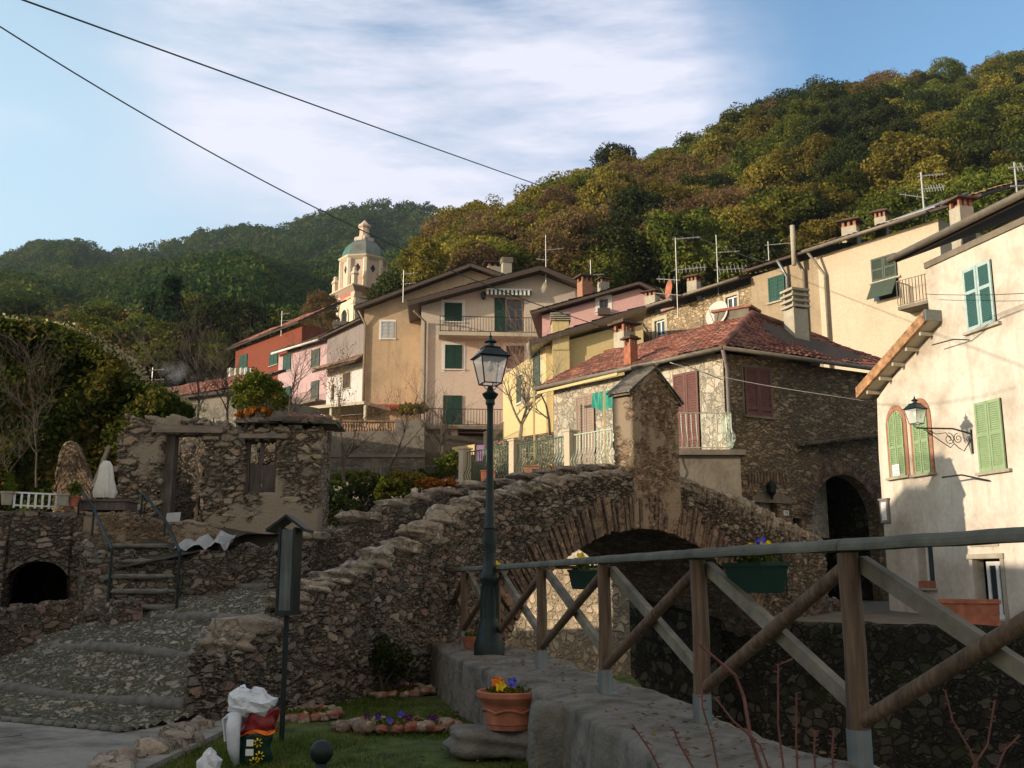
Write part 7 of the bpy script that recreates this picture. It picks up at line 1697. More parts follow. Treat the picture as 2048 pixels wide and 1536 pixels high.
# grass
r = np.random.default_rng(5); n = 90000; gx = r.uniform(-3.3, 1.6, n); gy = 5.2 + (16.5 - 5.2) * r.uniform(0, 1, n) ** 1.3
ok = np.array([(x < el_x(y) - 0.02) and (x > interp([(5, -3.0), (11.2, -3.2), (12.1, -3.6), (15.56, -1.4), (17, -0.6)], y)) for x, y in zip(gx, gy)])
gx, gy = gx[ok], gy[ok]; n = len(gx); clump = 0.5 + 0.5 * np.sin(gx * 4.1 + np.sin(gy * 3)) * np.cos(gy * 3.3); h = r.uniform(0.025, 0.06, n) * (0.6 + 0.7 * clump); a = r.uniform(0, 6.28, n); w = 0.006
dx, dy = np.cos(a) * w, np.sin(a) * w; lx_, ly_ = r.normal(0, 0.02, n), r.normal(0, 0.02, n); gz = np.full(n, -1.61)
V = np.stack([np.stack([gx - dx, gy - dy, gz], 1), np.stack([gx + dx, gy + dy, gz], 1), np.stack([gx + lx_, gy + ly_, gz + h], 1)], 1).reshape(-1, 3)
stuff(mesh_obj('grass', V, np.arange(3 * n).reshape(n, 3), M['L_grass']))

# fallen leaves
r = np.random.default_rng(15); c = []
for _ in range(1500):
    u = r.uniform(0, 1)
    if u < 0.4: x, y = r.uniform(-3.2, 0.6), r.uniform(5.5, 15); z = -1.57
    elif u < 0.75: y = r.uniform(4.5, 16.5); x = r.uniform(el_x(y), er_x(y)); z = -0.93
    else: s_ = r.uniform(-1, 8); q = NC.at(s_, r.uniform(0.5, leftw(s_) - 0.2)); x, y = q; z = deck_z(s_) + 0.06
    if u < 0.4 and (x > el_x(y) or x < interp([(5, -3.0), (11.2, -3.1), (12.1, -3.1), (15.56, -1.4), (17, -0.6)], y)): continue
    c.append((x, y, z))
v, f = leaves(np.array(c), 0.026, nrm=np.tile([0, 0, 2.2], (len(c), 1)), seed=6); stuff(mesh_obj('fallen_leaves', v, f, M['L_rust']))
# ------------------------------------------------------------------ left terrace: handrails, picket fence, pots, folded parasol
def rail(name, pts, label):
    b = MB(); t = thing(name, label, 'handrail', tuple(pts[-1])); b.tube(pts, 0.025, 8); ob('rail', b, M['lampiron'], t)
    return t
A0, A1 = Vector((stz[0][0].x - 0.03, stz[0][0].y, stz[0][1])), Vector((stz[-1][0].x - 0.03, stz[-1][0].y, stz[-1][1]))
def hand(x0, x1, y0, y1, off, label, ybase):
    f = P(x0[0], x0[1], stz[0][0].y); m = P(x1[0], x1[1], stz[-1][0].y + 0.3); e = P(y1[0], y1[1], stz[-1][0].y + 0.9)
    t = rail('handrail', [Vector((f.x, f.y, -0.75)), f, m, e], label)
    for p, z in ((m, 0.75), (e, 1.1)): b = MB(); b.tube([p, Vector((p.x, p.y, z))], 0.02, 6); ob('post', b, M['lampiron'], t)
hand((224, 1098), (188, 1018), 0, (160, 975), 0, 'left iron handrail of the stone steps', 0); hand((360, 1103), (330, 1040), 0, (285, 985), 0, 'right iron handrail of the stone steps', 0)
pf = Fac(plan(28, 1000, 17.9), plan(112, 1000, 18.3)); zf = pf.uz(70, 1017)[1]; z1_ = pf.uz(70, 985)[1]; t = thing('picket_fence', 'short white picket fence on the left terrace wall', 'fence', tuple(pf.pt(0.3, zf, 0)))
b = MB(); b.fbox(pf, -0.05, pf.L + 0.05, z1_ - 0.03, z1_, 0, 0.02); b.fbox(pf, 0, pf.L, zf + 0.03, zf + 0.06, 0, 0.02); ob('rail', b, M['white'], t)
for k in range(7): u = k * pf.L / 6; b = MB(); b.fbox(pf, u - 0.018, u + 0.018, zf, z1_ - 0.035 + 0.0, 0.021, 0.035); ob('picket', b, M['white'], t)
def planter(px0, px1, py0, py1, Y, mat, label, leafy=True, name='planter', sd=1):
    a = P(px0, py1, Y); c = P(px1, py1, Y); zt = P((px0 + px1) / 2, py0, Y).z; t = thing(name, label, 'planter', ((a.x + c.x) / 2, Y, a.z)); w = c.x - a.x; b = MB()
    b.lathe(((a.x + c.x) / 2, Y, a.z), [(w * 0.36, 0), (w * 0.46, (zt - a.z) * 0.85), (w * 0.52, (zt - a.z) * 0.86), (w * 0.52, zt - a.z), (w * 0.44, zt - a.z), (0, (zt - a.z) * 0.9)], 16); ob('pot', b, M[mat], t)
    if leafy:
        p, nn_ = crown_pts(w * 0.45, w * 0.4, 0.22, 12, 16, 0.07, sd); p[:, 0] += (a.x + c.x) / 2; p[:, 1] += Y; p[:, 2] += zt + 0.12; v, f = leaves(p, 0.035, seed=sd); mesh_obj('foliage', v, f, M['L_bush'], t)
planter(0, 25, 983, 1010, 17.8, 'chim', 'grey pot with a small green plant at the left end of the terrace wall', sd=1); planter(112, 138, 988, 1012, 18.1, 'chim', 'grey cement pot right of the white picket fence', False, sd=2); planter(136, 158, 992, 1013, 18.2, 'terracotta', 'red clay pot with a leafy plant at the head of the left handrail', sd=3)
planter(218, 234, 984, 1000, 19.2, 'redtile', 'small red pot beside the folded white parasol', False, sd=4)
b = MB(); bb = P(158, 1020, 18.4); bc = P(250, 1022, 18.4); zt = P(200, 1003, 18.4).z; b.box(bb.x, bc.x, 18.4, 19.0, bb.z, zt); b.box(bb.x - 0.03, bc.x + 0.03, 18.37, 19.03, zt + 0.003, zt + 0.04); o = ob('bench', b, M['oldwood']); tag(o, 'low weathered wooden bench at the head of the steps', 'bench')
pa = P(207, 1003, 18.9); t = thing('parasol', 'folded white parasol leaning on the ruin beside the terrace', 'parasol', tuple(pa)); top = P(215, 925, 19.0); b = MB(); b.tube([pa, top], 0.02, 8); ob('pole', b, M['whitetrim'], t)
b = MB(); n = 18; V = []; pr_ = [(0.05, 922), (0.1, 932), (0.13, 958), (0.19, 985), (0.16, 996)]
for r_, y in pr_:
    c = P(206 + (925 + 80 - y) * 0.08, y, 18.95)
    for k in range(n): a = 2 * math.pi * k / n; rr_k = r_ * (1 + 0.3 * math.sin(a * 5)); V.append((c.x + rr_k * math.cos(a), c.y + rr_k * math.sin(a), c.z))
b.add(V, [(i * n + k, i * n + (k + 1) % n, (i + 1) * n + (k + 1) % n, (i + 1) * n + k) for i in range(len(pr_) - 1) for k in range(n)]); ob('canopy', b, M['cloth'], t, smooth=True)
b = MB(); b.bar(P(186, 975, 19.1), P(218, 893, 19.5), 0.07, 0.05); o = ob('plank', b, M['palewood']); tag(o, 'reddish plank leaning against the left end of the ruin', 'plank')
b = MB(); b.bar(P(338, 1092, 18.6), P(348, 1026, 18.9), 0.26, 0.035, up=(0, 1, 0)); o = ob('board', b, M['greyshut']); tag(o, 'pale grey board leaning near the foot of the ruin doorway', 'board')
b = MB(); rs = random.Random(6); V = []; n = 16
c0 = P(345, 1110, 18.0); c1 = P(475, 1096, 18.5)
for i in range(n + 1):
    for j in range(5): V.append((c0.x + (c1.x - c0.x) * i / n, 18.0 + 0.14 * j + 0.1 * math.sin(i), 0.5 + 0.06 * j + 0.05 * rs.uniform(-1, 1) + 0.06 * math.sin(i * 1.2) + (0.1 * i / n)))
b.add(V, [(i * 5 + j, (i + 1) * 5 + j, (i + 1) * 5 + j + 1, i * 5 + j + 1) for i in range(n) for j in range(4)]); o = ob('plastic_sheet', b, M['greyshut']); tag(o, 'crumpled pale blue plastic sheet lying on the bank below the ruin', 'plastic sheet')

# ------------------------------------------------------------------ ivy-covered mass, bushes, bare trees
top_l = [(-80, 640), (0, 655), (70, 658), (130, 680), (190, 720), (235, 765), (290, 790), (340, 805), (380, 830)]
iv = thing('ivy_bank', 'large mound of ivy with a pale sunlit crest behind the left terrace', 'ivy', tuple(P(120, 960, 26)))
r = np.random.default_rng(77); pts = []; nr = []; rim = []
def ivz(px): return P(px, interp(top_l, px), 27).z
N_ = 60000; pxs = r.uniform(-80, 335, N_)
for px in pxs:
    zt = ivz(px); t = r.uniform(0, 1); z = 0.8 + (zt - 0.8) * t ** 0.8; x0 = P(px, 900, 26).x
    y = 25.4 + 1.9 * (t ** 2.5) + 0.5 * math.sin(x0 * 1.3 + z * 0.9) + 0.3 * math.sin(x0 * 3.1 - z * 2.3) + r.normal() * 0.25
    pts.append((x0, y, z + 0.15 * r.normal())); nr.append((0, -0.8, 0.5))
v, f = leaves(np.array(pts), 0.075, nrm=np.array(nr), seed=3); mesh_obj('leaves', v, f, M['L_ivy'], iv)
pts = []
for px in r.uniform(-80, 335, 2600):
    zt = ivz(px); x0 = P(px, 900, 26).x; pts.append((x0 + r.normal() * 0.1, 27.4 + r.uniform(-0.8, 1.5), zt - 0.02 + 0.1 * abs(r.normal())))
v, f = leaves(np.array(pts), 0.06, seed=4); mesh_obj('sunlit_rim', v, f, M['L_rim'], iv)  # pale leaves paint the sunlit rim of the ivy
V = []; ii = 0; 
for px in range(-80, 340, 20): x0 = P(px, 900, 26).x; zt = ivz(px) - 0.12; V += [(x0, 26.3, -1), (x0, 27.6, zt), (x0, 33, max(zt - 0.5, 0)), (x0, 33, -1)]
xt = []
for px in r.uniform(-80, 335, 16000):
    zt = ivz(px); x0 = P(px, 900, 26).x; xt.append((x0, 26.6 + r.uniform(-0.5, 1.6), zt - abs(r.normal()) * 0.22))
v, f = leaves(np.array(xt), 0.075, nrm=np.tile([0, -0.4, 0.9], (len(xt), 1)), seed=8); mesh_obj('crest_leaves', v, f, M['L_ivy'], iv)
m_ = len(V) // 4; mesh_obj('core', V, [(4 * i + j, 4 * i + 4 + j, 4 * i + 5 + j, 4 * i + 1 + j) for i in range(m_ - 1) for j in range(3)], M['soil'], iv)


def bush(px, py, Y, rx, rz, mat, label, name='bush', cat='bush', n=60, leaf=0.07, seed=1, group=None, kind='round', per=40):
    p = P(px, py, Y); q, nn_ = crown_pts(rx, rx * 0.9, rz, n, per, min(rx, rz) * 0.3, seed, kind=kind); q += np.array([p.x, p.y, p.z]); v, f = leaves(q, leaf, nrm=nn_, seed=seed)
    t = thing(name, label, cat, (p.x, p.y, p.z - rz), group); mesh_obj('foliage', v, f, M[mat], t)
    b = MB(); limbs_mb(b, (p.x, p.y, p.z - rz * 1.25), (p.x, p.y, p.z + rz * 0.2), 0.03 + rx * 0.04, 4, 0.8, seed, 1); ob('stem', b, M['bark'], t); return t
bush(520, 788, 38, 1.25, 1.0, 'L_bush', 'round bright green bush with orange undergrowth before the lilac house', n=130, leaf=0.07, seed=5)
bush(512, 825, 37.5, 0.9, 0.25, 'L_orange', 'orange-leaved low shrub under the round green bush', seed=6)
for i, (x, y, Y, rx, rz, m_, lb) in enumerate([(300, 705, 95, 3.2, 5.6, 'L_pine', 'dark pointed conifer left of the pair below the far hill'), (335, 690, 92, 3.0, 6.2, 'L_pine', 'tallest dark pointed conifer below the far hill'), (262, 730, 90, 2.6, 4.0, 'L_pine', 'small dark conifer left of the taller conifers')]):
    bush(x, y, Y, rx, rz, m_, lb, 'conifer', 'tree', 150, 0.26, 30 + i, kind='cone')
rs = random.Random(17); k = 0
for x in range(-40, 660, 44):
    for (Y, yb) in ((112, 690), (88, 728), (70, 762)):
        kind = rs.choice(['olive', 'dark', 'olive', 'thin', 'dark']); xx = x + rs.uniform(-15, 15); p = P(xx, yb + rs.uniform(-12, 12), Y); h = Y * rs.uniform(0.062, 0.085)
        if (440 < xx and Y < 100) or (xx > 250 and Y < 80): continue
        tree(p.x, p.y, p.z - h * 0.45, h * 0.5, h, kind, {'olive': 'olive green tree among others at the foot of the left hill', 'dark': 'dark green tree among others at the foot of the left hill', 'thin': 'thin grey-brown bare tree among others at the foot of the left hill'}[kind], 'trees at the foot of the left hill', k, 'valley_tree'); k += 1
for i, (x, y, Y, s, lb) in enumerate([(855, 550, 80, 2.6, 'yellow-green tree peeping over the tan roof'), (640, 640, 100, 2.4, 'brownish tree left of the church tower')]):
    p = P(x, y, Y); tree(p.x, p.y, p.z - s * 1.1, s, s * 2.2, 'golden' if i == 0 else 'rust', lb, None, i, 'village_tree')


def bare(px, py, Y, h, label, seed, r0=0.05, n=5, depth=3, spread=0.9, mat='bark', lean=0.0, name='bare_tree', cat='tree', group=None, leafn=0, lmat='L_orange'):
    p = P(px, py, Y); b = MB(); limbs_mb(b, tuple(p), (p.x + lean, p.y, p.z + h), r0, n, spread, seed, depth, 5, 0.7)
    if leafn:
        t = thing(name, label, cat, tuple(p), group); ob('branches', b, M[mat], t); r = np.random.default_rng(seed); vv = np.array(b.v); c = vv[r.integers(0, len(vv), leafn)] + r.normal(0, 0.03, (leafn, 3)); v, f = leaves(c, 0.04, seed=seed); mesh_obj('leaves', v, f, M[lmat], t)
    else: t = ob(name, b, M[mat]); tag(t, label, cat, group)
    return t
bare(72, 975, 20.2, 1.7, 'pale bare many-stemmed shrub before the ivy at the left', 3, 0.025, 6, 3, 1.2, 'bark', name='bare_shrub', cat='shrub')
bare(20, 975, 20.5, 1.3, 'smaller bare shrub at the left edge of the terrace', 4, 0.018, 5, 3, 1.2, 'bark', name='bare_shrub', cat='shrub')
bare(392, 1050, 20.9, 2.3, 'dark twisted trunk growing inside the ruin doorway', 8, 0.06, 2, 2, 0.4, lean=0.15)
bare(395, 850, 30, 2.2, 'tangled bare thicket above the middle of the ruin', 11, 0.04, 6, 3, 1.3, name='bare_shrub', cat='shrub'); bare(330, 850, 31, 2.0, 'tangled bare thicket above the left end of the ruin', 12, 0.04, 6, 3, 1.3, name='bare_shrub', cat='shrub')
bare(455, 850, 29, 2.0, 'tangled bare thicket between the ruin roof and the round bush', 13, 0.04, 6, 3, 1.3, name='bare_shrub', cat='shrub'); bare(580, 855, 33, 2.2, 'bare thicket right of the round green bush', 14, 0.04, 6, 3, 1.2, name='bare_shrub', cat='shrub')
bare(690, 985, 35, 2.7, 'bare fruit tree with a few orange leaves before the grey garden wall', 21, 0.08, 6, 3, 1.1, leafn=500)
bare(772, 965, 36, 2.4, 'bare forked fruit tree in the middle of the garden', 22, 0.07, 5, 3, 1.0); bare(880, 940, 38, 2.5, 'bare tree with dark twigs near the end of the terrace', 23, 0.06, 6, 3, 1.0)
bare(1040, 880, 33, 2.6, 'spreading leafless fig behind the lamp post and terrace', 24, 0.07, 7, 3, 1.3, 'palebark'); bare(1100, 870, 34, 2.8, 'tall thin bare tree before the yellow house wall', 25, 0.05, 5, 3, 0.8)
bush(655, 972, 31, 0.9, 0.2, 'L_grass', 'strip of bright green grass right of the ruin', 'grass_tuft', 'grass', 50, 0.05, 41); bush(650, 1020, 27.5, 0.9, 0.75, 'L_dark', 'dark clipped hedge right of the ruin', 'hedge', 'hedge', 90, 0.05, 42)
bush(720, 1015, 30, 1.3, 0.8, 'L_dark', 'dark shrubs behind the bridge ramp wall', 'bush', 'bush', 90, 0.06, 52); bush(782, 985, 27, 0.6, 0.35, 'L_bush', 'bright green yellow garden shrub behind the ramp wall', seed=43, leaf=0.05)
bush(815, 965, 30, 0.7, 0.4, 'L_gold', 'golden-leaved shrub in the garden beside the green one', seed=44, leaf=0.05); bush(880, 975, 29, 0.85, 0.35, 'L_orange', 'rust and orange shrub at the foot of the terrace end', seed=45, leaf=0.05, n=40)
bush(905, 930, 36, 0.7, 0.7, 'L_olive', 'olive bush below the cream house porch', seed=46); bush(840, 965, 33, 1.4, 0.4, 'L_dark', 'low dark ground shrubs below the garden fence', seed=47, n=80); bush(700, 960, 36, 1.4, 0.4, 'L_olive', 'low olive shrubs before the garden wall', seed=48)
bush(770, 1330, 14.6, 0.35, 0.4, 'L_dark', 'dark green shrub with a few yellow flowers in the corner of the lawn', seed=49, leaf=0.03, n=50)
for i, (x, y) in enumerate(((812, 825), (828, 822), (840, 820))): bush(x, y, 55, 0.55, 0.45, 'L_gold', ['yellow trailing plant left of three under the red canopy', 'yellow trailing plant, middle of three under the red canopy', 'yellow trailing plant right of three under the red canopy'][i], 'plant', 'plant', 20, 0.09, 60 + i, per=25)
gf = facs(640, 950, 39, 930, 945, 37.5); t = thing('garden_fence', 'dark iron garden fence on a low cement base below the grey wall', 'fence', tuple(gf.pt(2, 4, 0))); z0 = gf.uz(780, 962)[1]; b = MB(); b.fbox(gf, 0.6, gf.L, z0 - 0.7, z0, -0.2, 0); ob('base', b, M['greywall'], t); ob('railing', railing(gf, 0, gf.L, z0, z0 + 0.55, -0.1, 0.16, 0.011), M['black'], t)
# bare rose stems in front
def rose(px, py, Y, pts, lb, r0=0.008):
    p = P(px, py, Y); b = MB(); r0 *= 0.72; q = [P(x, y, Y + dy) for x, y, dy in pts]; b.tube(q, [r0 * (1 - 0.35 * i / len(q)) for i in range(len(q))], 7, True); rs = random.Random(px)
    for _ in range(16): i = rs.randint(0, len(q) - 2); c = q[i] + (q[i + 1] - q[i]) * rs.random(); a = rs.uniform(0, 6.28); b.lathe(c, [(0.004, 0), (0.0, 0.0)], 3) if False else b.bar(c, c + Vector((math.cos(a), 0, 0.25)) * 0.017, 0.004)
    o = ob('rose_stem', b, M['redstem']); tag(o, lb, 'rose stem'); return o
RS = [([(1530, 1560, 0), (1500, 1470, 0), (1488, 1395, 0.05), (1470, 1350, 0.05), (1400, 1290, 0.1)], 'thick bare rose stem arching left before the second fence bay', 0.011),
      ([(1570, 1560, 0), (1556, 1450, 0), (1556, 1330, 0), (1585, 1318, 0)], 'upright forked rose stem with a hooked tip'), ([(1596, 1560, 0), (1592, 1480, 0), (1593, 1385, 0)], 'straight bare rose stem right of the forked one'),
      ([(1440, 1560, 0), (1425, 1480, 0), (1405, 1415, 0), (1398, 1290, 0.1)], 'thin thorny stem beside the third post'), ([(1400, 1560, 0), (1360, 1490, 0), (1345, 1455, 0)], 'short thin stem with two dry leaves'),
      ([(1330, 1560, 0), (1300, 1500, 0), (1265, 1450, 0)], 'short rose stem leaning left over the low wall'), ([(1545, 1560, 0), (1520, 1490, 0), (1465, 1440, 0), (1430, 1395, 0.05)], 'side shoot curving left from the thick rose stem'),
      ([(1632, 1560, 0), (1628, 1500, 0), (1630, 1460, 0)], 'short straight rose stem near the large fence post'), ([(1668, 1560, 0), (1664, 1500, 0), (1668, 1455, 0)], 'short rose stem just left of the large fence post'),
      ([(1960, 1560, 0), (1940, 1500, 0), (1905, 1440, 0), (1890, 1380, 0)], 'thin dark stem below the right diagonal brace'), ([(1985, 1560, 0), (2010, 1500, 0), (2040, 1470, 0)], 'thin dark stem at the right edge of the picture'), ([(1930, 1560, 0), (1975, 1490, 0), (1990, 1400, 0)], 'long thin stem crossing others at the lower right')]
for r_ in RS: rose(r_[0][0][0], r_[0][0][1], 4.0, r_[0], r_[1], r_[2] if len(r_) > 2 else 0.006)
# cables
def cable(pts, Y0, Y1, label, r=0.012, mat='cable', name='cable'):
    a = P(pts[0][0], pts[0][1], Y0); c = P(pts[-1][0], pts[-1][1], Y1); fc = Fac((a.x, a.y), (c.x, c.y)); q = []
    xs = [p[0] for p in pts]; n = 24; uz_ = [fc.uz(*p) for p in pts]; U = np.array([u for u, z in uz_]); Z = np.array([z for u, z in uz_])
    co = np.polyfit(U, Z, min(3, len(U) - 1)); q = [fc.pt(u, float(np.polyval(co, u))) for u in np.linspace(U[0], U[-1], 40)]
    b = MB(); b.tube(q, r, 6); o = ob(name, b, M[mat], smooth=True); tag(o, label, 'cable'); return o
cable([(30, -10), (240, 72), (460, 152), (700, 237), (900, 305), (1100, 377), (1250, 430), (1385, 470)], 13, 46, 'upper green cable crossing the sky from the left top corner to the roof masts', 0.014, 'greencable')
cable([(-30, 38), (150, 145), (300, 235), (480, 330), (650, 425), (770, 487), (900, 545), (1120, 618), (1232, 665)], 14, 30, 'lower cable crossing the sky and the church to the stone house roof', 0.012, 'greencable')
cable([(1385, 470), (1480, 508), (1600, 548), (1750, 590), (1830, 612)], 44, 36, 'thin dark cable running down along the upper row of houses', 0.012)
cable([(1850, 588), (1930, 590), (2060, 586)], 23.2, 20, 'thin cable crossing the ivory wall under the blue shutters', 0.008)
cable([(1340, 725), (1500, 765), (1620, 785), (1735, 803)], 26.0, 27, 'pale washing line in front of the brown shuttered window', 0.008, 'whitetrim')
cable([(1345, 720), (1400, 742), (1446, 760)], 26.0, 26.8, 'dark cable strung beside the balcony doors', 0.01)
# television aerials
def aerial(px, pyb, pyt, Y, label, booms, r=0.022):
    a = P(px, pyb, Y); c = P(px, pyt, Y); t = thing('tv_aerial', label, 'aerial', tuple(a)); b = MB(); b.tube([a, Vector((a.x, a.y, c.z))], r, 6); ob('mast', b, M['antenna'], t)
    for (dy, L, ang, n, el) in booms:
        z = P(px, dy, Y).z; d = Vector((math.cos(ang), math.sin(ang), 0.13)); b = MB(); c0 = Vector((a.x, a.y, z)); b.bar(c0 - d * 0.15, c0 + d * L, 0.03)
        for k in range(n): q = c0 + d * L * (k + 0.5) / n; e = Vector((-d.y, d.x, 0)) * 0.4 + Vector((0, 0, 1)); e = e.normalized() * el; b.bar(q - e / 2, q + e / 2, 0.016)
        ob('boom', b, M['antenna'], t)
    return t
aerial(1850, 445, 345, 36.5, 'large aerial with three booms on the lead-patched roof', [(352, 0.95, 0.1, 7, 0.12), (378, 0.9, 0.1, 8, 0.35), (425, 0.8, 0.1, 1, 0.1), (395, 0.9, 3.2, 2, 0.2)], 0.035)
aerial(1437, 590, 470, 43, 'aerial with a toothed boom on the right of the rubble house roof', [(540, 1.5, 0.2, 8, 0.4), (505, 1.1, 0.2, 3, 0.1)]); aerial(1356, 640, 475, 43.5, 'tall aerial on the left of the rubble house roof', [(540, 1.4, 0.1, 8, 0.4), (478, 1.2, 0.15, 5, 0.12), (560, 0.9, 2.9, 4, 0.3), (590, 1.0, 3.0, 1, 0.1)])
aerial(1092, 575, 470, 60, 'thin aerial on the cream house gable', [(500, 1.1, 0.1, 2, 0.15), (520, 0.6, 3.1, 2, 0.2)]); aerial(2034, 385, 325, 22.5, 'aerial at the right top edge above the ivory house', [(335, 0.5, 0.1, 4, 0.25), (372, 0.9, 0.2, 1, 0.1)], 0.02)
aerial(806, 605, 540, 62, 'aerial on the tan house roof beside the church tower', [(548, 0.9, 0.1, 1, 0.3), (568, 0.8, 0.1, 1, 0.2)]); aerial(562, 672, 622, 77, 'aerial on the red house roof', [(628, 0.6, 0.1, 2, 0.25), (642, 0.9, 0.1, 1, 0.1)]); aerial(302, 790, 735, 42, 'small aerial on the long shed roof', [(740, 0.5, 0.3, 2, 0.1), (760, 0.5, 0.3, 2, 0.1)]); aerial(1182, 590, 520, 55, 'aerial behind the cream house roof', [(550, 0.8, 0.2, 1, 0.1)]); aerial(1538, 525, 483, 43, 'short aerial on the brown house roof', [(490, 1.1, 0.1, 1, 0.1), (520, 1.3, 0.2, 1, 0.1)])
def dish(px, py, Y, r, label, nx=(-0.75, -0.62, 0.22), mat='dish'):
    c = P(px, py, Y); n = Vector(nx).normalized(); x = n.cross(Vector((0, 0, 1))).normalized(); y = x.cross(n); b = MB(); V = [c - n * r * 0.22]; m_ = 28
    for k in range(1, 5):
        for i in range(m_): a = 2 * math.pi * i / m_; rr_d = r * k / 4; V.append(c - n * r * 0.22 * (1 - (k / 4) ** 2) + x * rr_d * math.cos(a) + y * rr_d * math.sin(a))
    fs = [(0, 1 + i, 1 + (i + 1) % m_) for i in range(m_)] + [(1 + (k - 1) * m_ + i, 1 + k * m_ + i, 1 + k * m_ + (i + 1) % m_, 1 + (k - 1) * m_ + (i + 1) % m_) for k in range(1, 4) for i in range(m_)]
    t = thing('satellite_dish', label, 'satellite dish', tuple(c)); b.add(V, fs); ob('reflector', b, M[mat], t, smooth=True); b = MB(); b.bar(c - y * r, c + n * r * 0.9, 0.02); b.bar(c - n * r * 0.25, c - n * r * 0.25 - Vector((0, 0, r * 1.2)), 0.04); ob('arm', b, M['antenna'], t)
dish(1433, 627, 31.0, 0.44, 'large pale satellite dish above the stone house roof'); dish(1337, 578, 44, 0.45, 'small reddish dish beside the left chimney of the rubble house', (-0.95, -0.2, 0.1), 'terracotta'); dish(1088, 575, 59.3, 0.35, 'dark small dish high on the cream wall', (-0.9, -0.4, 0.1), 'gutter')
# washing and screen
q0 = P(450, 736, 62); t = thing('washing', 'row of pale washing hanging before the red house', 'washing', tuple(q0)); rs = random.Random(3)
for k in range(4):
    b = MB(); x = q0.x + 0.15 + k * 0.38; V = []
    for i in range(5):
        for j in range(4): V.append((x + 0.09 * i, 62 + 0.06 * math.sin(i * 2 + k), q0.z - j * 0.22 + 0.03 * math.sin(i)))
    b.add(V, [(i * 4 + j, i * 4 + j + 1, (i + 1) * 4 + j + 1, (i + 1) * 4 + j) for i in range(4) for j in range(3)]); ob('garment', b, [M['cloth'], M['soffit'], M['whitetrim'], M['blueshut']][k], t)
b = MB(); b.tube([q0, q0 + Vector((1.7, 0, 0.05))], 0.012, 5); ob('line', b, M['cable'], t)
sf = facs(905, 900, 45, 950, 900, 44); z0 = sf.uz(925, 912)[1]; z1_ = sf.uz(925, 892)[1]; b = MB()
for k in range(16): u = sf.L * k / 16; b.fbox(sf, u, u + sf.L / 20, z0, z1_, 0, 0.02)
b.fbox(sf, 0, sf.L, z0, z0 + 0.03, -0.02, 0); b.fbox(sf, 0, sf.L, z1_ - 0.03, z1_, -0.02, 0); o = ob('cane_screen', b, M['yellow']); tag(o, 'small yellow cane screen left of the terrace end post', 'screen')
b = MB(); p = P(952, 902, 34); b.hexa([p + Vector(q) for q in ((0, 0, -0.35), (0.22, 0, -0.33), (0.22, 0.03, -0.33), (0, 0.03, -0.35), (0.02, 0, 0.2), (0.3, 0, 0.22), (0.3, 0.03, 0.22), (0.02, 0.03, 0.2))]); o = ob('hanging_cloth', b, M['lilaccloth']); tag(o, 'lilac cloth hanging behind the terrace end', 'cloth')
for i, (x, y, m_) in enumerate(((975, 952, 'terracotta'), (1112, 915, 'terracotta'), (1065, 930, 'brick'))):
    p = P(x, y, 28.6 if x < 1050 else 27.4); b = MB(); b.box(p.x - 0.2, p.x + 0.2, p.y + 0.3, p.y + 0.55, tz, tz + 0.3); b.box(p.x - 0.22, p.x + 0.22, p.y + 0.28, p.y + 0.57, tz + 0.3, tz + 0.33); o = ob('terrace_planter', b, M[m_]); tag(o, ['red planter box near the left end of the terrace railing', 'salmon planter box behind the second terrace railing panel', 'brick coloured planter box in the middle of the terrace'][i], 'planter')
# pole with clothes brackets on the ivory wall
u, z = HF.uz(1950, 955); b = MB(); b.tube([HF.pt(u - 0.6, z + 0.05, 0.4), HF.pt(u, z + 0.05, 0.35), HF.pt(u + 0.5, z - 0.12, 0.05)], 0.02, 6); o = ob('washing_bracket', b, M['lampiron']); tag(o, 'dark iron washing bracket under the green shutters', 'bracket')
u, z = HF.uz(1930, 680); b = MB(); b.tube([HF.pt(u - 0.7, z + 0.02, 0.35), HF.pt(u, z, 0.3), HF.pt(u + 0.2, z - 0.05, 0.05)], 0.015, 6)
for k in range(4): b.tube([HF.pt(u + 0.2, z - 0.05, 0.05 + 0.06 * k), HF.pt(u + 1.2, z + 0.25, 0.05 + 0.06 * k), HF.pt(u + 3.2, z + 0.3, 0.05 + 0.06 * k)], 0.004, 4)
o = ob('washing_bracket', b, M['lampiron']); tag(o, 'iron bracket with washing lines under the blue shutters', 'bracket')
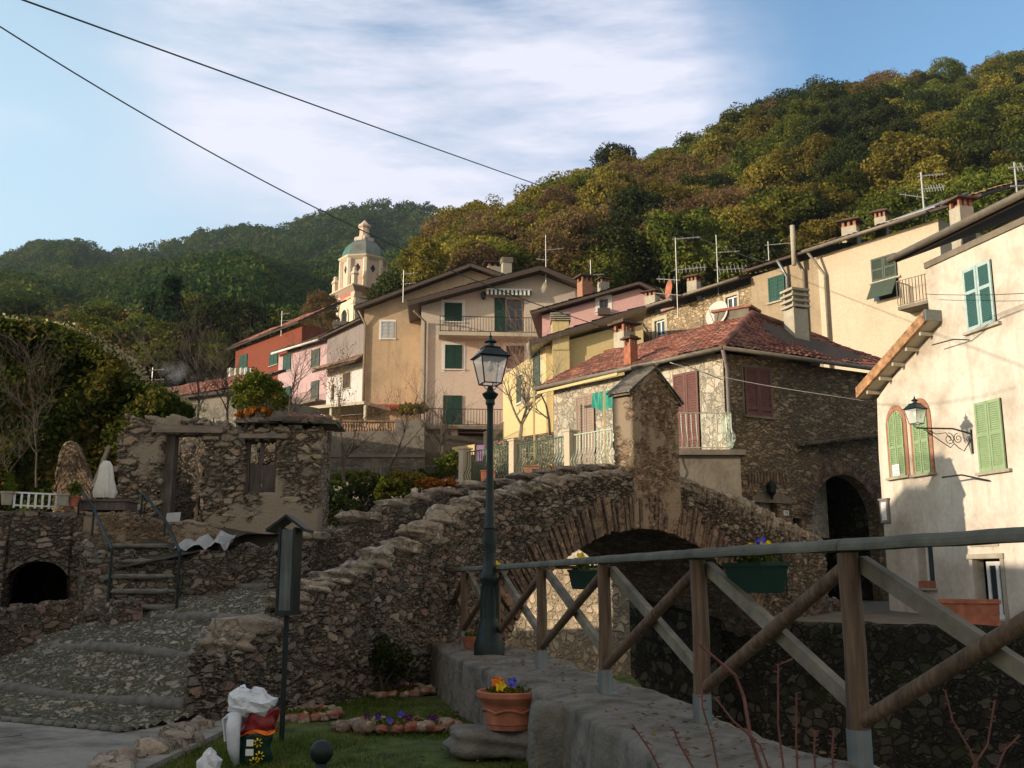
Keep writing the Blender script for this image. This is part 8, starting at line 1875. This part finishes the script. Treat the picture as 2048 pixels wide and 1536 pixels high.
b = MB(); cp_ = G(948, 1298, -0.95); b.lathe((cp_.x, cp_.y - 0.05, -0.95), [(0.12, 0), (0.17, 0.14), (0.18, 0.18), (0.15, 0.18), (0, 0.15)], 20); cpt = thing('clay_bowl', 'low clay bowl with green leaves at the foot of the lamp post', 'flower pot', (cp_.x, cp_.y - 0.05, -0.95)); ob('pot', b, M['terracotta'], cpt); flowers(cpt, (cp_.x, cp_.y - 0.05, -0.78), 0.24, 0.24, 0, ['yellowp'], 2, h=0.06)
# chimney smoke
m, nt, bs, out = newmat('smoke_vapour'); nt.nodes.remove(bs); tc = nd(nt, 'ShaderNodeTexCoord'); nn_ = noise(nt, tc.outputs['Object'], 0.9, 4).outputs[0]
vol = nd(nt, 'ShaderNodeVolumePrincipled', {'Color': (0.98, 0.98, 0.98), 'Anisotropy': 0.0}); dn = nd(nt, 'ShaderNodeMapRange', {'Value': nn_, 'From Min': 0.45, 'From Max': 0.75, 'To Min': 0.0, 'To Max': 1.6}).outputs[0]; mpg = nd(nt, 'ShaderNodeMapping', {'Vector': tc.outputs['Generated'], 'Location': (-1, -1, -1), 'Scale': (2, 2, 2)}).outputs[0]; gr = nd(nt, 'ShaderNodeTexGradient', {'Vector': mpg}, gradient_type='SPHERICAL').outputs['Fac']; dn = math_(nt, 'MULTIPLY', dn, gr); nt.links.new(dn, vol.inputs['Density']); nt.links.new(vol.outputs[0], out.inputs['Volume'])
p = P(345, 745, 45); b = MB(); b.lump(p, (0.9, 0.7, 0.7), 3, 10, 0.1, 2); sm = stuff(ob('smoke', b, m, smooth=True))
# air between the eye and the far hills
HZ = 0.00014
if HZ:
    b = MB(); b.box(-1300, 1300, -60, 1300, -5.6, 330); m, nt, bs, out = newmat('haze_air'); nt.nodes.remove(bs)
    vol = nd(nt, 'ShaderNodeVolumePrincipled', {'Color': (0.72, 0.82, 0.95), 'Density': HZ, 'Anisotropy': 0.2}); nt.links.new(vol.outputs[0], out.inputs['Volume']); stuff(ob('haze', b, m))
